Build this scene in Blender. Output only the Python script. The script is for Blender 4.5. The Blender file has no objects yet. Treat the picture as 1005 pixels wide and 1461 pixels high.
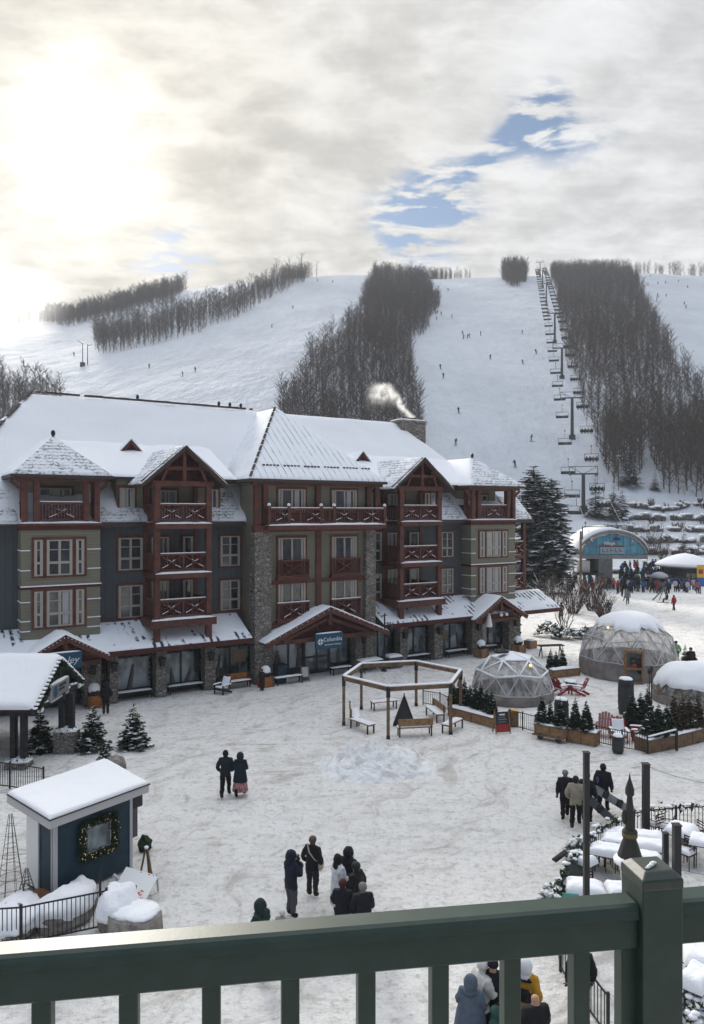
import bpy, bmesh, math, random
from mathutils import Vector, Matrix, noise
R = math.radians
rnd = random.Random(7)
sc = bpy.context.scene
col = sc.collection

# ------------------------------------------------------------------ camera
cam_d = bpy.data.cameras.new("camera"); cam = bpy.data.objects.new("camera", cam_d); col.objects.link(cam)
cam.location = (0, 0, 11); cam.rotation_euler = (R(90), 0, 0)
cam_d.sensor_fit = 'HORIZONTAL'; cam_d.sensor_width = 36; cam_d.lens = 36 * 1055 / 1005
cam_d.clip_start = 0.05; cam_d.clip_end = 6000
sc.camera = cam
sc.view_settings.view_transform = 'Standard'; sc.view_settings.look = 'None'
sc.view_settings.exposure = 0.45; sc.view_settings.gamma = 1.0
sc.cycles.max_bounces = 6; sc.cycles.transparent_max_bounces = 16; sc.cycles.volume_bounces = 2
sc.cycles.use_denoising = True; sc.cycles.volume_step_rate = .5

# ------------------------------------------------------------------ sun and sky
SUN_EL, SUN_AZ = R(24.5), R(-20.5)          # azimuth from +Y towards +X
sdir = Vector((math.sin(SUN_AZ) * math.cos(SUN_EL), math.cos(SUN_AZ) * math.cos(SUN_EL), math.sin(SUN_EL)))
sun_d = bpy.data.lights.new("sun", 'SUN'); sun = bpy.data.objects.new("sun", sun_d); col.objects.link(sun)
sun_d.energy = 3.0; sun_d.angle = R(12); sun_d.color = (1.0, 0.94, 0.84)
sun.rotation_euler = sdir.to_track_quat('Z', 'Y').to_euler()

class NT:
    """tiny helper for node trees"""
    def __init__(s, tree):
        s.t = tree; s.n = tree.nodes; s.l = tree.links
    def node(s, typ, **kw):
        nd = s.n.new(typ)
        for k, v in kw.items(): setattr(nd, k, v)
        return nd
    def link(s, a, b): s.l.new(a, b)
    def put(s, sock, v):
        if hasattr(v, 'is_output') or hasattr(v, 'links'): s.l.new(v, sock)
        else: sock.default_value = v
    def m(s, op, a, b=None, c=None, clamp=False):
        nd = s.node('ShaderNodeMath', operation=op, use_clamp=clamp)
        for i, v in enumerate((a, b, c)):
            if v is not None: s.put(nd.inputs[i], v)
        return nd.outputs[0]
    def vm(s, op, a, b=None):
        nd = s.node('ShaderNodeVectorMath', operation=op)
        s.put(nd.inputs[0], a)
        if b is not None:
            s.put(nd.inputs[3] if op == 'SCALE' else nd.inputs[1], b)
        return nd.outputs['Value'] if op in ('DOT_PRODUCT', 'LENGTH') else nd.outputs[0]
    def noise(s, vec, scale, detail=4, rough=.5, dist=0.0):
        nd = s.node('ShaderNodeTexNoise'); s.put(nd.inputs['Vector'], vec)
        nd.inputs['Scale'].default_value = scale; nd.inputs['Detail'].default_value = detail
        nd.inputs['Roughness'].default_value = rough; nd.inputs['Distortion'].default_value = dist
        return nd.outputs['Fac']
    def ramp(s, fac, a, b, lo=0.0, hi=1.0):
        nd = s.node('ShaderNodeMapRange', interpolation_type='SMOOTHSTEP')
        s.put(nd.inputs[0], fac)
        for i, v in enumerate((a, b, lo, hi)): nd.inputs[i + 1].default_value = v
        return nd.outputs[0]
    def mix(s, fac, a, b):
        nd = s.node('ShaderNodeMix', data_type='RGBA')
        s.put(nd.inputs[0], fac)
        for i, v in ((6, a), (7, b)):
            if isinstance(v, tuple): nd.inputs[i].default_value = (*v[:3], 1)
            else: s.put(nd.inputs[i], v)
        return nd.outputs[2]
    def comb(s, x, y, z):
        nd = s.node('ShaderNodeCombineXYZ')
        for i, v in enumerate((x, y, z)): s.put(nd.inputs[i], v)
        return nd.outputs[0]
    def mapv(s, vec, scale):
        return s.vm('MULTIPLY', vec, scale) if not isinstance(scale, tuple) else s._mv(vec, scale)
    def _mv(s, vec, sc_):
        nd = s.node('ShaderNodeVectorMath', operation='MULTIPLY'); s.put(nd.inputs[0], vec); nd.inputs[1].default_value = sc_
        return nd.outputs[0]

world = bpy.data.worlds.new("World"); sc.world = world; world.use_nodes = True
def make_world():
    t = world.node_tree; t.nodes.clear(); N = NT(t)
    out = N.node('ShaderNodeOutputWorld')
    sky = N.node('ShaderNodeTexSky', sky_type='NISHITA', sun_disc=False)
    sky.sun_elevation = SUN_EL; sky.sun_rotation = SUN_AZ; sky.altitude = 300; sky.dust_density = 0.3; sky.ozone_density = 1.2
    bg_sky = N.node('ShaderNodeBackground'); N.link(sky.outputs[0], bg_sky.inputs[0]); bg_sky.inputs[1].default_value = 0.075
    d = N.node('ShaderNodeTexCoord').outputs['Generated']
    sx = N.node('ShaderNodeSeparateXYZ'); N.link(d, sx.inputs[0]); X, Y, Z = sx.outputs
    zc = N.m('ADD', N.m('MAXIMUM', Z, 0.0), 0.16)
    q = N.comb(N.m('DIVIDE', X, zc), N.m('DIVIDE', Y, zc), 0.0)
    warp = N.node('ShaderNodeTexNoise'); N.put(warp.inputs['Vector'], q); warp.inputs['Scale'].default_value = 1.1; warp.inputs['Detail'].default_value = 4
    qw = N.vm('ADD', q, N._mv(N.vm('SUBTRACT', warp.outputs['Color'], (.5, .5, .5)), (.30, .26, 0)))
    qs = N._mv(qw, (1.0, 1.25, 1.0))
    n1 = N.noise(qs, 2.0, 8, .58)
    n2 = N.noise(qs, 5.0, 8, .60, .1); n3 = N.noise(N._mv(qw, (1.0, 1.6, 1.0)), 8.5, 9, .62, .15)
    # tangent-plane direction, for the long rift of blue
    yc = N.m('MAXIMUM', Y, 0.05)
    a = N.m('DIVIDE', X, yc); e = N.m('DIVIDE', Z, yc)
    front = N.ramp(Y, .1, .4)
    def rift(ax, ay, bx, by, w, amp):
        L = math.hypot(bx - ax, by - ay); ux, uy = (bx - ax) / L, (by - ay) / L
        da = N.m('SUBTRACT', a, ax); de = N.m('SUBTRACT', e, ay)
        along = N.m('ADD', N.m('MULTIPLY', da, ux), N.m('MULTIPLY', de, uy))
        across = N.m('ADD', N.m('MULTIPLY', da, -uy), N.m('MULTIPLY', de, ux))
        al = N.m('MULTIPLY', N.ramp(along, -.06, .03), N.ramp(along, L + .05, L - .04))
        ac = N.m('EXPONENT', N.m('MULTIPLY', N.m('POWER', N.m('DIVIDE', across, w), 2.0), -1.0))
        return N.m('MULTIPLY', N.m('MULTIPLY', al, ac), N.m('MULTIPLY', front, amp))
    gap = N.m('ADD', rift(.06, .38, .145, .435, .052, .82), rift(.165, .465, .235, .525, .020, .48))
    gap = N.m('ADD', gap, rift(.24, .525, .28, .55, .038, .80))
    gap = N.m('ADD', gap, rift(-.25, .375, -.22, .38, .016, .62))
    gap = N.m('ADD', gap, rift(-.27, .335, -.20, .338, .016, .60))
    gap = N.m('ADD', gap, rift(.27, .49, .37, .52, .03, .22))
    cover = N.m('ADD', N.m('MULTIPLY', n1, .45), N.m('MULTIPLY', n2, .55))
    gap = N.m('MULTIPLY', gap, N.ramp(n3, .38, .62, .10, 1.35))
    cov = N.ramp(N.m('SUBTRACT', cover, gap), -.06, .47)
    dots = N.vm('DOT_PRODUCT', d, tuple(sdir))
    ang = N.m('ARCCOSINE', N.m('MINIMUM', dots, 1.0))
    def gauss(w, amp): return N.m('MULTIPLY', N.m('EXPONENT', N.m('MULTIPLY', N.m('POWER', N.m('DIVIDE', ang, R(w)), 2.0), -1.0)), amp)
    thick = N.ramp(N.m('ADD', N.m('MULTIPLY', n1, .42), N.m('ADD', N.m('MULTIPLY', n2, .33), N.m('MULTIPLY', n3, .25))), .38, .61, 1.20, .76)
    base = N.m('ADD', N.ramp(Y, -.6, .85, .175, .575), N.m('MULTIPLY', N.ramp(Z, .5, .95, 0, .85), 1.0))
    base = N.m('ADD', base, gauss(24, .05))
    cb = N.m('MULTIPLY', base, thick)
    glow = N.m('ADD', gauss(5.0, .50), gauss(11.5, .07))
    lum = N.m('ADD', cb, N.m('MULTIPLY', glow, N.ramp(thick, .6, 1.1, .75, 1.1)))
    warm = N.m('MINIMUM', N.m('ADD', gauss(24, .85), 0.0), 1.0)
    tint = N.mix(warm, N.mix(N.ramp(Y, -.75, .25), (.74, .90, 1.16), (.975, .985, 1.0)), (1.0, .935, .80))
    bg_c = N.node('ShaderNodeBackground'); N.link(tint, bg_c.inputs[0]); N.link(lum, bg_c.inputs[1])
    mx = N.node('ShaderNodeMixShader'); N.link(cov, mx.inputs[0]); N.link(bg_sky.outputs[0], mx.inputs[1]); N.link(bg_c.outputs[0], mx.inputs[2])
    N.link(mx.outputs[0], out.inputs[0])
make_world()

# ------------------------------------------------------------------ materials
MATS = {}
def mat(name, base, rough=.7, spec=.3, bump=None, vary=None, metal=0.0, builder=None):
    """vary=(colour2, scale, lo, hi) noise mix;  bump=(scale, strength, distance)"""
    m = bpy.data.materials.new(name); m.use_nodes = True
    t = m.node_tree; N = NT(t); b = t.nodes['Principled BSDF']
    b.inputs['Base Color'].default_value = (*base, 1); b.inputs['Roughness'].default_value = rough
    b.inputs['Specular IOR Level'].default_value = spec; b.inputs['Metallic'].default_value = metal
    co = N.node('ShaderNodeTexCoord').outputs['Object']
    if vary:
        c2, s_, lo, hi = vary
        f = N.ramp(N.noise(co, s_, 5, .6), lo, hi)
        N.link(N.mix(f, tuple(base), c2), b.inputs['Base Color'])
    if bump:
        bp = N.node('ShaderNodeBump'); bp.inputs['Strength'].default_value = bump[1]; bp.inputs['Distance'].default_value = bump[2]
        N.link(N.noise(co, bump[0], 4, .6), bp.inputs['Height']); N.link(bp.outputs[0], b.inputs['Normal'])
    if builder: builder(N, b, co)
    MATS[name] = m
    return m

def b_plaza(N, b, co):
    g = N.node('ShaderNodeNewGeometry').outputs['Position']
    big = N.noise(g, .11, 4, .55); mid = N.noise(g, .8, 6, .65); fine = N.noise(g, 4.2, 6, .7)
    st = N.noise(N._mv(g, (.45, 1.9, 1)), 1.1, 6, .7, .6)
    dirt = N.m('ADD', N.m('MULTIPLY', N.ramp(mid, .46, .72), .45), N.m('MULTIPLY', N.ramp(st, .50, .72), .55))
    dirt = N.m('MULTIPLY', dirt, N.ramp(big, .36, .62, .35, 1.0))
    c = N.mix(dirt, (.90, .885, .86), (.54, .50, .455))
    grit = N.m('ADD', N.m('MULTIPLY', N.ramp(fine, .52, .66), .6), N.m('MULTIPLY', N.ramp(N.noise(g, 9.0, 4, .65), .54, .66), .5)); mot = N.ramp(N.noise(g, 2.1, 7, .72), .50, .66)
    c = N.mix(N.m('MULTIPLY', grit, .55), c, (.38, .35, .32))
    c = N.mix(N.m('MULTIPLY', mot, .34), c, (.42, .39, .36))
    # bare, scuffed streaks
    sc_ = N.noise(N._mv(g, (.22, 1.1, 1)), .9, 7, .75, 1.2)
    c = N.mix(N.m('MULTIPLY', N.ramp(sc_, .585, .70), N.ramp(big, .42, .58, 0, .8)), c, (.23, .20, .175))
    sx = N.node('ShaderNodeSeparateXYZ'); N.link(g, sx.inputs[0])
    wv = N.m('MULTIPLY', N.m('SUBTRACT', N.noise(g, .10, 3, .5), .5), 9.0)
    for ca_, sa_, o_ in ((.80, .60, 3.0), (.25, .97, 11.0)):
        along = N.m('ADD', N.m('MULTIPLY', sx.outputs[0], ca_), N.m('MULTIPLY', sx.outputs[1], sa_)); across = N.m('ADD', wv, N.m('SUBTRACT', N.m('MULTIPLY', sx.outputs[1], ca_), N.m('MULTIPLY', sx.outputs[0], sa_)))
        tr_ = N.noise(N.comb(N.m('MULTIPLY', along, .10), N.m('MULTIPLY', across, .85), o_), 1.5, 6, .68, .5)
        c = N.mix(N.m('MULTIPLY', N.ramp(tr_, .54, .66), N.ramp(mid, .36, .60, .1, .52)), c, (.45, .41, .37))
    N.link(c, b.inputs['Base Color'])
    h = N.m('ADD', N.m('MULTIPLY', N.noise(g, 2.3, 6, .7), .7), N.m('MULTIPLY', fine, .5))
    h = N.m('ADD', h, N.m('MULTIPLY', st, .6))
    bp = N.node('ShaderNodeBump'); bp.inputs['Strength'].default_value = 1.0; bp.inputs['Distance'].default_value = .22
    N.link(h, bp.inputs['Height']); N.link(bp.outputs[0], b.inputs['Normal'])
mat('plaza_snow', (.7, .7, .7), .85, .15, builder=b_plaza)

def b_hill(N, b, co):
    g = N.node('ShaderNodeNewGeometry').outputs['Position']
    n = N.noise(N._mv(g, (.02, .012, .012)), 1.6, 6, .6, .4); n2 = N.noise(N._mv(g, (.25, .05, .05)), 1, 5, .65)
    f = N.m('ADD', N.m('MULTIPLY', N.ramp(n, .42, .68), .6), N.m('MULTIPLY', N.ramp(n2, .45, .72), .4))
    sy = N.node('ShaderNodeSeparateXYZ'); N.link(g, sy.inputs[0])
    N.link(N.mix(N.ramp(sy.outputs[1], 98, 150), (.82, .81, .79), N.mix(f, (.585, .615, .665), (.475, .505, .555))), b.inputs['Base Color'])  # beyond the foot, slope colour is darkened and blued to stand in for shade
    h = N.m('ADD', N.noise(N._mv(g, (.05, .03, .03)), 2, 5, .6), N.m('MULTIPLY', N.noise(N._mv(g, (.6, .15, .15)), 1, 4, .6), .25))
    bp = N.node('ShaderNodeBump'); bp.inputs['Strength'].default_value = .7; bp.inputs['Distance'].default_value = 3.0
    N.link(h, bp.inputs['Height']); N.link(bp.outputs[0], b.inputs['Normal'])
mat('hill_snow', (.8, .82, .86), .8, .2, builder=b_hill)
mat('snow', (.86, .87, .90), .75, .25, bump=(6, .55, .06))
mat('snow_lumpy', (.86, .86, .86), .8, .2, bump=(4, .8, .22), vary=((.60, .58, .55), 1.8, .48, .72))

def b_shingle(N, b, co):
    sx = N.node('ShaderNodeSeparateXYZ'); N.link(co, sx.inputs[0])
    # courses follow height, tabs staggered
    course = N.m('MULTIPLY', sx.outputs[2], 5.0)
    fr = N.m('FRACT', course)
    line = N.ramp(fr, .12, .34, 1.0, 0.0)
    n = N.noise(N._mv(co, (1.0, 1.0, 1.6)), 1.3, 5, .6); n2 = N.noise(co, 6.0, 3, .6)
    gate = N.ramp(n, .36, .56)
    f = N.m('MULTIPLY', N.m('ADD', N.m('MULTIPLY', line, .55), N.ramp(n2, .50, .62, 0, .8)), gate, clamp=True)
    N.link(N.mix(f, (.80, .82, .86), (.13, .14, .16)), b.inputs['Base Color'])
    bp = N.node('ShaderNodeBump'); bp.inputs['Strength'].default_value = .6; bp.inputs['Distance'].default_value = .05
    N.link(N.m('SUBTRACT', n2, f), bp.inputs['Height']); N.link(bp.outputs[0], b.inputs['Normal'])
mat('snowy_shingle', (.8, .8, .8), .8, .2, builder=b_shingle)

def b_seam(axis):
    def f(N, b, co):
        sx = N.node('ShaderNodeSeparateXYZ'); N.link(co, sx.inputs[0])
        fr = N.m('FRACT', N.m('MULTIPLY', sx.outputs[axis], 2.1))
        line = N.ramp(N.m('ABSOLUTE', N.m('SUBTRACT', fr, .5)), .40, .47)
        n = N.noise(co, .9, 5, .6)
        g = N.m('MULTIPLY', line, N.ramp(n, .40, .62))
        N.link(N.mix(N.m('MULTIPLY', g, .75), (.84, .86, .90), (.20, .22, .25)), b.inputs['Base Color'])
        bp = N.node('ShaderNodeBump'); bp.inputs['Strength'].default_value = .5; bp.inputs['Distance'].default_value = .08
        N.link(N.m('ADD', line, N.m('MULTIPLY', N.noise(co, 2.5, 4, .6), .6)), bp.inputs['Height']); N.link(bp.outputs[0], b.inputs['Normal'])
    return f
mat('seam_snow', (.8, .8, .8), .75, .2, builder=b_seam(0))
mat('seam_snow_side', (.8, .8, .8), .75, .2, builder=b_seam(1))
def b_awning(N, b, co):
    sx = N.node('ShaderNodeSeparateXYZ'); N.link(co, sx.inputs[0])
    fr = N.m('FRACT', N.m('MULTIPLY', sx.outputs[0], 2.3))
    line = N.ramp(N.m('ABSOLUTE', N.m('SUBTRACT', fr, .5)), .22, .36)
    n = N.noise(N._mv(co, (.45, .5, .5)), 1.4, 3, .6); n2 = N.noise(co, 3, 4, .7)
    f = N.m('MULTIPLY', N.m('MULTIPLY', line, N.ramp(n, .50, .56)), N.ramp(n2, .40, .47))
    N.link(N.mix(f, (.82, .84, .88), (.05, .055, .065)), b.inputs['Base Color'])
    bp = N.node('ShaderNodeBump'); bp.inputs['Strength'].default_value = .6; bp.inputs['Distance'].default_value = .08
    N.link(N.m('SUBTRACT', n2, f), bp.inputs['Height']); N.link(bp.outputs[0], b.inputs['Normal'])
mat('awning_snow', (.8, .8, .8), .75, .2, builder=b_awning)

def b_stone(scale):
    def f(N, b, co):
        v = N.node('ShaderNodeTexVoronoi'); N.put(v.inputs['Vector'], N._mv(co, (1, 1, 1.9))); v.inputs['Scale'].default_value = scale
        e = N.node('ShaderNodeTexVoronoi', feature='DISTANCE_TO_EDGE'); N.put(e.inputs['Vector'], N._mv(co, (1, 1, 1.9))); e.inputs['Scale'].default_value = scale
        sp = N.node('ShaderNodeSeparateColor'); N.link(v.outputs['Color'], sp.inputs[0])
        c = N.mix(sp.outputs[0], (.17, .145, .12), (.36, .32, .28))
        c = N.mix(N.m('MULTIPLY', sp.outputs[1], .4), c, (.22, .23, .24))
        c = N.mix(N.ramp(e.outputs['Distance'], .02, .09), (.09, .085, .08), c)
        N.link(c, b.inputs['Base Color'])
        bp = N.node('ShaderNodeBump'); bp.inputs['Strength'].default_value = .8; bp.inputs['Distance'].default_value = .05
        N.link(N.ramp(e.outputs['Distance'], 0, .15), bp.inputs['Height']); N.link(bp.outputs[0], b.inputs['Normal'])
    return f
mat('stone', (.25, .22, .2), .85, .2, builder=b_stone(3.2))
mat('rock', (.16, .145, .13), .9, .2, bump=(1.5, .9, .3), vary=((.07, .065, .06), .8, .4, .65))
mat('pale_rock', (.33, .30, .27), .9, .2, bump=(3, .9, .15), vary=((.17, .155, .14), 2.5, .4, .65))

def b_siding(pitch, axis, c1, c2):
    def f(N, b, co):
        sx = N.node('ShaderNodeSeparateXYZ'); N.link(co, sx.inputs[0])
        ax = sx.outputs[2] if axis == 2 else N.m('ADD', sx.outputs[0], sx.outputs[1])
        fr = N.m('FRACT', N.m('MULTIPLY', ax, 1 / pitch))
        ln = N.ramp(fr, .0, .13, 1, 0)
        n = N.noise(N._mv(co, (.6, .6, 1.8)), 1.2, 5, .6)
        c = N.mix(n, c1, c2)
        N.link(N.mix(N.m('MULTIPLY', ln, .5), c, tuple(x * .45 for x in c1)), b.inputs['Base Color'])
        bp = N.node('ShaderNodeBump'); bp.inputs['Strength'].default_value = .8; bp.inputs['Distance'].default_value = .03
        N.link(fr, bp.inputs['Height']); N.link(bp.outputs[0], b.inputs['Normal'])
    return f
mat('olive_siding', (.2, .18, .13), .8, .25, builder=b_siding(.19, 2, (.170, .160, .122), (.230, .216, .168)))
mat('blue_siding', (.08, .1, .13), .8, .25, builder=b_siding(.42, 0, (.068, .078, .088), (.092, .104, .116)))
mat('red_timber', (.140, .050, .040), .65, .3, bump=(9, .3, .02), vary=((.075, .034, .027), 2.2, .35, .7))
mat('dark_red_board', (.085, .026, .024), .7, .25, vary=((.05, .018, .017), 3, .4, .7))
mat('fascia', (.055, .045, .042), .6, .3)
mat('cream_trim', (.36, .33, .29), .6, .3)
mat('shop_frame', (.018, .022, .026), .4, .4)
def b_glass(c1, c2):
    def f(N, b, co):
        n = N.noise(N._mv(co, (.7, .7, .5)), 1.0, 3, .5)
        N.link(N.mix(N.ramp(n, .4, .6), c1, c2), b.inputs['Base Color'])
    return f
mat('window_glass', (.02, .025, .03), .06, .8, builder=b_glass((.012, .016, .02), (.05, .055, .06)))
mat('shop_glass', (.05, .07, .08), .08, .8, builder=b_glass((.05, .07, .08), (.34, .41, .45)))  # pale patches in the colour stand in for reflected snow and lit interiors
mat('curtain', (.40, .39, .38), .9, .1)
mat('dark_interior', (.02, .02, .022), .9, .1)
mat('sign_blue', (.012, .075, .135), .5, .4)
mat('white_paint', (.78, .78, .77), .5, .3)
mat('black_metal', (.012, .013, .014), .45, .4)
mat('dark_steel', (.05, .055, .06), .45, .5)
mat('grey_steel', (.20, .22, .23), .5, .5, vary=((.13, .14, .15), 2, .4, .7))
mat('lift_blue', (.025, .20, .34), .18, .6, vary=((.07, .32, .46), .9, .4, .6))
mat('pine_wood', (.30, .17, .085), .65, .3, bump=(12, .3, .01), vary=((.20, .11, .055), 5, .4, .65))
mat('orange_wood', (.36, .13, .035), .6, .3, vary=((.24, .08, .02), 5, .4, .65))
mat('beam_wood', (.20, .125, .075), .7, .25, bump=(12, .4, .01), vary=((.12, .075, .045), 4, .4, .65))
mat('dark_timber', (.018, .018, .024), .7, .25, vary=((.03, .028, .03), 4, .4, .65))
mat('red_plastic', (.32, .018, .024), .45, .4)
mat('navy_paint', (.004, .026, .044), .5, .35, vary=((.006, .036, .058), 3, .4, .65))
mat('grey_trim', (.46, .46, .47), .6, .3)
mat('rail_green', (.022, .042, .031), .44, .40, bump=(140, .10, .002), vary=((.030, .053, .041), 16, .35, .7))
mat('cap_green', (.035, .046, .038), .40, .45, bump=(30, .12, .004), vary=((.055, .064, .052), 9, .4, .7))
mat('spruce_green', (.030, .056, .042), .8, .2, vary=((.014, .028, .023), 1.5, .4, .65))
mat('fir_green', (.022, .045, .022), .8, .2, vary=((.012, .026, .016), 3, .4, .65))
mat('needle_brown', (.075, .055, .03), .8, .2)
mat('bark', (.080, .068, .060), .9, .15, vary=((.145, .128, .115), .9, .45, .65))
mat('pale_bark', (.115, .102, .092), .9, .15, vary=((.06, .053, .048), .7, .4, .65))
mat('twig', (.088, .070, .060), .9, .1)
mat('twig_red', (.085, .052, .045), .9, .1)
mat('skin_tone', (.42, .25, .18), .6, .3)
mat('teal_plastic', (.10, .42, .36), .5, .3)
mat('yellow_plastic', (.60, .36, .03), .5, .3)
mat('brick_plinth', (.16, .11, .10), .85, .2, builder=b_stone(5))
def b_bulb(N, b, co):
    b.inputs['Emission Color'].default_value = (1, .68, .32, 1); b.inputs['Emission Strength'].default_value = .8
mat('warm_bulb', (1, .8, .5), .4, .3, builder=b_bulb)
def b_plastic(N, b, co):
    b.inputs['Alpha'].default_value = .52
    n = N.noise(N._mv(co, (1.2, 1.2, .5)), 2.2, 4, .6)
    N.link(N.mix(N.ramp(n, .4, .62), (.22, .205, .195), (.60, .59, .58)), b.inputs['Base Color'])
    bp = N.node('ShaderNodeBump'); bp.inputs['Strength'].default_value = .6; bp.inputs['Distance'].default_value = .1
    N.link(n, bp.inputs['Height']); N.link(bp.outputs[0], b.inputs['Normal'])
mat('clear_plastic', (.45, .44, .42), .22, .5, builder=b_plastic)
mat('canvas_skirt', (.24, .215, .20), .8, .2, vary=((.17, .15, .14), 1.5, .4, .65))
def b_objcol(kind):
    def f(N, b, co):
        oi = N.node('ShaderNodeObjectInfo')
        n = N.noise(co, 9, 3, .6)
        if kind == 'jacket':
            N.link(N.mix(N.ramp(n, .3, .8, 0, .35), oi.outputs['Color'], (.02, .02, .02)), b.inputs['Base Color'])
        else:
            v = N.m('MULTIPLY', oi.outputs['Alpha'], 1.0)
            c = N.comb(N.m('MULTIPLY', v, .9), N.m('MULTIPLY', v, .95), N.m('MULTIPLY', v, 1.08))
            N.link(c, b.inputs['Base Color'])
        bp = N.node('ShaderNodeBump'); bp.inputs['Strength'].default_value = .5; bp.inputs['Distance'].default_value = .03
        N.link(N.noise(N._mv(co, (1, 1, .6)), 12, 3, .6), bp.inputs['Height']); N.link(bp.outputs[0], b.inputs['Normal'])
    return f
mat('jacket_cloth', (.1, .1, .1), .8, .2, builder=b_objcol('jacket'))
mat('trouser_cloth', (.1, .1, .1), .85, .15, builder=b_objcol('pants'))
M = MATS
def flat(name, c, rough=.8, spec=.2):
    if name not in MATS: mat(name, c, rough, spec, bump=(14, .35, .02))
    return MATS[name]

# ------------------------------------------------------------------ mesh helpers
class MB:
    def __init__(s): s.v = []; s.f = []; s.mi = []; s.cur = 0; s.sm = []; s.smooth = False
    def add(s, vs, fs):
        o = len(s.v); s.v.extend([tuple(p) for p in vs])
        for f in fs: s.f.append(tuple(i + o for i in f)); s.mi.append(s.cur); s.sm.append(s.smooth)
        return s
    def box(s, x0, x1, y0, y1, z0, z1):
        vs = [(x, y, z) for z in (z0, z1) for y in (y0, y1) for x in (x0, x1)]
        return s.add(vs, [(0, 2, 3, 1), (4, 5, 7, 6), (0, 1, 5, 4), (2, 6, 7, 3), (0, 4, 6, 2), (1, 3, 7, 5)])
    def bar(s, p0, p1, w, h=None, up=(0, 0, 1)):
        """rectangular beam from p0 to p1, w wide and h high"""
        h = w if h is None else h
        p0, p1 = Vector(p0), Vector(p1); d = (p1 - p0).normalized(); u = Vector(up)
        if abs(d.dot(u)) > .98: u = Vector((0, 1, 0))
        a = d.cross(u).normalized(); b = a.cross(d).normalized()
        vs = [p + a * (sa * w / 2) + b * (sb * h / 2) for p in (p0, p1) for sa, sb in ((-1, -1), (1, -1), (1, 1), (-1, 1))]
        return s.add(vs, [(3, 2, 1, 0), (4, 5, 6, 7), (0, 1, 5, 4), (1, 2, 6, 5), (2, 3, 7, 6), (3, 0, 4, 7)])
    def tube(s, p0, p1, r0, r1=None, n=8, cap=True):
        r1 = r0 if r1 is None else r1
        p0, p1 = Vector(p0), Vector(p1); d = (p1 - p0).normalized()
        u = Vector((0, 0, 1)) if abs(d.z) < .95 else Vector((1, 0, 0))
        a = d.cross(u).normalized(); b = a.cross(d)
        vs = []
        for p, r in ((p0, r0), (p1, r1)):
            for k in range(n):
                t = 2 * math.pi * k / n; vs.append(p + a * (math.cos(t) * r) + b * (math.sin(t) * r))
        fs = [(k, (k + 1) % n, n + (k + 1) % n, n + k) for k in range(n)]
        if cap: fs += [tuple(range(n - 1, -1, -1)), tuple(range(n, 2 * n))]
        return s.add(vs, fs)
    def path(s, pts, r, n=6):
        for a, b in zip(pts, pts[1:]): s.tube(a, b, r, r, n)
        return s
    def lathe(s, prof, c=(0, 0, 0), n=16, sx=1, sy=1):
        vs = []; fs = []
        for r, z in prof:
            for k in range(n):
                t = 2 * math.pi * k / n; vs.append((c[0] + math.cos(t) * r * sx, c[1] + math.sin(t) * r * sy, c[2] + z))
        for i in range(len(prof) - 1):
            for k in range(n): fs.append((i * n + k, i * n + (k + 1) % n, (i + 1) * n + (k + 1) % n, (i + 1) * n + k))
        fs.append(tuple(range(n - 1, -1, -1))); fs.append(tuple(range((len(prof) - 1) * n, len(prof) * n)))
        return s.add(vs, fs)
    def slab(s, pts, th):
        """polygon pts (top, counter-clockwise seen from outside) extruded th against its normal"""
        P = [Vector(p) for p in pts]; n = (P[1] - P[0]).cross(P[2] - P[0]).normalized()
        Q = [p - n * th for p in P]; k = len(P)
        return s.add(P + Q, [tuple(range(k)), tuple(range(2 * k - 1, k - 1, -1))] + [(i, i + k, (i + 1) % k + k, (i + 1) % k) for i in range(k)])
    def snowpatch(s, q, th, nu=14, nv=10, amp=.03, fr=1.2, seed=0, droop=.0, p=6):
        """rounded, uneven snow on the quad q (4 corners, seen from above counter-clockwise); closed underneath"""
        q = [Vector(c) for c in q]; n = (q[1] - q[0]).cross(q[3] - q[0]).normalized()
        vs = []; fs = []; W = nu + 1
        for j in range(nv + 1):
            for i in range(nu + 1):
                u, v = i / nu, j / nv
                u = .5 - .5 * math.cos(math.pi * u) if nu > 4 else u; v = .5 - .5 * math.cos(math.pi * v) if nv > 4 else v
                P = (q[0] * (1 - u) + q[1] * u) * (1 - v) + (q[3] * (1 - u) + q[2] * u) * v; k2 = 1 + (.16 if th < .5 else 0) * noise.noise(P * 3.1 + Vector((seed, 0, 0)))
                e = (1 - abs(2 * u - 1) ** p) * (1 - abs(2 * v - 1) ** p)
                e = max(0, e) ** .5
                k = noise.fractal(P * fr + Vector((seed * 7.3, 0, 0)), .6, 2, 3)
                vs.append(P + n * (th * e * k2 + amp * k * e) - Vector((0, 0, droop * (1 - e))))
        for j in range(nv):
            for i in range(nu): fs.append((j * W + i, j * W + i + 1, (j + 1) * W + i + 1, (j + 1) * W + i))
        sm = s.smooth; s.smooth = True; s.add(vs, fs); s.smooth = sm
        s.add([c - n * .005 for c in q], [(3, 2, 1, 0)])
        return s
    def blob(s, c, r, seg=12, ring=8, amp=.15, fr=1.0, seed=0, flat_below=None):
        vs = []; fs = []
        rx, ry, rz = r if isinstance(r, tuple) else (r, r, r)
        for j in range(ring + 1):
            ph = math.pi * j / ring
            for i in range(seg):
                th = 2 * math.pi * i / seg
                d = Vector((math.sin(ph) * math.cos(th), math.sin(ph) * math.sin(th), math.cos(ph)))
                k = 1 + amp * noise.fractal(d * fr * 1.5 + Vector((seed * 3.1, seed * 1.7, 0)), .7, 2, 3)
                z = c[2] + d.z * rz * k
                if flat_below is not None: z = max(z, flat_below)
                vs.append((c[0] + d.x * rx * k, c[1] + d.y * ry * k, z))
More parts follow.
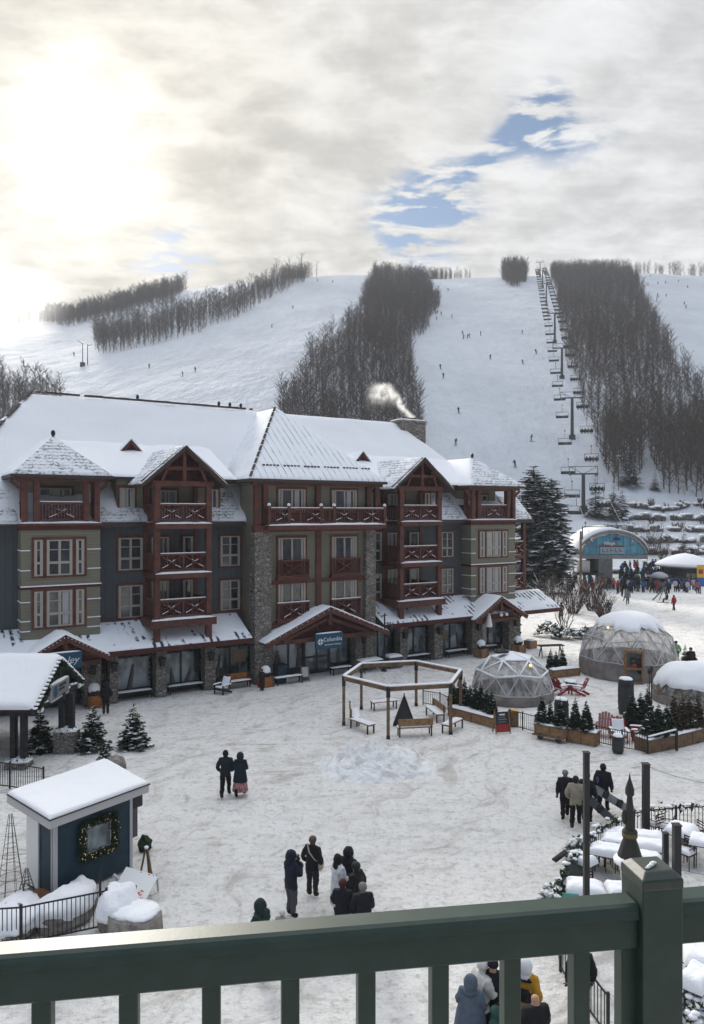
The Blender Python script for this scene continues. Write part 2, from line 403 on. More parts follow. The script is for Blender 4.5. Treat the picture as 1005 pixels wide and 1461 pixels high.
        for j in range(ring):
            for i in range(seg): fs.append((j * seg + i, (j + 1) * seg + i, (j + 1) * seg + (i + 1) % seg, j * seg + (i + 1) % seg))
        return s.add(vs, fs)
    def mesh(s, name, mats):
        me = bpy.data.meshes.new(name); me.from_pydata(s.v, [], s.f)
        for m in (mats if isinstance(mats, (list, tuple)) else [mats]): me.materials.append(M[m] if isinstance(m, str) else m)
        me.polygons.foreach_set('material_index', s.mi); me.polygons.foreach_set('use_smooth', s.sm)
        me.update(); return me
    def build(s, name, mats, parent=None, loc=None, rz=0, bevel=0):
        o = bpy.data.objects.new(name, s.mesh(name, mats)); col.objects.link(o)
        if parent: o.parent = parent
        if loc is not None: o.location = loc
        if rz: o.rotation_euler.z = rz
        if bevel:
            b = o.modifiers.new('bevel', 'BEVEL'); b.width = bevel; b.segments = 2; b.limit_method = 'ANGLE'
        return o

def tag(o, label, cat, group=None, kind=None):
    if label: o['label'] = label
    if cat: o['category'] = cat
    if group: o['group'] = group
    if kind: o['kind'] = kind
    return o
def thing(name, label, cat, loc=(0, 0, 0), rz=0, group=None):
    o = bpy.data.objects.new(name, None); col.objects.link(o); o.empty_display_size = .2
    o.location = loc; o.rotation_euler.z = rz
    return tag(o, label, cat, group)
def copy_tree(o, parent=None):
    c = o.copy(); col.objects.link(c); c.parent = parent
    for ch in [x for x in o.children]: copy_tree(ch, c)
    return c
def dup(o, label, loc, rz=None, scale=None, group=None):
    c = copy_tree(o); c['label'] = label; c.location = loc
    if rz is not None: c.rotation_euler.z = rz
    if scale: c.scale = (scale,) * 3 if not isinstance(scale, tuple) else scale
    if group: c['group'] = group
    return c
def text_mesh(name, body, size, m, parent, loc, rot, depth=.01, align='CENTER', shear=0.0):
    cu = bpy.data.curves.new(name, 'FONT'); cu.body = body; cu.size = size; cu.extrude = depth; cu.align_x = align; cu.align_y = 'CENTER'; cu.shear = shear
    tmp = bpy.data.objects.new('lettering_source', cu); col.objects.link(tmp)
    me = bpy.data.meshes.new_from_object(tmp.evaluated_get(bpy.context.evaluated_depsgraph_get()))
    bpy.data.objects.remove(tmp); me.materials.clear(); me.materials.append(M[m])
    o = bpy.data.objects.new(name, me); col.objects.link(o); o.parent = parent; o.location = loc; o.rotation_euler = rot
    return o

# ------------------------------------------------------------------ the lie of the land, and where a picture point meets it
F, CX, HY, CZ = 1055.0, 502.5, 731.0, 11.0
PROF = [(96, 0), (104, .1), (112, .7), (125, 3), (150, 11), (185, 29.5), (235, 53), (290, 77), (400, 123), (500, 166), (560, 190), (585, 196), (620, 198), (760, 190), (1300, 180)]
RAT = [(-900, .80), (0, .815), (100, .83), (200, .905), (300, .965), (440, 1.0), (530, 1.003), (620, .985), (700, 1.0), (780, 1.0), (900, 1.015), (1005, 1.0), (1900, .95)]
def lerp_tab(T, x, smooth=True):
    if x <= T[0][0]: return T[0][1]
    for (a, b), (c, d) in zip(T, T[1:]):
        if x <= c:
            k = (x - a) / (c - a)
            return b + (d - b) * k
    return T[-1][1]
def hill_z(x, y):
    if y < 96: return 0.0
    px = CX + x / y * F
    h = sum(lerp_tab(PROF, y + k * max(3, (y - 96) * .03)) for k in (-1.5, -.75, 0, .75, 1.5)) / 5
    r = sum(lerp_tab(RAT, px + k) for k in (-40, -20, 0, 20, 40)) / 5
    w = min(1, max(0, (y - 150) / 120))
    z = h * (1 + (r - 1) * min(1, max(0, (y - 110) / 60)))
    z += w * (2.0 * noise.noise(Vector((x * .012, y * .010, 0))) + .9 * noise.noise(Vector((x * .04, y * .03, 3))))
    return z
def ground(px, py, z=0.0):
    y = (CZ - z) * F / (py - HY); return Vector(((px - CX) / F * y, y, z))
def at(px, py, y):
    return Vector(((px - CX) / F * y, y, CZ - (py - HY) / F * y))
def hit(px, py, y0=97):
    u = (px - CX) / F; v = -(py - HY) / F; y = y0; st = 4.0; last = y0
    while y < 900:
        if CZ + v * y < hill_z(u * y, y):
            a, b = last, y
            for _ in range(14):
                m = (a + b) / 2
                if CZ + v * m < hill_z(u * m, m): b = m
                else: a = m
            return Vector((u * b, b, hill_z(u * b, b)))
        last = y; y += st
    return None
def proj(p):
    return CX + p[0] / p[1] * F, HY - (p[2] - CZ) / p[1] * F

# ================================================================== TERRAIN
def make_ground():
    mb = MB(); mb.smooth = True
    xs = [-90 + i * 1.0 for i in range(181)]; ys = [-20 + j * 1.0 for j in range(117)]
    vs = []
    for y in ys:
        for x in xs:
            e = min(1, max(0, (95 - y) / 8))
            z = e * (.05 * noise.noise(Vector((x * .5, y * .5, 0))) + .06 * noise.noise(Vector((x * .13, y * .13, 4)))) - .03 * e
            vs.append((x, y, z))
    W = len(xs); fs = [(j * W + i, j * W + i + 1, (j + 1) * W + i + 1, (j + 1) * W + i) for j in range(len(ys) - 1) for i in range(W - 1)]
    mb.add(vs, fs)
    o = mb.build('ground', 'plaza_snow'); o['kind'] = 'structure'
def make_hill():
    mb = MB(); mb.smooth = True
    us = [-1.3 + i * 2.6 / 220 for i in range(221)]
    ys = [96]
    while ys[-1] < 1500: ys.append(ys[-1] + max(2.0, (ys[-1] - 60) * .022))
    vs = [(u * y, y, hill_z(u * y, y)) for y in ys for u in us]
    W = len(us); fs = [(j * W + i, j * W + i + 1, (j + 1) * W + i + 1, (j + 1) * W + i) for j in range(len(ys) - 1) for i in range(W - 1)]
    mb.add(vs, fs)
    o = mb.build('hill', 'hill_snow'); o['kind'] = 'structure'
make_ground(); make_hill()

# ================================================================== BARE TREES
def bare_tree_mesh(seed, h, spread, nb, tw, thick, trunk_m, twig_m, only=None, tr=.011, low=.22):
    """trunk and limbs as tapered tubes, twigs as thin blades; only = 'trunk' / 'crown' for parts"""
    r = random.Random(seed); mb = MB()
    lean = Vector((r.uniform(-.06, .06), r.uniform(-.06, .06), 1))
    pts = []; p = Vector((0, 0, -.3))
    for k in range(6):
        pts.append(p.copy()); p = p + lean * (h * .168) + Vector((r.uniform(-.12, .12), r.uniform(-.12, .12), 0)) * h * .06
    if only != 'crown':
        for k in range(5):
            r0 = h * tr * (1 - k / 5.4); r1 = h * tr * (1 - (k + 1) / 5.4)
            mb.cur = 0; mb.tube(pts[k], pts[k + 1], max(r0, .03), max(r1, .02), 5, False)
    if only != 'trunk':
        mb.cur = 1
        def at_trunk(t):
            t = t * 4.999; i = int(t); return pts[i].lerp(pts[i + 1], t - i)
        def blade(a, b, w):
            d = (b - a).normalized(); n = d.cross(Vector((r.uniform(-1, 1), r.uniform(-1, 1), r.uniform(-.3, .3)))).normalized() * w
            mb.add([a - n, a + n, b], [(0, 1, 2)])
        for k in range(nb):
            t = low + (1 - low) * (k + r.random()) / nb
            a = at_trunk(min(.99, t)); L = spread * h * (.62 + .5 * math.sin(math.pi * min(1, t * 1.05) ** 1.2)) * r.uniform(.55, 1.1)
            az = r.uniform(0, 6.283); up = r.uniform(.55, 1.3)
            d = Vector((math.cos(az), math.sin(az), up)).normalized()
            b = a + d * L * .55; c = b + (d + Vector((r.uniform(-.3, .3), r.uniform(-.3, .3), .25))).normalized() * L * .6
            blade(a, b + (b - a) * .25, thick * 1.5); blade(b, c, thick)
            for q in range(tw):
                s_ = r.uniform(.2, 1); o = a.lerp(b, s_) if r.random() < .45 else b.lerp(c, s_)
                dd = (d + Vector((r.uniform(-.9, .9), r.uniform(-.9, .9), r.uniform(-.1, .8)))).normalized()
                blade(o, o + dd * L * r.uniform(.25, .5), thick * .7)
    return mb
def inpoly(x, y, P):
    c = False; j = len(P) - 1
    for i in range(len(P)):
        xi, yi = P[i]; xj, yj = P[j]
        if (yi > y) != (yj > y) and x < (xj - xi) * (y - yi) / (yj - yi) + xi: c = not c
        j = i
    return c
def scatter(P, spacing, seed, y0, y1, tries=60000, dens=None):
    """tree feet spread over the hillside inside the wood's outline P (the outline seen on the slope), poisson-like"""
    r = random.Random(seed); out = []; grid = {}
    umin = (min(p[0] for p in P) - CX) / F; umax = (max(p[0] for p in P) - CX) / F
    for _ in range(tries):
        y = math.sqrt(r.uniform(y0 * y0, y1 * y1)); x = r.uniform(umin, umax) * y
        z = hill_z(x, y); px, py = proj((x, y, z))
        px += 15 * noise.noise(Vector((x * .06, y * .05, 9))) * min(1, 300 / y); py += 5 * noise.noise(Vector((x * .05, y * .05, 5)))
        if not inpoly(px, py, P): continue
        sp = spacing * (dens(px, py) if dens else 1)
        k = (int(x // 8), int(y // 8)); ok = True
        for a in (-1, 0, 1):
            for b in (-1, 0, 1):
                for q in grid.get((k[0] + a, k[1] + b), ()):
                    if (q[0] - x) ** 2 + (q[1] - y) ** 2 < sp * sp: ok = False; break
        if ok:
            grid.setdefault(k, []).append((x, y)); out.append((x, y, z))
    return out
PROTO = {}
def protos(kind):
    if kind in PROTO: return PROTO[kind]
    if kind == 'far': PROTO[kind] = [bare_tree_mesh(100 + k, 12, .20, 30, 7, .058, 'bark', 'twig', tr=.006, low=.02) for k in range(7)]
    if kind == 'mid': PROTO[kind] = [bare_tree_mesh(140 + k, 13, .20, 30, 4, .055, 'bark', 'twig') for k in range(7)]
    return PROTO[kind]
def wood_mass(name, label, feet, seed, hmin=.36, hmax=1.2, mats=('bark', 'twig'), kind='far'):
    import numpy as np
    r = random.Random(seed); P = protos(kind)
    arr = [(np.array(p.v), np.array([len(q) for q in p.f]), np.array([i for q in p.f for i in q]), np.array(p.mi)) for p in P]
    V = []; CNT = []; IDX = []; MI = []; o = 0
    for (x, y, z) in feet:
        v, cn, ix, mi = arr[r.randrange(len(arr))]
        a = r.uniform(0, 6.283); s = r.uniform(hmin, hmax); c, sn = math.cos(a) * s, math.sin(a) * s
        w = np.empty_like(v); w[:, 0] = v[:, 0] * c - v[:, 1] * sn + x; w[:, 1] = v[:, 0] * sn + v[:, 1] * c + y; w[:, 2] = v[:, 2] * s * r.uniform(.9, 1.1) + z
        V.append(w); CNT.append(cn); IDX.append(ix + o); MI.append(mi); o += len(v)
    VV = np.concatenate(V).astype(np.float32); cnt = np.concatenate(CNT).astype(np.int32); idx = np.concatenate(IDX).astype(np.int32)
    me = bpy.data.meshes.new(name); me.vertices.add(len(VV)); me.vertices.foreach_set('co', VV.ravel()); me.loops.add(len(idx)); me.loops.foreach_set('vertex_index', idx); me.polygons.add(len(cnt))
    st = np.zeros(len(cnt), np.int32); st[1:] = np.cumsum(cnt)[:-1]; me.polygons.foreach_set('loop_start', st); me.polygons.foreach_set('loop_total', cnt)
    for m in mats: me.materials.append(M[m])
    me.polygons.foreach_set('material_index', np.concatenate(MI).astype(np.int32)); me.update(calc_edges=True)
    ob = bpy.data.objects.new(name, me); col.objects.link(ob)
    return tag(ob, label, 'woodland', kind='stuff')

W_MID = [(536, 394), (604, 402), (628, 440), (612, 462), (592, 486), (582, 512), (588, 545), (598, 600), (600, 640), (400, 640), (404, 585), (428, 560), (446, 520), (484, 486), (506, 466), (520, 440)]
W_RIGHT = [(787, 393), (860, 388), (902, 394), (925, 440), (950, 500), (985, 560), (1012, 590), (1080, 640), (1080, 716), (1000, 712), (958, 705), (946, 700), (934, 655), (922, 655), (910, 690), (882, 690), (862, 668), (846, 640), (838, 600), (822, 540), (806, 470), (794, 420)]
W_ISLE = [(717, 393), (749, 394), (751, 401), (745, 408), (737, 412), (728, 408), (719, 401)]
W_LEFTA = [(136, 508), (230, 491), (330, 457), (446, 394), (420, 394), (340, 425), (250, 455), (180, 470), (134, 478)]
W_LEFTB = [(96, 468), (170, 454), (245, 436), (266, 412), (240, 398), (150, 415), (60, 440), (30, 452), (60, 460)]
W_LOW = [(-30, 640), (-30, 556), (0, 558), (45, 566), (80, 584), (96, 600), (70, 640)]

NEAR_WOOD = []      # feet of trees that get built one by one
def split(feet, n):
    feet = sorted(feet, key=lambda p: p[1]); return feet[:n], feet[n:]
mid_near, mid_far = split(scatter(W_MID, 1.95, 1, 150, 575, 110000), 60)
right_near, right_far = split(scatter(W_RIGHT, 2.15, 2, 130, 585, 150000, lambda px, py: 1.0 if py < 600 else .82), 125)
isle = scatter(W_ISLE, 1.9, 3, 480, 575)
leftA_near, leftA_far = split(scatter(W_LEFTA, 2.6, 4, 180, 590), 30)
leftB = scatter(W_LEFTB, 2.9, 5, 220, 590)
low = scatter(W_LOW, 3.0, 6, 120, 280)[:72]
wood_mass('bare_woodland', 'dense dark leafless wood between the two middle ski runs', mid_far, 11)
wood_mass('bare_woodland', 'broad dark leafless wood to the right of the chairlift', right_far, 12)
wood_mass('bare_woodland', 'small round clump of dark trees at the crest beside the chairlift', isle, 13, .4, 1.6)
wood_mass('bare_woodland', 'long band of bare grey trees climbing along the left ski run', leftA_far, 14, .35, 1.3)
wood_mass('bare_woodland', 'hazy bare trees behind the snow gun on the left hill', leftB, 15, .4, 1.45)
# trees on the skyline
r_ = random.Random(5); sky1 = []
for k in range(120):
    px = r_.uniform(596, 672) if k < 60 else r_.uniform(604, 645); y = r_.uniform(568, 584); sky1.append(((px - CX) / F * y, y, hill_z((px - CX) / F * y, y)))
wood_mass('bare_woodland', 'thin row of pale bare trees along the skyline above the middle run', sky1, 16, .55, 1.05)
sky2 = []
for k in range(70):
    px = r_.uniform(905, 1040); y = r_.uniform(568, 586); sky2.append(((px - CX) / F * y, y, hill_z((px - CX) / F * y, y)))
wood_mass('bare_woodland', 'hazy bare trees on the skyline above the far right run', sky2, 17, .7, 1.15)
sky3 = []
for k in range(60):
    px = r_.uniform(20, 260); y = r_.uniform(562, 580); sky3.append(((px - CX) / F * y, y, hill_z((px - CX) / F * y, y)))
wood_mass('bare_woodland', 'faint bare trees on the misty skyline above the snow gun', sky3, 18, .7, 1.1)

bush = [p for p in scatter(W_RIGHT, 2.6, 8, 130, 330, 60000) + scatter(W_MID, 2.6, 9, 150, 330, 50000)]
wood_mass('undergrowth', 'low tangled undergrowth at the foot of the two dark woods', bush, 19, .10, .30)
NEARP = []
for k in range(7):
    tr = bare_tree_mesh(200 + k, 13, .17, 46, 6, .04, 'pale_bark', 'twig', 'trunk', .0105).mesh('trunk', ['pale_bark'])
    mbc = bare_tree_mesh(200 + k, 13, .19, 50, 7, .05, 'pale_bark', 'twig', 'crown', low=.06); mbc.mi = [0] * len(mbc.mi)
    NEARP.append((tr, mbc.mesh('crown', ['twig'])))
def plant_bare(feet, label, group, seed, hmin=.8, hmax=1.2):
    r = random.Random(seed)
    for p in feet:
        tr, cr = NEARP[r.randrange(7)]
        t = thing('bare_tree', label, 'tree', p, r.uniform(0, 6.28), group); s = r.uniform(hmin, hmax); t.scale = (s, s, s * r.uniform(.95, 1.1))
        for nm, me in (('trunk', tr), ('crown', cr)):
            o = bpy.data.objects.new(nm, me); col.objects.link(o); o.parent = t
plant_bare(right_near, 'slender bare grey tree at the foot of the wood right of the chairlift', 'bare trees at the foot of the right wood', 31, .85, 1.25)
plant_bare(mid_near, 'slender bare tree on the lower edge of the wood behind the hotel roof', 'bare trees at the foot of the middle wood', 32, .75, 1.1)
plant_bare(leftA_near, 'slim bare tree at the lower end of the tree band on the left run', 'bare trees of the left band', 33, .7, 1.0)
plant_bare(low, 'bare tree in the low grove behind the left end of the hotel roof', 'bare trees of the low left grove', 34, .7, 1.25)
for px, hpx, lab in [(396, 38, 'tall lone bare tree on the crest, leftmost of the tall four'), (412, 36, 'tall bare tree on the crest with a bushy top, second of the tall four'), (431, 42, 'tallest bare tree on the crest beside the left run'), (452, 26, 'small bare tree standing alone on the crest right of the tallest')]:
    y = 566; x = (px - CX) / F * y; p = (x, y, hill_z(x, y)); H_ = hpx * y / F
    tr, cr = NEARP[px % 7]
    t = thing('bare_tree', lab, 'tree', p, px); t.scale = (H_ / 13 * 1.1,) * 2 + (H_ / 13,)
    for nm, me in (('trunk', bare_tree_mesh(300 + px, 13, .16, 1, 0, .1, 'bark', 'twig', 'trunk', .016).mesh('trunk', ['bark'])), ('crown', None)):
        if me is None:
            m2 = bare_tree_mesh(300 + px, 13, .24, 22, 4, .06, 'bark', 'twig', 'crown'); m2.mi = [0] * len(m2.mi); me = m2.mesh('crown', ['twig'])
        o = bpy.data.objects.new(nm, me); col.objects.link(o); o.parent = t

# ================================================================== CONIFERS
def conifer_crown(seed, h, r0, layers, per, m='fir_green', snow=.25, blade=.16, droop=.25, base=.06, sub=7, prof=None):
    """branches in whorls, each branch a fan of needle blades; a share of the blades carries snow"""
    r = random.Random(seed); mb = MB()
    for k in range(layers):
        t = (k + .5) / layers; z = h * (base + (1 - base) * t)
        rad = r0 * ((1 - t) ** .85 + .03) if prof is None else r0 * prof(t)
        n = max(4, int(per * (1 - .6 * t)))
        for j in range(n):
            az = 6.283 * (j + r.random() * .9) / n + k * 1.7; L = rad * r.uniform(.72, 1.15)
            d = Vector((math.cos(az), math.sin(az), 0)); z0 = z + r.uniform(-1.2, 1.2) * h / layers
            tip_drop = -droop * L * (1 - t * 1.2) * r.uniform(.1, 1.6)
            mb.cur = 0
            for q in range(sub):
                u = (q + .6) / sub; o = Vector((0, 0, z0)) + d * L * u * .92 + Vector((0, 0, tip_drop * u * u))
                side = d.cross(Vector((0, 0, 1)))
                w = blade * L * (1.15 - .65 * u) * 1.6
                mb.cur = 1 if r.random() < snow * (1.0 if u > .35 else .5) else 0
                for sg in (-1, 1):
                    e = o + side * sg * w * r.uniform(.7, 1.2) + d * w * .7 + Vector((0, 0, r.uniform(-.35, .12) * w))
                    f_ = o + d * w * 1.0 + Vector((0, 0, r.uniform(-.2, .1) * w))
                    mb.add([o - d * w * .35 + Vector((0, 0, .01)), e, f_], [(0, 1, 2)])
    mb.cur = 0
    for j in range(5):
        a = j * 1.256; mb.add([(math.cos(a) * .03 * r0, math.sin(a) * .03 * r0, h * .93), (math.cos(a + 2) * .05 * r0, math.sin(a + 2) * .05 * r0, h * .93), (0, 0, h * 1.02)], [(0, 1, 2)])
    return mb
def conifer(name, label, p, h, r0, layers, per, seed, m='fir_green', snow=.25, group=None, cat='tree', prof=None, **kw):
    t = thing(name, label, cat, p, 0, group)
    mb = MB(); mb.tube((0, 0, -.1), (0, 0, h * .9), max(.025, h * .013), .012, 7); mb.build('trunk', 'bark', t)
    conifer_crown(seed, h, r0, layers, per, m, snow, prof=prof, **kw).build('crown', [m, 'snow'], t)
    return t
big = lambda t: (min(1, t * 1.8 + .55) * (1 - t) ** .32 + .02)
conifer('spruce_tree', 'big dark spruce with snow dusted boughs just right of the hotel', at(762, 849, 98), 16.8, 3.9, 44, 26, 1, 'spruce_green', .36, sub=9, blade=.20, prof=big)
conifer('spruce_tree', 'slightly lower big spruce leaning on the right of its twin beside the hotel', at(787, 845, 100), 15.2, 3.5, 42, 26, 2, 'spruce_green', .36, sub=9, blade=.20, prof=big)
g = hit(855, 730)
for px, py, hpx, sd, lab in [(850, 738, 62, 3, 'snowy spruce behind the lowest lift tower'), (876, 742, 56, 4, 'dark narrow spruce beside the terraced rock wall'), (888, 738, 46, 5, 'small spruce at the left end of the rock terraces'), (898, 693, 62, 6, 'dark bushy spruce at the lower edge of the right wood'), (976, 792, 40, 7, 'small spruce beside the round white roofed hut'), (795, 822, 26, 8, 'little snowy spruce left of the lift station pole'), (820, 830, 26, 9, 'little grey green spruce under the lift station'), (935, 700, 30, 10, 'small spruce beside the gap in the right wood')]:
    p = hit(px, py); H_ = hpx * p.y / F
    conifer('spruce_tree', lab, p, H_, H_ * .30, 16, 14, sd, 'spruce_green', .26, 'small spruces on the lower slope', blade=.2, sub=5)

# small bare shrubs with many stems around the lift plaza
def shrub(label, p, h, w, n, seed, m='twig_red', group=None, snow=True, name='bare_shrub', thick=.028):
    r = random.Random(seed); t = thing(name, label, 'shrub', p, 0, group); mb = MB(); sn = MB()
    for k in range(n):
        a = r.uniform(0, 6.28); q = Vector((math.cos(a) * w * .12, math.sin(a) * w * .12, 0))
        d = Vector((math.cos(a) * r.uniform(.1, .6), math.sin(a) * r.uniform(.1, .6), 1)).normalized()
        tip = q + d * h * r.uniform(.6, 1); mid_ = q.lerp(tip, .5) + Vector((r.uniform(-.1, .1), r.uniform(-.1, .1), 0)) * h
        mb.tube(q, mid_, thick * 1.4, thick, 4, False); mb.tube(mid_, tip, thick, thick * .4, 4, False)
        for j in range(9):
            o = q.lerp(mid_, r.uniform(.3, 1)) if j < 3 else mid_.lerp(tip, r.random())
            e = o + (d + Vector((r.uniform(-1, 1), r.uniform(-1, 1), r.uniform(-.2, .6)))).normalized() * h * r.uniform(.12, .34)
            mb.tube(o, e, thick * .6, thick * .25, 3, False)
            if snow and r.random() < .07: sn.tube(o.lerp(e, .1) + Vector((0, 0, thick)), e + Vector((0, 0, thick)), thick * .8, thick * .5, 4, False)
    mb.build('stems', m, t)
    if snow: sn.build('snow_load', 'snow', t)
    return t
for px, py, h, w, n, sd, lab in [(818, 876, 3.6, 3.6, 40, 1, 'reddish bare shrub in front of the lift station, left of the snowy bench'), (845, 872, 4.0, 3.4, 40, 2, 'reddish bare shrub straight below the lift station pole'), (862, 884, 3.2, 2.8, 28, 3, 'bare multi stemmed shrub right beside the bigger dome'), (795, 868, 3.6, 3.0, 14, 4, 'bare young tree behind the hotel corner awning'), (778, 862, 4.2, 3.0, 12, 5, 'bare young tree next to the hotel side balcony'), (946, 800, 4.4, 2.6, 18, 6, 'bare larch like tree beside the round white roofed hut'), (932, 792, 6.0, 3.2, 22, 7, 'tall bare tree right of the lift station arch'), (985, 806, 4.0, 2.2, 12, 8, 'thin bare tree standing before the round white roofed hut'), (806, 900, 2.4, 1.8, 10, 9, 'thin bare shrub behind the snowed over junipers')]:
    p = ground(px, py) if py > 840 else hit(px, py)
    if p is None: p = ground(px, 850)
    shrub(lab, p, h, w, n, sd, 'twig_red' if sd in (1, 2) else 'twig')

# ================================================================== ROCK TERRACES
def terrace(label, pxa, pxb, y, seed, hgt):
    r = random.Random(seed); xa, xb = (pxa - CX) / F * y, (pxb - CX) / F * y
    z0 = hill_z((xa + xb) / 2, y)
    t = thing('rock_wall', label, 'rock wall', ((xa + xb) / 2, y, 0), 0, 'rock terrace walls'); mb = MB(); sn = MB(); sn.smooth = True
    x = xa
    while x < xb:
        w = r.uniform(.5, 1.5); yy = y + 2.2 * noise.noise(Vector((x * .12, seed, 0))); z = hill_z(x, yy)
        if r.random() < .78:
            hh = hgt * r.uniform(.3, 1.1)
            mb.blob((x + w / 2 - (xa + xb) / 2, yy - y, z + hh * .35), (w * .66, .7, hh * .62), 9, 6, .6, 1.6, r.randrange(99))
            sn.blob((x + w / 2 - (xa + xb) / 2, yy - y + .35, z + hh * .86), (w * .8, 1.1, .34), 8, 5, .45, 1.4, r.randrange(99))
        x += w * .9
    mb.build('boulders', 'rock', t)['kind'] = 'stuff'; sn.build('snow_cap', 'snow', t)
for i, (a, b, y, hg) in enumerate([(868, 1040, 116, .8), (905, 1040, 121, 1.0), (866, 1050, 127, 1.3), (885, 1055, 133, 1.2), (896, 1060, 139, 1.3), (880, 1060, 145, 1.3), (900, 1070, 151, 1.1)]):
    terrace(['lowest rock terrace wall just above the round white roofed hut', 'second lowest snowy rock terrace wall', 'third rock terrace wall from the bottom with big dark boulders', 'middle rock terrace wall', 'rock terrace wall third from the top', 'rock terrace wall second from the top', 'topmost rock terrace wall right under the wood'][i], a, b, y, i + 1, hg)

r_ = random.Random(77)
for k in range(30):
    py = r_.uniform(716, 800); px = r_.uniform(862, 1005); p = hit(px, py)
    if p is not None: shrub('low brown leafless scrub growing among the snowy rock terraces', p, r_.uniform(.8, 2.0), r_.uniform(1.2, 2.4), 14, 100 + k, 'twig_red', 'scrub on the rock terraces', False, 'bare_shrub', .035)
# ================================================================== CHAIRLIFT
LX = lambda y: 35.3 + .233 * (y - 100)
TOW = [(150, 7.4), (185, 10.2), (235, 9.6), (290, 11.6), (400, 12.2), (480, 11.0), (560, 10.2)]
LA = -math.atan(.233)
CAB = [(100, 6.9)] + [(y, hill_z(LX(y), y) + h) for y, h in TOW]
def cab_z(y): return lerp_tab(CAB, y)
def make_tower(h):
    t = thing('lift_tower', '', 'lift tower', (0, 0, 0), LA, 'chairlift towers')
    b = MB(); b.box(-.75, .75, -.75, .75, -1.2, .9); b.build('footing', 'dark_steel', t)
    b = MB(); b.tube((0, 0, .6), (0, 0, h - .1), .42, .34, 12); b.build('mast', 'dark_steel', t)
    b = MB(); b.bar((-2.9, 0, h), (2.9, 0, h), .3, .3); b.bar((-2.8, 0, h + 1.5), (2.8, 0, h + 1.5), .10, .10)
    for s in (-1, 1): b.bar((s * .2, 0, h + .1), (s * 2.6, 0, h + 1.45), .09); b.bar((s * 2.75, 0, h), (s * 2.75, 0, h + 1.6), .12)
    b.build('crossarm', 'dark_steel', t)
    for s in (-1, 1):
        b = MB(); b.bar((s * 2.6, -1.6, h - .25), (s * 2.6, 1.6, h + .15), .18, .22)
        for k in range(6): yy = -1.4 + k * .56; b.tube((s * 2.5, yy, h - .05 + yy * .12), (s * 2.7, yy, h - .05 + yy * .12), .2, .2, 8)
        b.build('sheave_train', 'black_metal', t)
    return t
names = ['lowest lift tower just above the lift station', 'second lift tower from the bottom', 'third lift tower from the bottom', 'fourth lift tower from the bottom', 'third lift tower from the top', 'second lift tower from the top', 'topmost lift tower on the crest']
for (y, h), lab in zip(TOW, names):
    t = make_tower(h); t['label'] = lab; t.location = (LX(y), y, hill_z(LX(y), y))
perp = Vector((math.cos(LA), math.sin(LA), 0))
for s, lab in ((-1, 'thin haul rope of the chairlift over the empty chairs'), (1, 'thin haul rope of the chairlift over the loaded chairs')):
    b = MB(); pts = []
    for (ya, za), (yb, zb) in zip(CAB, CAB[1:]):
        for k in range(6):
            u = k / 6; y = ya + (yb - ya) * u; sag = 4 * u * (1 - u) * (yb - ya) * .010
            pts.append(Vector((LX(y), y, za + (zb - za) * u + .05 - sag)) + perp * s * 2.6)
    pts.append(Vector((LX(560), 560, CAB[-1][1])) + perp * s * 2.6)
    b.path(pts, .03, 4); tag(b.build('haul_rope', 'dark_steel'), lab, 'cable')
def cable_pt(y, s):
    for (ya, za), (yb, zb) in zip(CAB, CAB[1:]):
        if ya <= y <= yb:
            u = (y - ya) / (yb - ya); sag = 4 * u * (1 - u) * (yb - ya) * .010
            return Vector((LX(y), y, za + (zb - za) * u - sag)) + perp * s * 2.6
def make_chair():
    t = thing('lift_chair', '', 'lift chair', (0, 0, 0), LA)
    b = MB(); b.box(-.12, .12, -.25, .25, -.18, .14); b.tube((0, 0, -.1), (0, .12, -1.7), .05, .05, 6); b.build('hanger', 'dark_steel', t)
    b = MB(); b.bar((-1.45, .1, -1.7), (1.45, .1, -1.7), .10)
    for s in (-1.45, 1.45): b.bar((s, .1, -1.7), (s, .1, -3.05), .09); b.bar((s, .1, -2.75), (s, -.5, -2.75), .05)
    b.bar((-1.45, -.5, -2.72), (1.45, -.5, -2.72), .05); b.build('frame', 'dark_steel', t)
    b = MB(); b.box(-1.48, 1.48, -.45, .1, -3.2, -3.0); b.build('seat', 'black_metal', t)
    b = MB(); b.box(-1.48, 1.48, .1, .18, -3.0, -2.55); b.build('backrest', 'dark_steel', t)
    return t
chair0 = make_chair()

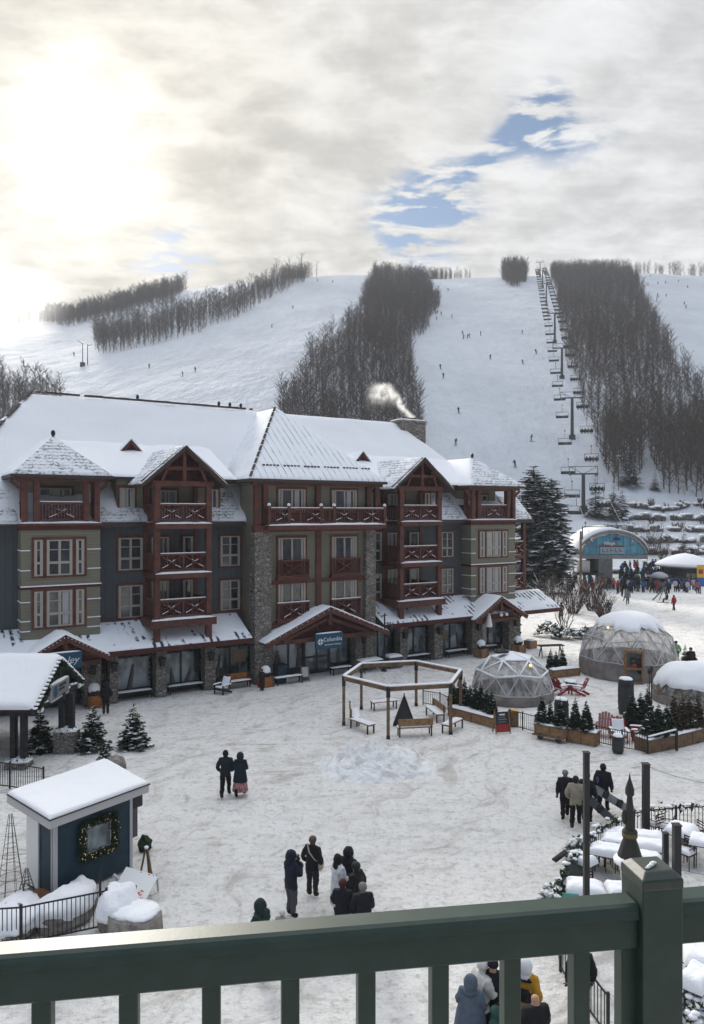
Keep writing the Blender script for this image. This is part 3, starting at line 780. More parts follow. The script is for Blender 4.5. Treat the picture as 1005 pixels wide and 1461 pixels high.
# ================================================================== PEOPLE
def person_mesh(name, pose='stand', arms='down', bulk=1.0, coat=False, hood=False, head_pitch=0.0, sub=1, skis=False, lean=0.0, bare_hands=False):
    """one continuous skinned body, z up, facing +Y, 1.75 m tall; slots: jacket, trousers, skin, hair/hat, boots"""
    J = {}; E = []
    def j(k, p, r, q=None): J[k] = (Vector(p), r, q or r)
    L = lean
    if pose == 'sit':
        j('pel', (0, 0, .50), .17, .14); j('sp', (0, -.04, .70), .165, .13); j('ch', (0, -.05, .93), .19, .14); j('nk', (0, -.04, 1.09), .07)
    else:
        j('pel', (0, -.02, .93), .165, .125); j('sp', (0, L * .4, 1.12), .16, .125); j('ch', (0, L, 1.33), .19, .135); j('nk', (0, L * 1.3, 1.49), .07)
    nk = J['nk'][0]
    j('hd', nk + Vector((0, .02 + head_pitch * .05, .10)), .09, .10); j('tp', nk + Vector((0, .03 + head_pitch * .12, .205)), .075, .085)
    E += [('pel', 'sp'), ('sp', 'ch'), ('ch', 'nk'), ('nk', 'hd'), ('hd', 'tp')]
    for s, S in ((-1, 'l'), (1, 'r')):
        st = {'stand': (0, 0), 'walk': (.24 * s, -.10 * s), 'sit': (0, 0), 'ski': (.05 * s, 0)}[pose]
        if pose == 'sit':
            j('hp' + S, (s * .10, .02, .48), .105); j('kn' + S, (s * .13, .42, .49), .08); j('an' + S, (s * .13, .46, .08), .06); j('to' + S, (s * .14, .62, .03), .05)
        elif pose == 'ski':
            j('hp' + S, (s * .10, -.05, .86), .105); j('kn' + S, (s * .14, .12, .48), .08); j('an' + S, (s * .14, -.04, .10), .065); j('to' + S, (s * .14, .14, .05), .05)
        else:
            f, up = st
            j('hp' + S, (s * .095, 0, .86), .105); j('kn' + S, (s * .10, f * .55 + .02, .48), .076); j('an' + S, (s * .105, f - .02, .10 + (0.05 if f < 0 else 0)), .058); j('to' + S, (s * .12, f + .13, .05 + (.0 if f >= 0 else .0)), .05)
        E += [('pel', 'hp' + S), ('hp' + S, 'kn' + S), ('kn' + S, 'an' + S), ('an' + S, 'to' + S)]
        sh = J['ch'][0] + Vector((s * .19, 0, .07)); j('sh' + S, sh, .085)
        A = {'down': ((.26, -.04, -.28), (.27, .07, -.53), (.27, .10, -.62)), 'front': ((.25, .05, -.27), (.13, .25, -.30), (.05, .27, -.29)), 'face': ((.24, .13, -.25), (.10, .24, -.02), (.05, .22, .06)),
             'pocket': ((.30, -.06, -.27), (.21, .10, -.45), (.17, .12, -.46)), 'carry': ((.26, -.08, -.27), (.28, .06, -.50), (.27, .10, -.58)), 'ski': ((.32, .02, -.24), (.34, .25, -.32), (.34, .31, -.33)), 'phone': ((.24, .10, -.27), (.10, .30, -.16), (.04, .33, -.13))}[arms]
        el, wr, ha = [sh + Vector((s * (v[0] - .19), v[1], v[2])) for v in A]
        j('el' + S, el, .066); j('wr' + S, wr, .05); j('ha' + S, ha, .045, .035)
        E += [('ch', 'sh' + S), ('sh' + S, 'el' + S), ('el' + S, 'wr' + S), ('wr' + S, 'ha' + S)]
    keys = list(J); me = bpy.data.meshes.new(name); me.from_pydata([J[k][0] for k in keys], [(keys.index(a), keys.index(b)) for a, b in E], [])
    o = bpy.data.objects.new('body_source', me); col.objects.link(o)
    o.modifiers.new('skin', 'SKIN'); o.modifiers.new('sub', 'SUBSURF').levels = sub
    clothed = {'pel', 'sp', 'ch', 'shl', 'shr', 'ell', 'elr', 'wrl', 'wrr'}
    sv = me.skin_vertices[0].data
    for i, k in enumerate(keys):
        b = bulk if k in clothed else 1.0
        b *= 1.16 if k in clothed else (1.22 if k[:2] in ('kn', 'an', 'hp', 'to') else 1.0)
        sv[i].radius = (J[k][1] * b, J[k][2] * b); sv[i].use_root = (k == 'pel')
    dg = bpy.context.evaluated_depsgraph_get(); dg.update()
    out = bpy.data.meshes.new_from_object(o.evaluated_get(dg)); out.name = name
    bpy.data.objects.remove(o)
    # colour each face by its nearest bone
    seg = [(a, b, J[a][0], J[b][0]) for a, b in E]
    hem = .80 if pose != 'sit' else .40
    if coat: hem = .45
    for p in out.polygons:
        c = p.center; best = None
        for a, b, A_, B_ in seg:
            d = B_ - A_; t = max(0, min(1, (c - A_).dot(d) / d.length_squared)); q = (c - (A_ + d * t)).length
            if best is None or q < best[0]: best = (q, a, b, t)
        q, a, b, t = best; z = c.z
        if (a[:2], b[:2]) == ('an', 'to') or (a[:2] == 'kn' and t > .82): k = 4
        elif a[:2] in ('hp', 'kn') or b[:2] == 'hp': k = 1
        elif b[:2] == 'ha' or a[:2] == 'ha': k = 2 if bare_hands else 4
        elif b == 'hd' or b == 'tp':
            k = 3 if (c.y < J['hd'][0].y + .03 or c.z > J['hd'][0].z + .06) else 2
            if b == 'hd' and a == 'nk' and t < .3: k = 0
        else: k = 0
        if pose != 'sit' and k == 1 and z > hem and not coat: k = 0
        if k == 0 and pose != 'sit' and z < hem - .02: k = 1
        p.material_index = k; p.use_smooth = True
    if sub > 1:      # folds in the cloth
        for v in out.vertices:
            c = v.co.copy(); f_ = (noise.noise(c * 5 + Vector((3, 1, 7))) * .028 + noise.noise(Vector((c.x * 9, c.y * 9, c.z * 18))) * .022) * (1 if .15 < c.z < J['nk'][0].z - .02 else 0)
            v.co = c + v.normal * f_
    return out, {k: v[0].copy() for k, v in J.items()}
PM = {}
def get_body(**kw):
    key = tuple(sorted(kw.items()))
    if key not in PM: PM[key] = person_mesh('body', **kw)
    return PM[key]
def hand_mesh(side):
    """glove with a palm, four unequal curled fingers and a thumb"""
    mb = MB(); mb.smooth = True
    mb.blob((0, .0, -.045), (.042, .022, .05), 8, 6, .0)
    for k, (x, l) in enumerate(((-.03, .060), (-.010, .072), (.011, .068), (.030, .052))):
        a = Vector((x, .0, -.085)); b = a + Vector((x * .1, .012, -l * .55)); c = b + Vector((0, .022, -l * .42))
        mb.tube(a, b, .0105, .0095, 6); mb.tube(b, c, .0095, .007, 6)
    a = Vector((side * .036, .004, -.03)); b = a + Vector((side * .024, .016, -.03)); mb.tube(a, b, .0115, .010, 6); mb.tube(b, b + Vector((-side * .004, .016, -.026)), .010, .007, 6)
    return mb.mesh('glove', ['black_metal'])
GLOVE = None
def person(label, p, face, h=1.75, jacket=(.02, .02, .025), pants=.02, hat=(.03, .03, .03), group=None, hood=False, gloves=True, skin=None, boots=(.02, .018, .016), coat=None, hatshape='beanie', face_detail=False, **kw):
    """face: heading in degrees, 0 = away from the balcony (+Y), 90 = towards the left (-X)"""
    global GLOVE
    kw = dict(pose='stand', arms='down', sub=2) | kw
    me0, J = get_body(**kw)
    o = bpy.data.objects.new('person', me0.copy()); col.objects.link(o)
    for m in (M['jacket_cloth'], M['trouser_cloth'], M['skin_tone'], flat('hat_%.3f_%.3f_%.3f' % hat, hat), flat('boot_%.3f_%.3f_%.3f' % boots, boots)): o.data.materials.append(m)
    o.color = (*jacket, pants); o.location = p; o.rotation_euler.z = R(face); s = h / 1.75; o.scale = (s, s, s)
    tag(o, label, 'person', group)
    hd = J['hd']; hm = flat('hat_%.3f_%.3f_%.3f' % hat, hat)
    mb = MB(); mb.smooth = True
    if hood:
        mb.blob((hd.x, hd.y - .03, hd.z + .035), (.15, .16, .175), 12, 9, .08, 1.2, 3)
        mb.lathe([(.17, -.16), (.15, -.10), (.10, -.05)], (hd.x, hd.y - .03, hd.z), 12, 1, .9)
        ho = mb.build('hood', [M['jacket_cloth']] if hood == 'jacket' else [hm], o); ho.color = o.color
    elif hatshape == 'beanie':
        mb.lathe([(.112, .025), (.118, .06), (.108, .115), (.075, .155), (.02, .17)], (hd.x, hd.y - .005, hd.z), 12, .95, 1.08)
        mb.build('beanie', [hm], o)
    elif hatshape == 'hair':
        mb.blob((hd.x, hd.y - .025, hd.z + .05), (.115, .125, .13), 12, 8, .10, 2, 5); mb.build('hair', [hm], o)
    elif hatshape == 'longhair':
        mb.blob((hd.x, hd.y - .04, hd.z + .02), (.125, .125, .17), 12, 8, .10, 2, 5); mb.blob((hd.x, hd.y - .10, hd.z - .18), (.13, .06, .20), 10, 8, .12, 2, 5); mb.build('hair', [hm], o)
    if coat:        # a long coat or poncho: (hem height, hem radius, waist radius)
        hem, rh, rw = coat; mb = MB(); mb.smooth = True; ch = J['ch']
        mb.lathe([(rh, hem), (rh * .98, hem + .05), (rw, 1.02), (.215, 1.30), (.17, 1.42), (.09, 1.48)], (0, ch.y * .6, 0), 16, 1, .78)
        c_ = mb.build('coat', [M['jacket_cloth']], o); c_.color = o.color
    if gloves:
        if GLOVE is None: GLOVE = {-1: hand_mesh(-1), 1: hand_mesh(1)}
        for sd, S in ((-1, 'l'), (1, 'r')):
            g = bpy.data.objects.new('glove', GLOVE[sd]); col.objects.link(g); g.parent = o; g.location = J['ha' + S] + Vector((0, 0, .02))
            d = (J['ha' + S] - J['wr' + S]).normalized(); g.rotation_euler = Vector((0, 0, -1)).rotation_difference(d).to_euler()
    if face_detail:
        mb = MB(); mb.blob((hd.x, hd.y + .105, hd.z + .0), (.016, .025, .03), 6, 5, 0)
        mb.build('nose', 'skin_tone', o)
        mb = MB()
        for sx in (-1, 1): mb.blob((sx * .035, hd.y + .088, hd.z + .03), (.014, .012, .009), 6, 5, 0)
        mb.build('eyes', 'black_metal', o)
        mb = MB(); mb.blob((0, hd.y + .09, hd.z - .045), (.026, .012, .007), 6, 5, 0); mb.build('mouth', 'dark_red_board', o)
        for sx in (-1, 1):
            mb = MB(); mb.blob((sx * .095, hd.y, hd.z + .01), (.012, .022, .032), 6, 5, 0); mb.build('ear', 'skin_tone', o)
    return o
BLK = (.012, .013, .018); NVY = (.012, .02, .045)

# far figures: shared low meshes tinted per object
FAR = {}
def far_mesh(kind):
    if kind in FAR: return FAR[kind]
    kw = {'stand': dict(pose='stand', arms='pocket'), 'walk': dict(pose='walk', arms='down'), 'ski': dict(pose='ski', arms='ski', lean=.16, bulk=1.1), 'sit': dict(pose='sit', arms='front', bulk=1.15)}[kind]
    me, J = person_mesh('figure', sub=1, **kw)
    hd = J['hd']; bm = bmesh.new(); bm.from_mesh(me)
    n0 = len(bm.faces)
    bmesh.ops.create_uvsphere(bm, u_segments=8, v_segments=6, radius=.125, matrix=Matrix.Translation(hd + Vector((0, -.01, .05))))
    bm.faces.ensure_lookup_table()
    for f in bm.faces[n0:]: f.material_index = 3; f.smooth = True
    if kind in ('ski', 'sit'):
        for sd in (-1, 1):
            n1 = len(bm.faces); a = J['anl' if sd < 0 else 'anr']
            bmesh.ops.create_cube(bm, size=1, matrix=Matrix.Translation((a.x, a.y + .05, a.z - .10)) @ Matrix.Diagonal((.09, 1.6, .03, 1)))
            bm.faces.ensure_lookup_table()
            for f in bm.faces[n1:]: f.material_index = 4
    bm.to_mesh(me); bm.free()
    for m in ('jacket_cloth', 'trouser_cloth', 'skin_tone'): me.materials.append(M[m])
    me.materials.append(flat('hat_far', (.03, .03, .035))); me.materials.append(flat('boot_far', (.02, .02, .022)))
    FAR[kind] = me; return me
def far_person(label, p, face, kind, jacket, pants=.03, h=1.72, group=None, roll=0):
    o = bpy.data.objects.new('person', far_mesh(kind)); col.objects.link(o); o.location = p; o.rotation_euler = (0, roll, R(face)); o.scale = (h / 1.75,) * 3
    o.color = (*jacket, pants); return tag(o, label, 'person', group)

# skiers on the runs, each by where it is
SK = [(213, 526, 'left run, leftmost of the three near the roof ridge'), (261, 537, 'left run, nearest the hotel roof'), (279, 531, 'left run, right of the one nearest the roof'), (388, 468, 'left run below the tree band'), (418, 441, 'left run halfway to the crest'), (453, 402, 'left run just under the crest'), (475, 404, 'left run near the crest by the middle wood'), (106, 508, 'left run beside the snow gun'),
      (640, 415, 'middle run highest below the skyline'), (624, 448, 'middle run against the edge of the middle wood'), (630, 450, 'middle run second from the wood edge'), (623, 457, 'middle run lowest of three by the wood edge'), (645, 454, 'middle run right of the three by the wood edge'), (661, 478, 'middle run, leftmost of the tight group'), (661, 484, 'middle run, lowest left of the tight group'), (667, 483, 'middle run, centre of the tight group'), (670, 482, 'middle run, right of the tight group'), (686, 479, 'middle run alone right of the tight group'), (700, 513, 'middle run leaning into a turn, centre of the slope'), (745, 477, 'middle run near the upper lift towers'), (747, 520, 'middle run below the one leaning, toward the lift'), (766, 505, 'middle run closest to the fourth lift tower'), (629, 527, 'middle run left side, upper of a pair'), (633, 540, 'middle run left side, lower of a pair'), (655, 590, 'middle run right of the smoking chimney'), (650, 636, 'middle run just above the right hotel tower'), (736, 667, 'middle run beside the tip of the big spruce'), (758, 630, 'middle run in a hard turn near the lift'), (604, 467, 'middle run upper edge of the middle wood'), (614, 452, 'middle run tucked in against the wood'),
      (928, 395, 'far right run just below the skyline'), (939, 406, 'far right run second below the skyline'), (950, 405, 'far right run third below the skyline'), (925, 408, 'far right run next to the right wood'), (938, 423, 'far right run left of two in the middle'), (951, 424, 'far right run right of two in the middle'), (968, 403, 'far right run high and pale'), (982, 411, 'far right run highest at the right'), (977, 435, 'far right run upper of the pair at the right'), (979, 440, 'far right run lower of the pair at the right')]
r_ = random.Random(3)
cols = [(.02, .02, .03), (.03, .03, .05), (.10, .02, .03), (.02, .04, .10), (.02, .02, .02), (.06, .05, .04)]
for i, (px, py, w) in enumerate(SK):
    p = hit(px, py)
    if p is None: continue
    far_person('skier in dark clothes on the ' + w, p, r_.choice([150, 200, 110, 240, 180]), 'ski', r_.choice(cols), .02, 1.8, 'skiers on the runs', roll=r_.uniform(-.25, .25))
# chairs of the lift, empty ones coming down, loaded ones going up
ys = [112] + [131 + 12.6 * k for k in range(33)]
ordn = lambda n: ['first', 'second', 'third', 'fourth', 'fifth', 'sixth', 'seventh', 'eighth', 'ninth', 'tenth', 'eleventh', 'twelfth', 'thirteenth', 'fourteenth', 'fifteenth', 'sixteenth', 'seventeenth', 'eighteenth', 'nineteenth', 'twentieth', 'twenty first', 'twenty second', 'twenty third', 'twenty fourth', 'twenty fifth', 'twenty sixth', 'twenty seventh', 'twenty eighth', 'twenty ninth', 'thirtieth', 'thirty first', 'thirty second', 'thirty third', 'thirty fourth', 'thirty fifth', 'thirty sixth'][n]
for k, y in enumerate(ys):
    for s in (-1, 1):
        yy = y + (0 if s < 0 else 5.5)
        if yy > 548: continue
        c = cable_pt(yy, s); lab = ('empty chair coming down the left rope, %s from the bottom' if s < 0 else 'chair going up the right rope, %s from the bottom') % ordn(k)
        t = copy_tree(chair0); t['label'] = lab; t.location = c; t['group'] = 'chairs of the chairlift'
        if s > 0:
            if yy > 118:
                q = Vector((math.cos(LA), math.sin(LA), 0))
                n = 4 if yy < 300 else 2
                for j_ in range(n):
                    pp = c + q * (-1.05 + j_ * 2.1 / (n - 1)) + Vector((0, 0, -3.45))
                    far_person('dark clad rider in place %d from the left on the %s chair going up' % (j_ + 1, ordn(k)), pp + Vector((.0, -.15, 0)), math.degrees(LA), 'sit', r_.choice(cols), .02, 1.6, 'riders on the chairlift')
for o_ in [chair0] + list(chair0.children): bpy.data.objects.remove(o_)

# ================================================================== LIFT STATION
def make_station():
    t = thing('lift_station', 'grey chairlift station with a blue arched glass front and snowy rounded roof', 'lift station', (36.6, 103.5, 0), LA * .4)
    hw = 4.5
    def arch(x, base, rise): return base + rise * max(0, 1 - (x / hw) ** 2) ** .62
    for nm, m, y0, y1, off, th in (('roof', 'grey_steel', -.35, 9.0, .0, .35), ('roof_snow', 'snow', -.30, 8.6, .34, .20)):
        b = MB(); b.smooth = True; n = 24; vs = []; fs = []
        for y in (y0, y1):
            for k in range(n + 1):
                x = -hw * 1.06 + 2 * hw * 1.06 * k / n; z = arch(x / 1.06, 5.2, 2.9) + off * (1 if abs(x) < hw else .6); rise = (y - y0) * .035
                vs += [(x, y, z + th + rise), (x, y, z + rise)]
        K = 2 * (n + 1)
        for k in range(n): a = 2 * k; fs += [(a, a + 2, a + 2 + K, a + K), (a + 1, a + 1 + K, a + 3 + K, a + 3), (a, a + 1, a + 3, a + 2), (a + K, a + 2 + K, a + 3 + K, a + 1 + K)]
        fs += [(0, K, K + 1, 1), (2 * n, 2 * n + 1, 2 * n + 1 + K, 2 * n + K)]
        if nm == 'roof_snow':   # the drift on the front lip slid off towards the right
            pass
        b.add(vs, fs); b.build(nm, m, t)
    b = MB(); n = 14; vs = []; fs = []
    for k in range(n + 1):
        x = -hw * .93 + 2 * hw * .93 * k / n; vs += [(x, 0, 5.0), (x, 0, arch(x, 5.1, 2.75))]
    for k in range(n): fs.append((2 * k, 2 * k + 2, 2 * k + 3, 2 * k + 1))
    b.add(vs, fs); g_ = b.build('glass_front', 'lift_blue', t)
    b = MB()
    for k in range(1, 9): x = -hw * .93 + 2 * hw * .93 * k / 9; b.bar((x, -.05, 5.0), (x, -.05, arch(x, 5.05, 2.75)), .07)
    b.bar((-hw * .9, -.06, 6.35), (hw * .9, -.06, 6.35), .06); b.build('mullions', 'grey_steel', t)
    b = MB(); b.smooth = True; n = 24
    pts = [Vector((-hw + 2 * hw * k / n, -.2, arch(-hw + 2 * hw * k / n, 5.15, 2.85))) for k in range(n + 1)]
    for a, c in zip(pts, pts[1:]): b.bar(a, c, .25, .16)
    b.build('arch_trim', 'cream_trim', t)
    b = MB(); b.box(-hw * 1.02, hw * 1.02, -.3, 8, 4.45, 5.0); b.build('deck', 'grey_steel', t)
    b = MB(); b.box(-1.7, .2, 1.2, 3.4, 0, 4.45); b.box(-.9, -.5, 1.1, 1.2, 0, 4.45); b.build('pier', 'grey_steel', t)
    b = MB(); b.box(-2.9, -1.9, 2.5, 4, 2.2, 4.45); b.build('motor_room', 'black_metal', t)
    b = MB(); b.box(-4.6, -2.8, 1.8, 3.6, 2.4, 4.0); b.build('control_booth', 'white_paint', t)
    b = MB(); b.box(-4.8, -1.0, 1.2, 3.8, 2.0, 2.4); b.build('platform', 'black_metal', t)
    b = MB(); b.bar((-4.0, 1, 8.9), (1.4, 1, 8.9), .12); b.bar((-4.0, 1, 6.5), (-4.0, 1, 8.9), .14)
    for k in range(9):
        x = .6 + k * .55; b.bar((x, .4, arch(x, 5.5, 2.9)), (x, .4, arch(x, 6.2, 2.9)), .06)
        if k < 8: b.bar((x, .4, arch(x, 6.2, 2.9)), (x + .55, .4, arch(x + .55, 6.2, 2.9)), .06); b.bar((x, .4, arch(x, 5.85, 2.9)), (x + .55, .4, arch(x + .55, 5.85, 2.9)), .05)
    b.build('roof_walkway', 'dark_steel', t)
    s = thing('station_sign', 'glass front sign of the lift station with a small mountain emblem and pale letters', 'sign', (36.6, 103.5, 0), LA * .4)
    b = MB(); b.box(-1.85, 1.45, -.20, -.11, 5.15, 6.1); b.build('sign_panel', flat('pale_panel', (.30, .36, .40)), s)
    b = MB(); b.box(-1.9, 1.5, -.23, -.11, 6.12, 6.22); b.build('sign_bar', flat('dull_red', (.25, .06, .05)), s)
    text_mesh('lettering', 'Village', .62, 'white_paint', s, (-.6, -.16, 6.62), (R(90), 0, 0), .02)
    b = MB()
    for k, (x, w_) in enumerate(((-1.55, .42), (-.95, .30), (-.45, .42), (.15, .42), (.75, .42))):
        b.box(x, x + .09, -.222, -.205, 5.35, 5.9); b.box(x + .15, x + w_ * .8, -.222, -.205, 5.35 + .1 * (k % 3), 5.5 + .1 * (k % 3))
    b.build('lettering', 'sign_blue', s)
    b = MB(); b.add([(-.15, -.17, 7.05), (.75, -.17, 7.05), (.3, -.17, 7.55)], [(0, 1, 2)]); b.add([(.3, -.165, 7.05), (1.05, -.165, 7.05), (.65, -.165, 7.4)], [(0, 1, 2)]); b.build('mountain_emblem', flat('deep_blue', (.012, .05, .11)), s)
make_station()

# ================================================================== HOTEL   (local x along the front, y into the building, z up)
HA = math.atan2(.5324, .8466)
HO = Vector((-13.84 - 1.6 * .5324, 42.7 + 1.6 * .8466, 0))
HO = Vector((-13.84 + 1.6 * -.5324, 42.7 + 1.6 * .8466, 0))
hotel = thing('hotel', 'long four storey hotel with olive and blue siding, red balconies and snowy roof', 'hotel', HO, HA)
def hs(px, t):
    u = (px - CX) / F; ox, oy = HO.x - .5324 * t, HO.y + .8466 * t
    return (oy * u - ox) / (.8466 - .5324 * u)
def hz(px, py, t):
    s = hs(px, t); Y = HO.y + .8466 * t + s * .5324
    return CZ - (py - HY) / F * Y
def hw(s, t, z): return Vector((HO.x - .5324 * t + .8466 * s, HO.y + .8466 * t + .5324 * s, z))
def part(nm, m, mb, parent=None, **k): return mb.build(nm, m, parent or hotel, **k)

S0, S1 = -12.0, 33.4
# ---- body
b = MB(); b.box(S0, S1, 0, 16.4, 3.2, 10.25); part('blue_wall', 'blue_siding', b)
b = MB(); b.box(S0, S1, .35, 16, 0, 3.2); part('shop_back_wall', 'dark_interior', b)
b = MB()
for a, c in ((-4.8, -.6), (27.6, 32.3)): b.box(a, c, -1.2, .1, 3.55, 10.22)
b.box(8.8, 17.95, -1.75, .3, 3.4, 13.1)
b.box(.7, 7.35, .15, 6, 10.28, 13.05); b.box(18.45, 24.7, .15, 6, 10.28, 13.05)
b.box(-4.6, -.8, .9, 6, 10.3, 13.0); b.box(27.8, 32.1, .9, 6, 10.3, 13.0)
part('olive_wall', 'olive_siding', b)
# dark trim bands and snow lines of the bays
b = MB(); sn = MB()
for a, c in ((-4.8, -.6), (27.6, 32.3)):
    for e_, z_, z2_ in ((.07, 9.98, 10.24), (.04, 3.46, 3.62), (.05, 6.72, 6.86)): b = MB(); b.box(a - e_, c + e_, -1.2 - e_, .0, z_, z2_); part('band_trim', 'dark_red_board', b)
    for z in (8.85, 7.75, 7.1, 6.86, 6.0, 4.95, 4.4):
        w1, w2 = (a + .5, c - .75) if z not in (6.86, 7.1) else (a, a)
        if z == 6.86: sn.box(a - .06, c + .06, -1.30, -1.19, z, z + .06); continue
        if z == 7.1: continue
        sn.box(a - .03, a + .45, -1.25, -1.19, z, z + .05); sn.box(c - .72, c + .03, -1.25, -1.19, z, z + .05); sn.box(a - .05, a, -1.19, -.1, z, z + .05)
part('ledge_snow', 'snow', sn)
b = MB(); b.box(-.6, 8.8, -.10, .02, 4.28, 4.62); b.box(18.4, 27.6, -.10, .02, 4.28, 4.62)
b.box(8.8, 17.9, -1.86, -1.74, 6.28, 6.55); b.box(8.8, 17.9, -1.86, -1.74, 3.45, 3.8); b.box(13.35, 13.75, -1.88, -1.74, 3.8, 10.1); b.box(8.7, 18.05, -2.14, -1.70, 9.72, 10.12)
part('timber_band', 'red_timber', b)
for a, c in ((8.75, 9.9), (17.2, 18.0)): b = MB(); b.box(a, c, -2.1, -1.3, 0, 9.75); part('stone_pier', 'stone', b)

# ---- windows
def window(s0, s1, z0, z1, t, cols, split=.36, trim='red_timber', cells=True, light=None):
    """trim board, pale frame with mullions, one pane sheet; cols = relative column widths"""
    f = MB(); f.box(s0 - .13, s1 + .13, t - .07, t - .005, z1, z1 + .15); f.box(s0 - .13, s1 + .13, t - .07, t - .005, z0 - .12, z0)
    f.box(s0 - .13, s0, t - .07, t - .005, z0, z1); f.box(s1, s1 + .13, t - .07, t - .005, z0, z1)
    w = part('window', trim, f)
    f = MB(); e = .075
    f.box(s0, s1, t - .09, t - .01, z1 - e, z1 - .001); f.box(s0, s1, t - .09, t - .01, z0 + .001, z0 + e)
    tot = sum(cols); x = s0; xs = [s0]
    for c in cols: x += (s1 - s0) * c / tot; xs.append(x)
    for i, x in enumerate(xs):
        hw_ = e if i in (0, len(xs) - 1) else e * .9
        a = x if i == 0 else (x - 2 * hw_ if i == len(xs) - 1 else x - hw_); f.box(a + (.001 if i == 0 else 0), a + 2 * hw_ - .002, t - .088, t - .012, z0 + e, z1 - e)
    if split:
        zz = z0 + (z1 - z0) * split; f.box(s0 + e, s1 - e, t - .092, t - .014, zz - .07, zz + .07)
        if cells:
            z2 = z0 + (z1 - z0) * .72; f.box(s0 + e, s1 - e, t - .07, t - .02, z2 - .022, z2 + .022); z2 = z0 + (z1 - z0) * .18
    f.build('frame', 'cream_trim', w)
    f = MB(); f.add([(s0, t - .035, z0), (s1, t - .035, z0), (s1, t - .035, z1), (s0, t - .035, z1)], [(0, 1, 2, 3)]); f.build('pane', light or 'window_glass', w)
    return w
def curtains(w, s0, s1, z0, z1, t, segs):
    f = MB()
    for a, c in segs:
        n = 8; X = [s0 + (s1 - s0) * (a + (c - a) * k / n) for k in range(n + 1)]; y = [t - .040 - .012 * (k % 2) for k in range(n + 1)]
        f.add([(X[k], y[k], z) for k in range(n + 1) for z in (z0 + .1, z1 - .08)], [(2 * k, 2 * k + 2, 2 * k + 3, 2 * k + 1) for k in range(n)])
    f.build('curtain', 'curtain', w)
for a, c in ((-4.15, -1.5), (28.45, 31.35)):
    for z in (4.6, 7.45): 
        L_ = c - a; u1, u2 = a + L_ * .205, c - L_ * .205
        for p0, p1, cc in ((a, u1 - .10, (1,)), (u1 + .10, u2 - .10, (1, 1)), (u2 + .10, c, (1,))):
            w = window(p0, p1, z, z + 2.0, -1.2, cc)
            if a > 0 or (z < 5 and len(cc) == 2): curtains(w, p0, p1, z, z + 2, -1.2, ((.12, .42), (.60, .86)) if a > 0 else ((.62, .86),))
for a, c in ((.74, 2.2), (7.25, 8.6), (25.5, 26.75)):
    for z in (4.6, 7.48): window(a, c, z, z + 1.95, 0, (1, 1))
for z in (4.35, 7.4): window(18.75, 19.9, z, z + 2.1, 0, (1, 1))
for a, c in ((.85, 1.75), (6.6, 7.15), (18.7, 19.4), (24.05, 24.5)): w = window(a, c, 11.0, 12.45, .15, (1,) if c - a < .8 else (1, 1), None); curtains(w, a, c, 11, 12.45, .15, ((.1, .4), (.7, .92)))
for a, c in ((10.55, 12.55), (14.6, 16.6)):
    w = window(a, c, 10.95, 12.5, -1.75, (.35, 1, 1, .35), None); curtains(w, a, c, 10.95, 12.5, -1.75, ((.60, .78),))
    for z in (6.75, 3.95):
        w = window(a, c, z + .05, z + 2.55, -1.75, (.35, 1, 1, .35), None); curtains(w, a, c, z, z + 2.5, -1.75, ((.76, .84),)) if a > 12 else None

# ---- balcony railings
def rail_panel(parent, s0, s1, t, z0, z1, nx, snow=True, boards=True, flat_x=False):
    b = MB(); b.bar((s0, t, z1), (s1, t, z1), .12, .12); b.bar((s0, t, z0), (s1, t, z0), .10, .12)
    w = (s1 - s0) / nx
    for k in range(nx + 1):
        x = s0 + w * k; b.box(max(s0, x - .05), min(s1, x + .05), t - .05, t + .05, z0 + .06, z1 - .06)
    sn = MB()
    for k in range(nx):
        xc = s0 + w * (k + .5); hw_ = min(w * .42, (z1 - z0) * .75); a, c = z0 + .1, z1 - .1
        b.bar((xc - hw_, t - .03, a), (xc + hw_, t - .03, c), .07, .09, (0, -1, 0)); b.bar((xc - hw_, t - .045, c), (xc + hw_, t - .045, a), .07, .09, (0, -1, 0))
        m_ = (a + c) / 2
        for sg in (-1, 1):
            sn.bar((xc + sg * hw_ * .92, t - .06, a + .07), (xc + sg * hw_ * .35, t - .06, m_ - .13), .07, .026); sn.bar((xc + sg * hw_ * .06, t - .06, m_ + .06), (xc + sg * hw_ * .32, t - .06, m_ + .16), .06, .026)
    o = b.build('railing', 'red_timber', parent)
    if boards:
        d = MB(); n = max(3, int((s1 - s0) / .16))
        for k in range(n): x = s0 + (s1 - s0) * (k + .5) / n; d.box(x - .058, x + .058, t + .03, t + .055, z0 + .07, z1 - .07)
        d.build('boards', 'dark_red_board', o)
    if snow:
        sn.bar((s0, t, z1 + .085), (s1, t, z1 + .085), .11, .05); sn.build('railing_snow', 'snow', o)
    return o
def side_rail(parent, s, t0, t1, z0, z1):
    b = MB(); b.bar((s, t0, z1), (s, t1, z1), .12, .12); b.bar((s, t0, z0), (s, t1, z0), .10, .12); n = 9
    for k in range(n): y = t0 + (t1 - t0) * (k + .5) / n; b.box(s - .02, s + .02, y - .08, y + .08, z0 + .06, z1 - .06)
    b.build('side_railing', 'red_timber', parent)
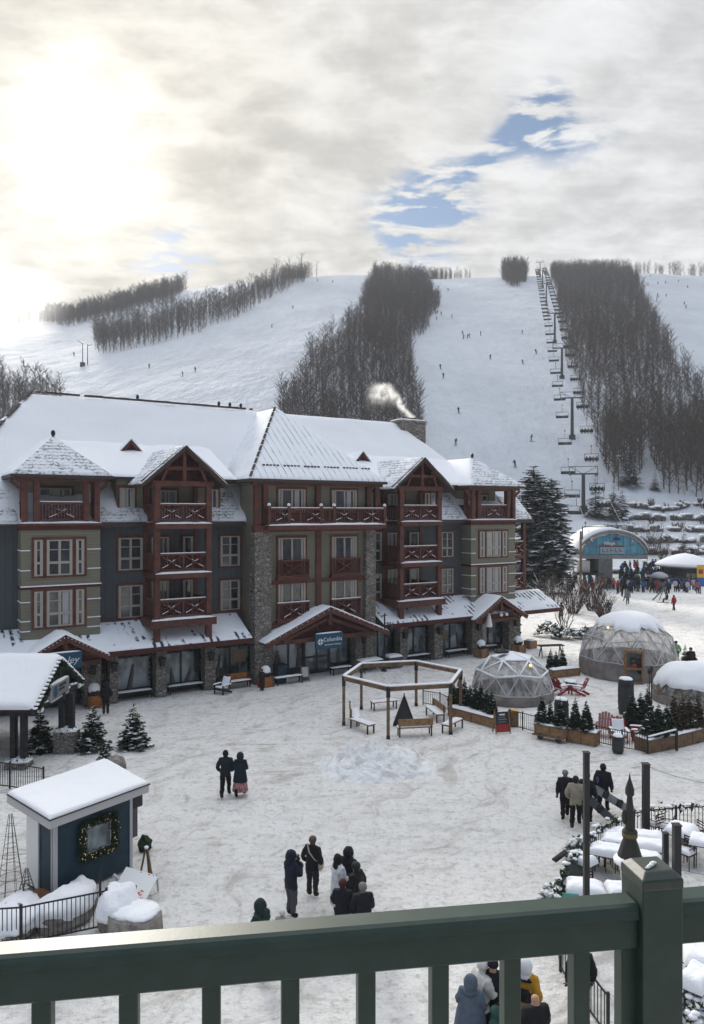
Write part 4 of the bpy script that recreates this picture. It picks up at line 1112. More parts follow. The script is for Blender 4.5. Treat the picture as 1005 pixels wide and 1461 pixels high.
def gable_tower(s0, s1, labelside):
    c = (s0 + s1) / 2; t0 = -2.2
    for z, deck in ((4.62, .45), (7.35, .30), (10.30, .30)):
        b = MB(); b.box(s0 - .42 if z < 5 else s0 - .15, s1 + (.42 if z < 5 else .15), t0 - .32, .1, z - deck, z); bal = part('balcony', 'red_timber', b)
        b = MB(); b.snowpatch([(s0 - .4 if z < 5 else s0 - .14, t0 - .34, z), (s1 + (.4 if z < 5 else .14), t0 - .34, z), (s1 + .14, t0 + .4, z), (s0 - .14, t0 + .4, z)], .10, 12, 6, .03, 1.5, int(z * 10)); b.build('deck_snow', 'snow', bal)
        rail_panel(bal, s0 + .16, s1 - .16, t0, z + .18, z + 1.12, 2); side_rail(bal, s0, t0 + .15, 0, z + .18, z + 1.12); side_rail(bal, s1, t0 + .15, 0, z + .18, z + 1.12)
    b = MB()
    for s in (s0, s1):
        b.box(s - .17, s + .17, t0 - .17, t0 + .17, 4.17 - .9, 12.85)
        b.box(s - .12, s + .12, -.1, .12, 4.2, 12.8)
    b.box(s0 - .3, s1 + .3, t0 - .16, t0 + .16, 12.55, 12.86); b.box(s0 - .1, s0 + .1, t0, 0, 12.55, 12.8); b.box(s1 - .1, s1 + .1, t0, 0, 12.55, 12.8)
    part('post_frame', 'red_timber', b)
    # recess: window and glazed door on each floor
    for z in (4.62, 7.35):
        w = window(s0 + .35, s0 + 1.45, z + .35, z + 2.1, .0, (1, 1, 1), None); curtains(w, s0 + .35, s0 + 1.45, z + .35, z + 2.1, 0, ((.25, .48),))
        w = window(s0 + 2.35, s1 - .2, z + .05, z + 2.1, .0, (1,), None, 'dark_red_board')
    w = window(s0 + .45, s0 + 2.0, 11.0, 12.35, .15, (1, 1, 1), None); curtains(w, s0 + .45, s0 + 2, 11, 12.35, .15, ((.05, .2), (.5, .58)))
    b = MB(); b.box(s0 + .1, s1 - .1, -1.2, -1.0, 3.3, 4.1); part('soffit_board', 'blue_siding', b)
    # gable
    ap, ev, hwid = 14.95, 12.72, (s1 - s0) / 2 + .95
    b = MB()
    for sg in (-1, 1):
        b.bar((c, t0 - .42, ap - .12), (c + sg * hwid, t0 - .42, ev - .05), .16, .34, (0, 0, 1))
        b.bar((c + sg * .9, t0 - .25, ap - 1.05), (c + sg * 1.35, t0 - .25, 12.86), .12, .14)
    b.bar((c, t0 - .22, 12.86), (c, t0 - .22, ap - .25), .2, .2); b.bar((c - 1.35, t0 - .2, 13.6), (c + 1.35, t0 - .2, 13.6), .14, .18)
    g_ = part('gable_truss', 'red_timber', b)
    b = MB(); b.slab([(c - hwid + .5, t0 + .5, 12.86), (c + hwid - .5, t0 + .5, 12.86), (c, t0 + .5, ap - .2)], .08); b.build('gable_board', 'dark_red_board', g_)
    t1 = 5.2
    for sg in (-1, 1):
        b = MB(); e = (c + sg * (hwid + .12), ev - .12)
        q = [(c, t0 - .62, ap), (c, t1, ap), (e[0], t1 - 2.4, e[1]), (e[0], t0 - .62, e[1])]
        if sg < 0: b.slab(q[::-1][::-1] if False else [q[0], q[1], q[2], q[3]], .16) 
        else: b.slab([q[3], q[2], q[1], q[0]], .16)
        rf = part('gable_roof', 'fascia', b)
        up = Vector((sg * .45, 0, .9)).normalized() * .02
        qq = [Vector(p) + up for p in ((q[3], q[0], q[1], q[2]) if sg < 0 else (q[0], q[3], q[2], q[1]))]
        # snow sheet, thicker to the ridge
        b = MB(); b.snowpatch(qq if (qq[1] - qq[0]).cross(qq[3] - qq[0]).z > 0 else [qq[1], qq[0], qq[3], qq[2]], .13, 14, 14, .05, .9, int(s0 * 7) + sg, p=10); b.build('roof_snow', 'snowy_shingle' if sg < 0 else 'snow', rf)
gable_tower(2.4, 5.6, 'left'); gable_tower(20.1, 23.55, 'right')

# ---- corner towers over the bays
def corner_tower(s0, s1, double=True):
    c = (s0 + s1) / 2; t0 = -1.25; z = 10.25
    b = MB(); b.box(s0 - .1, s1 + .1, t0 - .12, .9, z - .02, z + .12); bal = part('balcony', 'red_timber', b)
    b = MB(); b.snowpatch([(s0 - .1, t0 - .13, z + .12), (s1 + .1, t0 - .13, z + .12), (s1 + .1, t0 + .4, z + .12), (s0 - .1, t0 + .4, z + .12)], .10, 12, 6, .04, 1.5, int(s0)); b.build('deck_snow', 'snow', bal)
    rail_panel(bal, s0 + .95, s1 - .95, t0 + .1, z + .3, z + 1.25, 1); side_rail(bal, s0 + .15, t0 + .3, .9, z + .3, z + 1.25); side_rail(bal, s1 - .15, t0 + .3, .9, z + .3, z + 1.25)
    b = MB()
    for s in (s0 + .18, s0 + .78, s1 - .78, s1 - .18): b.box(s - .15, s + .15, t0 - .05, t0 + .25, z + .12, 12.72)
    for s in (s0 + .18, s1 - .18): b.box(s - .14, s + .14, t0 + .75, t0 + 1.0, z + .12, 12.72)
    b.box(s0 - .35, s1 + .35, t0 - .14, t0 + .2, 12.72, 12.98); b.box(s0 - .05, s0 + .3, t0 + .2, .9, 12.72, 12.97); b.box(s1 - .3, s1 + .05, t0 + .2, .9, 12.72, 12.97)
    for s, sg in ((s1 - .18, 1), (s0 + .18, -1)): b.bar((s, t0 + .1, 12.1), (s + sg * .75, t0 + .1, 12.72), .13, .15)
    part('post_frame', 'red_timber', b)
    w = window(s0 + 1.15, s1 - 1.15, 10.75, 12.4, .9, (1, 1, .7), None); curtains(w, s0 + 1.15, s1 - 1.15, 10.75, 12.4, .9, ((.42, .66),))
    # hip roof: apex close behind the front, ridge running back into the main roof
    e = .62; zf = 13.0; ap = 15.45; y0 = t0 - e; ya = 1.35; yb = 7.0
    L, Rr = s0 - e, s1 + e
    b = MB(); b.box(L, Rr, y0, 4.0, zf - .10, zf + .06); rf = part('tower_roof', 'fascia', b)
    for nm, mt, q in (('front_slope', 'snowy_shingle', [(L, y0, zf + .07), (Rr, y0, zf + .07), (c + .01, ya, ap), (c - .01, ya, ap)]), ('side_slope', 'snow', [(L, yb, zf + .07), (L, y0, zf + .07), (c, ya, ap), (c, yb, ap)]), ('side_slope', 'snowy_shingle' if s0 > 0 else 'snow', [(Rr, y0, zf + .07), (Rr, yb, zf + .07), (c, yb, ap), (c, ya, ap)])):
        b = MB(); b.snowpatch(q, .10, 16, 14, .04, .9, int(s0) + len(nm), p=14); b.build(nm, mt, rf)
    b = MB(); b.blob((c, ya, ap + .22), (.13, .13, .2), 8, 6, .05); b.tube((c, ya, ap), (c, ya, ap + .15), .07, .05); b.build('finial', 'black_metal', rf)
corner_tower(-4.8, -.6); corner_tower(27.6, 32.3)

# ---- centre pavilion top floor: balcony, posts, roof
b = MB(); b.box(9.4, 18.45, -2.75, -1.76, 9.86, 10.14); bal = part('balcony', 'red_timber', b)
b = MB(); b.snowpatch([(9.4, -2.78, 10.14), (18.45, -2.78, 10.14), (18.45, -2.2, 10.14), (9.4, -2.2, 10.14)], .12, 22, 6, .05, 1.3, 5); b.build('deck_snow', 'snow', bal)
rail_panel(bal, 9.5, 18.4, -2.6, 10.3, 11.2, 4); side_rail(bal, 9.45, -2.5, -1.8, 10.3, 11.2); side_rail(bal, 18.4, -2.5, -1.8, 10.3, 11.2)
b = MB()
for s in (9.5, 10.9, 13.3, 14.3, 18.4):
    b = MB(); b.box(s - .1, s + .1, -2.7, -2.5, 10.14, 11.38); np_ = b.build('newel_post', 'red_timber', bal); b = MB(); b.blob((s, -2.6, 11.46), .12, 8, 6, .1); b.build('snow_cap', 'snow', np_)
b = MB()
for s in (8.95, 9.55, 13.45, 17.5, 18.2): b.box(s - .17, s + .17, -2.05, -1.74, 10.14, 12.8)
b.box(8.6, 18.6, -2.1, -1.7, 12.75, 13.02)
part('post_frame', 'red_timber', b)
for a, c in ((10.45, 12.65), (14.5, 16.7)):      # shallow french balconies
    for z in (6.7, 3.9):
        b = MB(); b.box(a - .1, c + .1, -2.12, -1.76, z - .12, z); bal = part('french_balcony', 'red_timber', b); rail_panel(bal, a - .05, c + .05, -2.05, z + .08, z + 1.12, 1, z < 5)
zf = 13.05; L, Rr, y0, c, ya, ap, yb = 8.25, 18.75, -2.5, 13.45, 4.5, 18.75, 12.0
b = MB(); b.box(L, Rr, y0, 3, zf - .12, zf + .06); rf = part('pavilion_roof', 'fascia', b)
for nm, mt, q in (('front_slope', 'seam_snow', [(L, y0, zf + .07), (Rr, y0, zf + .07), (c + .01, ya, ap), (c - .01, ya, ap)]), ('side_slope', 'seam_snow_side', [(L, yb, zf + .07), (L, y0, zf + .07), (c, ya, ap), (c, yb, ap)]), ('side_slope', 'seam_snow_side', [(Rr, y0, zf + .07), (Rr, yb, zf + .07), (c, yb, ap), (c, ya, ap)])):
    b = MB(); b.snowpatch(q, .10, 20, 16, .03, .8, 3 + len(nm), p=16); b.build(nm, mt, rf)
b = MB(); n = 60                                       # dark hip flashing and snow guards
for k in range(n):
    u0, u1 = k / n, (k + .62) / n
    if k % 5 != 4: b.bar(Vector((L, y0, zf + .2)).lerp(Vector((c, ya, ap + .14)), u0), Vector((L, y0, zf + .2)).lerp(Vector((c, ya, ap + .14)), u1), .16, .06)
for k in range(34):
    x = L + 1.3 + k * .255
    if k % 6 != 5 and x < Rr - 1: b.box(x, x + .17, y0 + .95, y0 + 1.0, zf + .95, zf + 1.06)
b.build('snow_guard', 'fascia', rf)

# ---- main roof: hipped, snow covered
RT, RZ, E0, EZ = 8.0, 18.85, -.62, 10.3
RA, RB = -2.9, 26.6; CA, CB = -10.2, 35.0; B1 = 16.9
def slope(nm, mt, q, nu=24, nv=16, th=.16, seed=0):
    b = MB(); b.snowpatch(q, th, nu, nv, .05, .5, seed, p=24); return part(nm, mt, b)
b = MB(); zz = EZ - .02
b.add([(CA, E0, zz), (CB, E0, zz), (CB, B1, zz), (CA, B1, zz), (RA, RT, RZ - .02), (RB, RT, RZ - .02)], [(0, 1, 5, 4), (2, 3, 4, 5), (1, 2, 5), (3, 0, 4), (3, 2, 1, 0)])
b.box(CA - .02, CB + .02, E0 - .04, E0 + .05, EZ - .16, EZ + .03)
main = part('roof', 'fascia', b)
for nm, mt, q in (('front_slope', 'snow', [(CA, E0, EZ), (CB, E0, EZ), (RB, RT, RZ), (RA, RT, RZ)]), ('hip_slope', 'snow', [(CB, E0, EZ), (CB, B1, EZ), (RB + .01, RT + .01, RZ), (RB, RT, RZ)]), ('hip_slope', 'awning_snow', [(CA, B1, EZ), (CA, E0, EZ), (RA, RT, RZ), (RA - .01, RT + .01, RZ)]), ('back_slope', 'snow', [(CB, B1, EZ), (CA, B1, EZ), (RA, RT, RZ), (RB, RT, RZ)])):
    b = MB(); b.snowpatch(q, .16, 60 if 'front' in nm else 20, 30, .11, .45, len(nm), p=30); b.build(nm, mt, main)
# snowy shingle skirts low on the roof beside the towers
def skirt(s0, s1, seed):
    k = (RZ - EZ) / (RT - E0); t1 = 1.25
    b = MB(); b.snowpatch([(s0, E0 - .02, EZ + .18), (s1, E0 - .02, EZ + .18), (s1, t1, EZ + .2 + k * (t1 - E0)), (s0, t1, EZ + .2 + k * (t1 - E0))], .05, 18, 10, .03, 1, seed, p=12); b.build('skirt_slope', 'snowy_shingle', main)
skirt(-.5, 2.0, 3); skirt(5.9, 8.6, 4); skirt(18.6, 19.9, 5); skirt(23.8, 27.4, 6); skirt(32.5, 34.8, 7); skirt(-9.5, -4.9, 8)
for a, c in ((-.55, 2.25), (5.8, 8.7), (23.7, 27.5), (32.3, 35.0)): b = MB(); b.box(a, c, E0 - .08, E0 + .03, EZ - .2, EZ + .1); b.build('gutter', 'fascia', main)
# dark ridge capping with broken snow
b = MB(); r_ = random.Random(8); x = RA
while x < RA + 16.0:
    w = r_.uniform(.2, .7)
    if r_.random() < .92: b.box(x, x + w, RT - .13, RT + .13, RZ + .13, RZ + .235 + .03 * r_.random())
    x += w
for k in range(26):
    if k % 4 != 3: b.bar(Vector((CA, E0, EZ + .2)).lerp(Vector((RA, RT, RZ + .2)), k / 26), Vector((CA, E0, EZ + .2)).lerp(Vector((RA, RT, RZ + .2)), (k + .9) / 26), .24, .08)
b.build('ridge_cap', 'fascia', main)
for x in (4.2, 10.4, 11.3, 12.2): b = MB(); b.blob((x, RT, RZ + .42), (.12, .12, .18), 7, 5, .1); b.build('vent_pipe', 'fascia', main)
# dormer roofs (low slopes running back from the eave)
for s0, s1, sd in ((-2.7, 8.3, 1), (18.6, 29.6, 2)):
    b = MB(); q = [(s0, -.35, 13.1), (s1, -.35, 13.1), (s1, 4.8, 15.55), (s0, 4.8, 15.55)]; b.slab(q, .16); rf = part('dormer_roof', 'fascia', b)
    b = MB(); b.snowpatch([(p[0], p[1] - .03, p[2] + .01) for p in q], .16, 24, 14, .06, .8, sd, p=14); b.build('roof_snow', 'snow', rf)
# small triangular roof vents
for px, py in ((181, 603), (508, 624)):
    t_ = 4.2; s = hs(px, t_); zc = EZ + (t_ - E0) * (RZ - EZ) / (RT - E0) + .15
    b = MB()
    for sg in (-1, 1): b.bar((s, t_ - 1.0, zc + .35), (s + sg * .95, t_ - 1.0, zc - .75), .14, .2)
    v = part('roof_vent', 'red_timber', b)
    b = MB(); b.slab([(s - .75, t_ - .9, zc - .7), (s + .75, t_ - .9, zc - .7), (s, t_ - .9, zc + .2)], .1); b.build('vent_board', 'dark_red_board', v)
    b = MB(); b.slab([(s - .25, t_ - 1.0, zc - .55), (s + .25, t_ - 1.0, zc - .55), (s, t_ - 1.0, zc - .15)], .05); b.build('louvre', 'cream_trim', v)
    for sg in (-1, 1):
        q = [(s, t_ - 1.1, zc + .5), (s + sg * 1.05, t_ - 1.1, zc - .68), (s + sg * 1.05, t_ - .4, zc - .4), (s, t_ + .6, zc + .5)]
        b = MB(); b.slab(q if sg < 0 else q[::-1], .06); b.build('vent_roof', 'snow', v)
# chimney
y_ = 64.5; cx0, cx1 = (572 - CX) / F * y_, (618 - CX) / F * y_
P0 = Vector((cx0, y_, 0)) - HO; ca, sa = math.cos(-HA), math.sin(-HA)
ls, lt = P0.x * ca - P0.y * sa, P0.x * sa + P0.y * ca
b = MB(); b.box(ls, ls + 2.75, lt, lt + 1.5, 13.0, 18.95); ch = part('chimney', 'stone', b)
b = MB(); b.box(ls - .08, ls + 2.83, lt - .08, lt + 1.58, 18.95, 19.1); b.build('cap_stone', 'pale_rock', ch)
b = MB(); b.snowpatch([(ls - .06, lt - .06, 19.1), (ls + 2.8, lt - .06, 19.1), (ls + 2.8, lt + 1.55, 19.1), (ls - .06, lt + 1.55, 19.1)], .12, 10, 8, .03, 1, 3); b.build('cap_snow', 'snow', ch)
b = MB(); b.tube((ls + 1.7, lt + .75, 19.1), (ls + 1.7, lt + .75, 19.35), .55, .5, 12); b.build('flue', 'black_metal', ch)
CHIM = hw(ls + 1.7, lt + .75, 19.4)

# side balconies on the far gable end
for z in (4.62, 7.35):
    b = MB(); b.box(33.4, 35.0, .3, 2.6, z - .3, z); bal = part('balcony', 'red_timber', b); rail_panel(bal, 33.5, 34.9, .4, z + .15, z + 1.1, 1)
b = MB(); b.box(34.75, 35.05, .3, .6, 4.0, 10.2); part('post_frame', 'red_timber', b)

# ---- ground floor: awning roof, entry gables, piers, shop windows
def awning(s0, s1, sd):
    q = [(s0, -2.6, 3.12), (s1, -2.6, 3.12), (s1, .02, 4.42), (s0, .02, 4.42)]
    b = MB(); b.slab(q, .14); b.box(s0, s1, -2.68, -2.58, 2.82, 3.13); aw = part('awning_roof', 'dark_red_board', b)
    b = MB(); b.snowpatch([(p[0], p[1] - .04, p[2] + .01) for p in q], .09, 40, 8, .04, 1.2, sd, p=16); b.build('awning_snow', 'awning_snow', aw)
awning(-12, 8.35, 1); awning(18.35, 36.2, 2)
def entry_gable(c, hwid, ap, ev, sd, posts=True):
    t0, t1 = -3.1, -.1
    for sg in (-1, 1):
        e = (c + sg * hwid, ev); q = [(c, t0, ap), (c, t1, ap), (e[0], t1, e[1]), (e[0], t0, e[1])]
        b = MB(); b.slab(q if sg < 0 else q[::-1], .14); rf = part('entry_roof', 'fascia', b)
        up = Vector((0, 0, .02)); qq = [Vector(p) + up for p in ((q[3], q[0], q[1], q[2]) if sg < 0 else (q[0], q[3], q[2], q[1]))]
        b = MB(); b.snowpatch(qq if (qq[1] - qq[0]).cross(qq[3] - qq[0]).z > 0 else [qq[1], qq[0], qq[3], qq[2]], .11, 18, 8, .04, 1, sd + sg, p=12); b.build('roof_snow', 'snow', rf)
    b = MB()
    for sg in (-1, 1): b.bar((c, t0 + .02, ap - .2), (c + sg * hwid * .99, t0 + .02, ev - .12), .18, .30)
    for sg in (-1, 1): b.bar((c, t0 + .3, ap - .75), (c + sg * hwid * .72, t0 + .3, ev + .0), .16, .2)
    b.bar((c, t0 + .1, ap - .3), (c, t0 + .1, ap - 1.15), .22, .22); b.box(c - hwid * .8, c + hwid * .8, t0 + .35, t0 + .6, 2.5, 2.78)
    g_ = part('entry_truss', 'red_timber', b)
    b = MB(); b.slab([(c - hwid * .85, t0 + .7, 2.7), (c + hwid * .85, t0 + .7, 2.7), (c, t0 + .7, ap - .25)], .06); b.build('gable_board', 'dark_red_board', g_)
    b = MB(); r = random.Random(sd)
    for sg in (-1, 1):
        for k in range(12):
            u = (k + .5) / 12; p = Vector((c, t0 - .12, ap - .08)).lerp(Vector((c + sg * hwid, t0 - .12, ev)), u); b.blob(p, .028, 6, 4, 0)
    b.build('light_string', 'snow', g_)
    b = MB()
    for k in range(2): b.blob((c - .15 + .55 * k, t0 - .1, 2.75 if hwid > 4 else 3.1), .12, 8, 6, .1)
    b.build('snow_knob', 'snow', g_)
entry_gable(hs(470, -2.9), 4.75, 4.72, 2.72, 1); entry_gable(hs(93, -2.9), 2.35, 4.35, 3.0, 5); entry_gable(hs(714, -2.9), 2.75, 4.5, 2.85, 9)
PX = [(156, 168), (222, 237), (292, 307), (364, 389), (507, 527), (570, 581), (619, 631), (673, 688), (726, 741), (120, 143)]
b = MB(); lamp = MB(); PS = []
for a, c in PX:
    sa, sc_ = hs(a, -1.65), hs(c, -1.65); PS.append((sa, sc_)); w = sc_ - sa
    b = MB(); b.box(sa, sc_, -1.75, -1.0, 0, 2.95); part('stone_pier', 'stone', b); lamp = MB()
    m_ = (sa + sc_) / 2; lamp.box(m_ - .13, m_ + .13, -2.05, -1.8, 1.85, 2.25); lamp.box(m_ - .2, m_ + .2, -2.1, -1.76, 2.25, 2.32); lamp.bar((m_, -1.78, 2.1), (m_, -1.9, 2.4), .04); part('wall_lamp', 'black_metal', lamp)
PS.sort()
edges = [(-11.5, PS[0][0])] + [(PS[i][1], PS[i + 1][0]) for i in range(len(PS) - 1)] + [(PS[-1][1], 33.3)]
garl = MB(); r_ = random.Random(4)
for i, (a, c) in enumerate(edges):
    if c - a < .5: continue
    t = -.75
    f = MB(); f.box(a, c, t - .08, t + .1, 2.35, 3.15); f.box(a, c, t - .08, t + .1, 0, .5); n = max(1, int(round((c - a) / 1.6)))
    for k in range(n + 1): x = a + (c - a) * k / n; f.box(max(a, x - .06), min(c, x + .06), t - .07, t + .09, .5, 2.35)
    w = part('shop_window', 'shop_frame', f)
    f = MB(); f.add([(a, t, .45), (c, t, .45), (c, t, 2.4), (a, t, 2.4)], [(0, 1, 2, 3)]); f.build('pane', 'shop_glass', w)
    f = MB()                         # goods standing in the window
    for k in range(n):
        x = a + (c - a) * (k + .5) / n; hh = r_.uniform(.5, 1.2); f.tube((x + r_.uniform(-.3, .3), t - .02, .5), (x, t - .02, .5 + hh), .16, .10, 8); f.blob((x, t - .02, .62 + hh), (.1, .06, .13), 8, 6, 0)
        if r_.random() < .75: x2 = x + r_.uniform(-.4, .4); z2 = r_.uniform(1.0, 1.5); g2 = MB(); g2.box(max(a, x2 - r_.uniform(.2, .45)), min(c, x2 + r_.uniform(.2, .45)), t - .045, t - .02, z2, z2 + r_.uniform(.4, .85)); g2.build('poster', flat(*r_.choice([('poster_pale', (.42, .46, .48)), ('poster_blue', (.16, .25, .32)), ('poster_grey', (.22, .24, .25)), ('poster_warm', (.30, .22, .14))])), w)
    f.build('window_display', flat('display', (.16, .14, .14)), w)
    n = int((c - a) / .12)
    for k in range(n):
        x = a + (c - a) * (k + .5) / n; sag = .10 * math.sin(math.pi * ((k / n * 2) % 1))
        for q in range(4): 
            d = Vector((r_.uniform(-1, 1), r_.uniform(-.6, .3), r_.uniform(-1, 1))).normalized() * .16; o = Vector((x, t - .2, 2.5 - sag)); s_ = d.cross(Vector((0, 1, .3))).normalized() * .05
            garl.add([o - s_, o + s_, o + d], [(0, 1, 2)])
        if k % 3 == 0:
            for ed in (a + .12, c - .12):
                o = Vector((ed, t - .2, 2.4 - 1.8 * k / n))
                for q in range(8):
                    d = Vector((r_.uniform(-1, 1), r_.uniform(-.6, .3), r_.uniform(-1, 1))).normalized() * .15; s_ = d.cross(Vector((0, 1, .3))).normalized() * .05; garl.add([o - s_, o + s_, o + d], [(0, 1, 2)])
part('window_garland', 'fir_green', garl)
# glazed double door under the centre gable
sa, sc_ = hs(432, -.9), hs(468, -.9)
f = MB(); f.box(sa, sc_, -1.0, -.86, 0, 2.5); d_ = part('door', 'shop_frame', f); f = MB()
for k in range(2):
    x0 = sa + (sc_ - sa) * (.08 + .47 * k); x1 = x0 + (sc_ - sa) * .38
    for z0, z1 in ((.25, 1.05), (1.2, 2.2)): f.box(x0, x1, -1.03, -1.0, z0, z1)
f.build('door_glass', 'shop_glass', d_)
b = MB(); b.lathe([(.02, -.28), (.30, -.1), (.30, .1), (.02, .28)], (hs(427, -1.4), -1.2, 2.3), 10, 1, .3); part('red_bow', 'red_plastic', b)

# signs on the front
def shop_sign(label, px0, px1, pyt, pyb, t, texts, logo=False):
    s0, s1 = hs(px0, t), hs(px1, t); z1, z0 = hz((px0 + px1) / 2, pyt, t), hz((px0 + px1) / 2, pyb, t)
    g = thing('shop_sign', label, 'sign', hw((s0 + s1) / 2, t, z0), HA); w = s1 - s0; h = z1 - z0
    b = MB(); b.box(-w / 2, w / 2, -.06, .06, 0, h); b.build('panel', 'sign_blue', g, bevel=.01)
    b = MB()
    for sg in (-1, 1): b.bar((sg * w * .35, 0, h), (sg * w * .35, .3, h + .5), .04)
    b.build('bracket', 'black_metal', g)
    b = MB(); b.blob((0, 0, h + .03), (w * .5, .07, .05), 14, 6, .2, 3); b.build('snow_cap', 'snow', g)
    for body, size, x, z, sh in texts: text_mesh('lettering', body, size, 'white_paint', g, (x * w, -.068, z * h), (R(90), 0, 0), .006, 'CENTER', sh)
    if logo:
        b = MB()
        for k in range(4):
            for q in range(1):
                a = R(90 * k); c0, s0_ = math.cos(a), math.sin(a); X0 = -.33 * w; r = h * .24
                pts = [(0.10, 0.10), (.95, .12), (.12, .95)]
                b.add([(X0 + (px * c0 - py * s0_) * r, -.07, .5 * h + (px * s0_ + py * c0) * r) for px, py in pts], [(0, 1, 2)])
        b.build('diamond_emblem', 'white_paint', g)
    return g
shop_sign('blue shop sign with white diamond emblem reading Columbia under the centre gable', 450, 489, 904, 926, -3.25, [('Columbia', .37, .12, .60, 0), ('Sportswear Company', .14, .12, .28, 0)], True)
shop_sign('blue shop sign reading ley, half hidden behind the snowy pavilion roof', 68, 117, 932, 955, -3.3, [('ley', .52, .22, .52, .25)])

# ================================================================== PERGOLA WITH BENCHES
HEX = [ground(488, 1035), ground(551, 1052.5), ground(639, 1050), ground(660, 1025), ground(600, 1010), ground(518, 1009)]
hc = sum(HEX, Vector()) / 6
hexr = sum((p - hc).length for p in HEX) / 6; ha = math.atan2(HEX[0].y - hc.y, HEX[0].x - hc.x)
HEXP = [Vector((math.cos(ha + k * math.pi / 3), math.sin(ha + k * math.pi / 3), 0)) * hexr for k in range(6)]
pg = thing('pergola', 'six posted wooden pergola ring with snow along its beams', 'pergola', hc)
for k, p in enumerate(HEXP):
    b = MB(); b.bar(p + Vector((0, 0, .12)), p + Vector((0, 0, 2.3)), .15, .15, (1, 0, 0)); o = b.build('post', 'beam_wood', pg)
    b = MB(); b.bar(p, p + Vector((0, 0, .16)), .18, .18, (1, 0, 0)); b.bar(p + Vector((0, 0, 2.02)), p + Vector((0, 0, 2.5)), .19, .19, (1, 0, 0)); b.build('bracket', 'black_metal', o)
for k, p in enumerate(HEXP):
    q = HEXP[(k + 1) % 6]; z = Vector((0, 0, 2.42)); d = (q - p).normalized()
    b = MB(); b.bar(p + z + d * .08, q + z - d * .08, .13, .22); o = b.build('beam', 'beam_wood', pg)
    b = MB(); b.smooth = True
    for j in range(12):
        b.blob(p.lerp(q, (j + .5) / 12) + Vector((0, 0, 2.55)), (hexr / 14, hexr / 14 * .4 + .09, .075), 8, 5, .2, 2, j + k * 13)
    b2 = MB(); b2.bar(p + Vector((0, 0, 2.56)), q + Vector((0, 0, 2.56)), .17, .08); b2.build('beam_snow', 'snow', o, bevel=.03)
def bench(label, p, rz, back=True, L=1.5, wood='pine_wood', group='benches around the fire feature', name='bench'):
    t = thing(name, label, 'bench', p, rz, group)
    b = MB()
    for sx in (-L / 2 + .08, L / 2 - .08):
        for sy in (-.2, .2): b.bar((sx, sy, 0), (sx, sy, .42 if not (back and sy < 0) else .85), .06, .06, (1, 0, 0))
        b.bar((sx, -.2, .40), (sx, .2, .40), .05, .05)
    b.build('legs', 'black_metal', t)
    b = MB(); b.box(-L / 2, L / 2, -.22, .24, .42, .47); b.build('seat', wood, t)
    if back: b = MB(); b.box(-L / 2, L / 2, -.26, -.20, .55, .88); b.build('backrest', wood, t)
    b = MB(); b.snowpatch([(-L / 2, -.19, .47), (L / 2, -.19, .47), (L / 2, .24, .47), (-L / 2, .24, .47)], .06, 12, 6, .02, 2, int(p[0] * 10)); b.build('seat_snow', 'snow', t)
    return t
def toward(p, q, off=0): d = q - p; return math.atan2(d.y, d.x) - math.pi / 2 + off
for px, py, back, lab in [(592, 1050, True, 'wooden backed bench at the front of the pergola, seen from behind'), (506, 1030, True, 'short wooden backed bench on the left side of the pergola'), (517, 1043, False, 'snowy backless bench at the front left of the pergola'), (621, 1026, True, 'wooden backed bench on the right side of the pergola'), (646, 1043, False, 'snowy backless bench at the front right corner of the pergola'), (548, 1012, False, 'low backless bench at the rear of the pergola')]:
    p = ground(px, py); bench(lab, p, toward(p, hc), back, 1.75 if back else 1.5)
# fire feature: steel triangle
fp = ground(577, 1036); t = thing('fire_feature', 'black steel triangular fire sculpture with mountain cut-outs inside the pergola', 'fire feature', fp, toward(fp, Vector((0, 0, 0)), math.pi) + math.pi)
b = MB(); W, Hh = .56, 1.55
for z0 in (-.12, .12):
    b.bar((-W, z0, .02), (0, z0, Hh), .05); b.bar((W, z0, .02), (0, z0, Hh), .05); b.bar((-W, z0, .05), (W, z0, .05), .06)
b.bar((0, 0, Hh - .1), (0, 0, Hh + .12), .06); b.build('frame', 'black_metal', t)
b = MB(); b.slab([(-W * .92, -.05, .06), (W * .92, -.05, .06), (0, -.05, Hh * .95)], .1); b.build('panel', flat('soot_grey', (.045, .048, .052)), t)
b = MB()
b.bar((-.34, -.08, .12), (-.12, -.08, .72), .05, .02); b.bar((-.12, -.08, .72), (.02, -.08, .3), .05, .02); b.bar((.02, -.08, .3), (.14, -.08, .66), .05, .02); b.bar((.14, -.08, .66), (.36, -.08, .12), .05, .02); b.bar((-.02, -.08, .75), (-.02, -.08, 1.25), .05, .02)
b.build('cutout', 'grey_steel', t)

# snow heap
mp = ground(538, 1096); r_ = random.Random(2)
b = MB(); b.smooth = True; n, m_ = 40, 90; vs = []; fs = []
for i in range(n + 1):
    for j in range(m_):
        a = 6.283 * j / m_; q = i / n; wob = 1 + .22 * noise.noise(Vector((math.cos(a) * 1.6, math.sin(a) * 1.6, 7))) + .10 * noise.noise(Vector((math.cos(a) * 5, math.sin(a) * 5, 3))); rx, ry = 2.6 * q * wob, 1.9 * q * wob
        x, y = math.cos(a) * rx, math.sin(a) * ry
        z = 1.0 * max(0, 1 - q ** 1.3) * (1 + .28 * noise.noise(Vector((x * .7, y * .7, 2)))) + (.30 * noise.fractal(Vector((x * 1.9, y * 1.9, 1)), .6, 2, 5)) * (1 - q) ** .5 - .06 * q
        vs.append((x, y, z))
for i in range(n):
    for j in range(m_): fs.append((i * m_ + j, (i + 1) * m_ + j, (i + 1) * m_ + (j + 1) % m_, i * m_ + (j + 1) % m_))
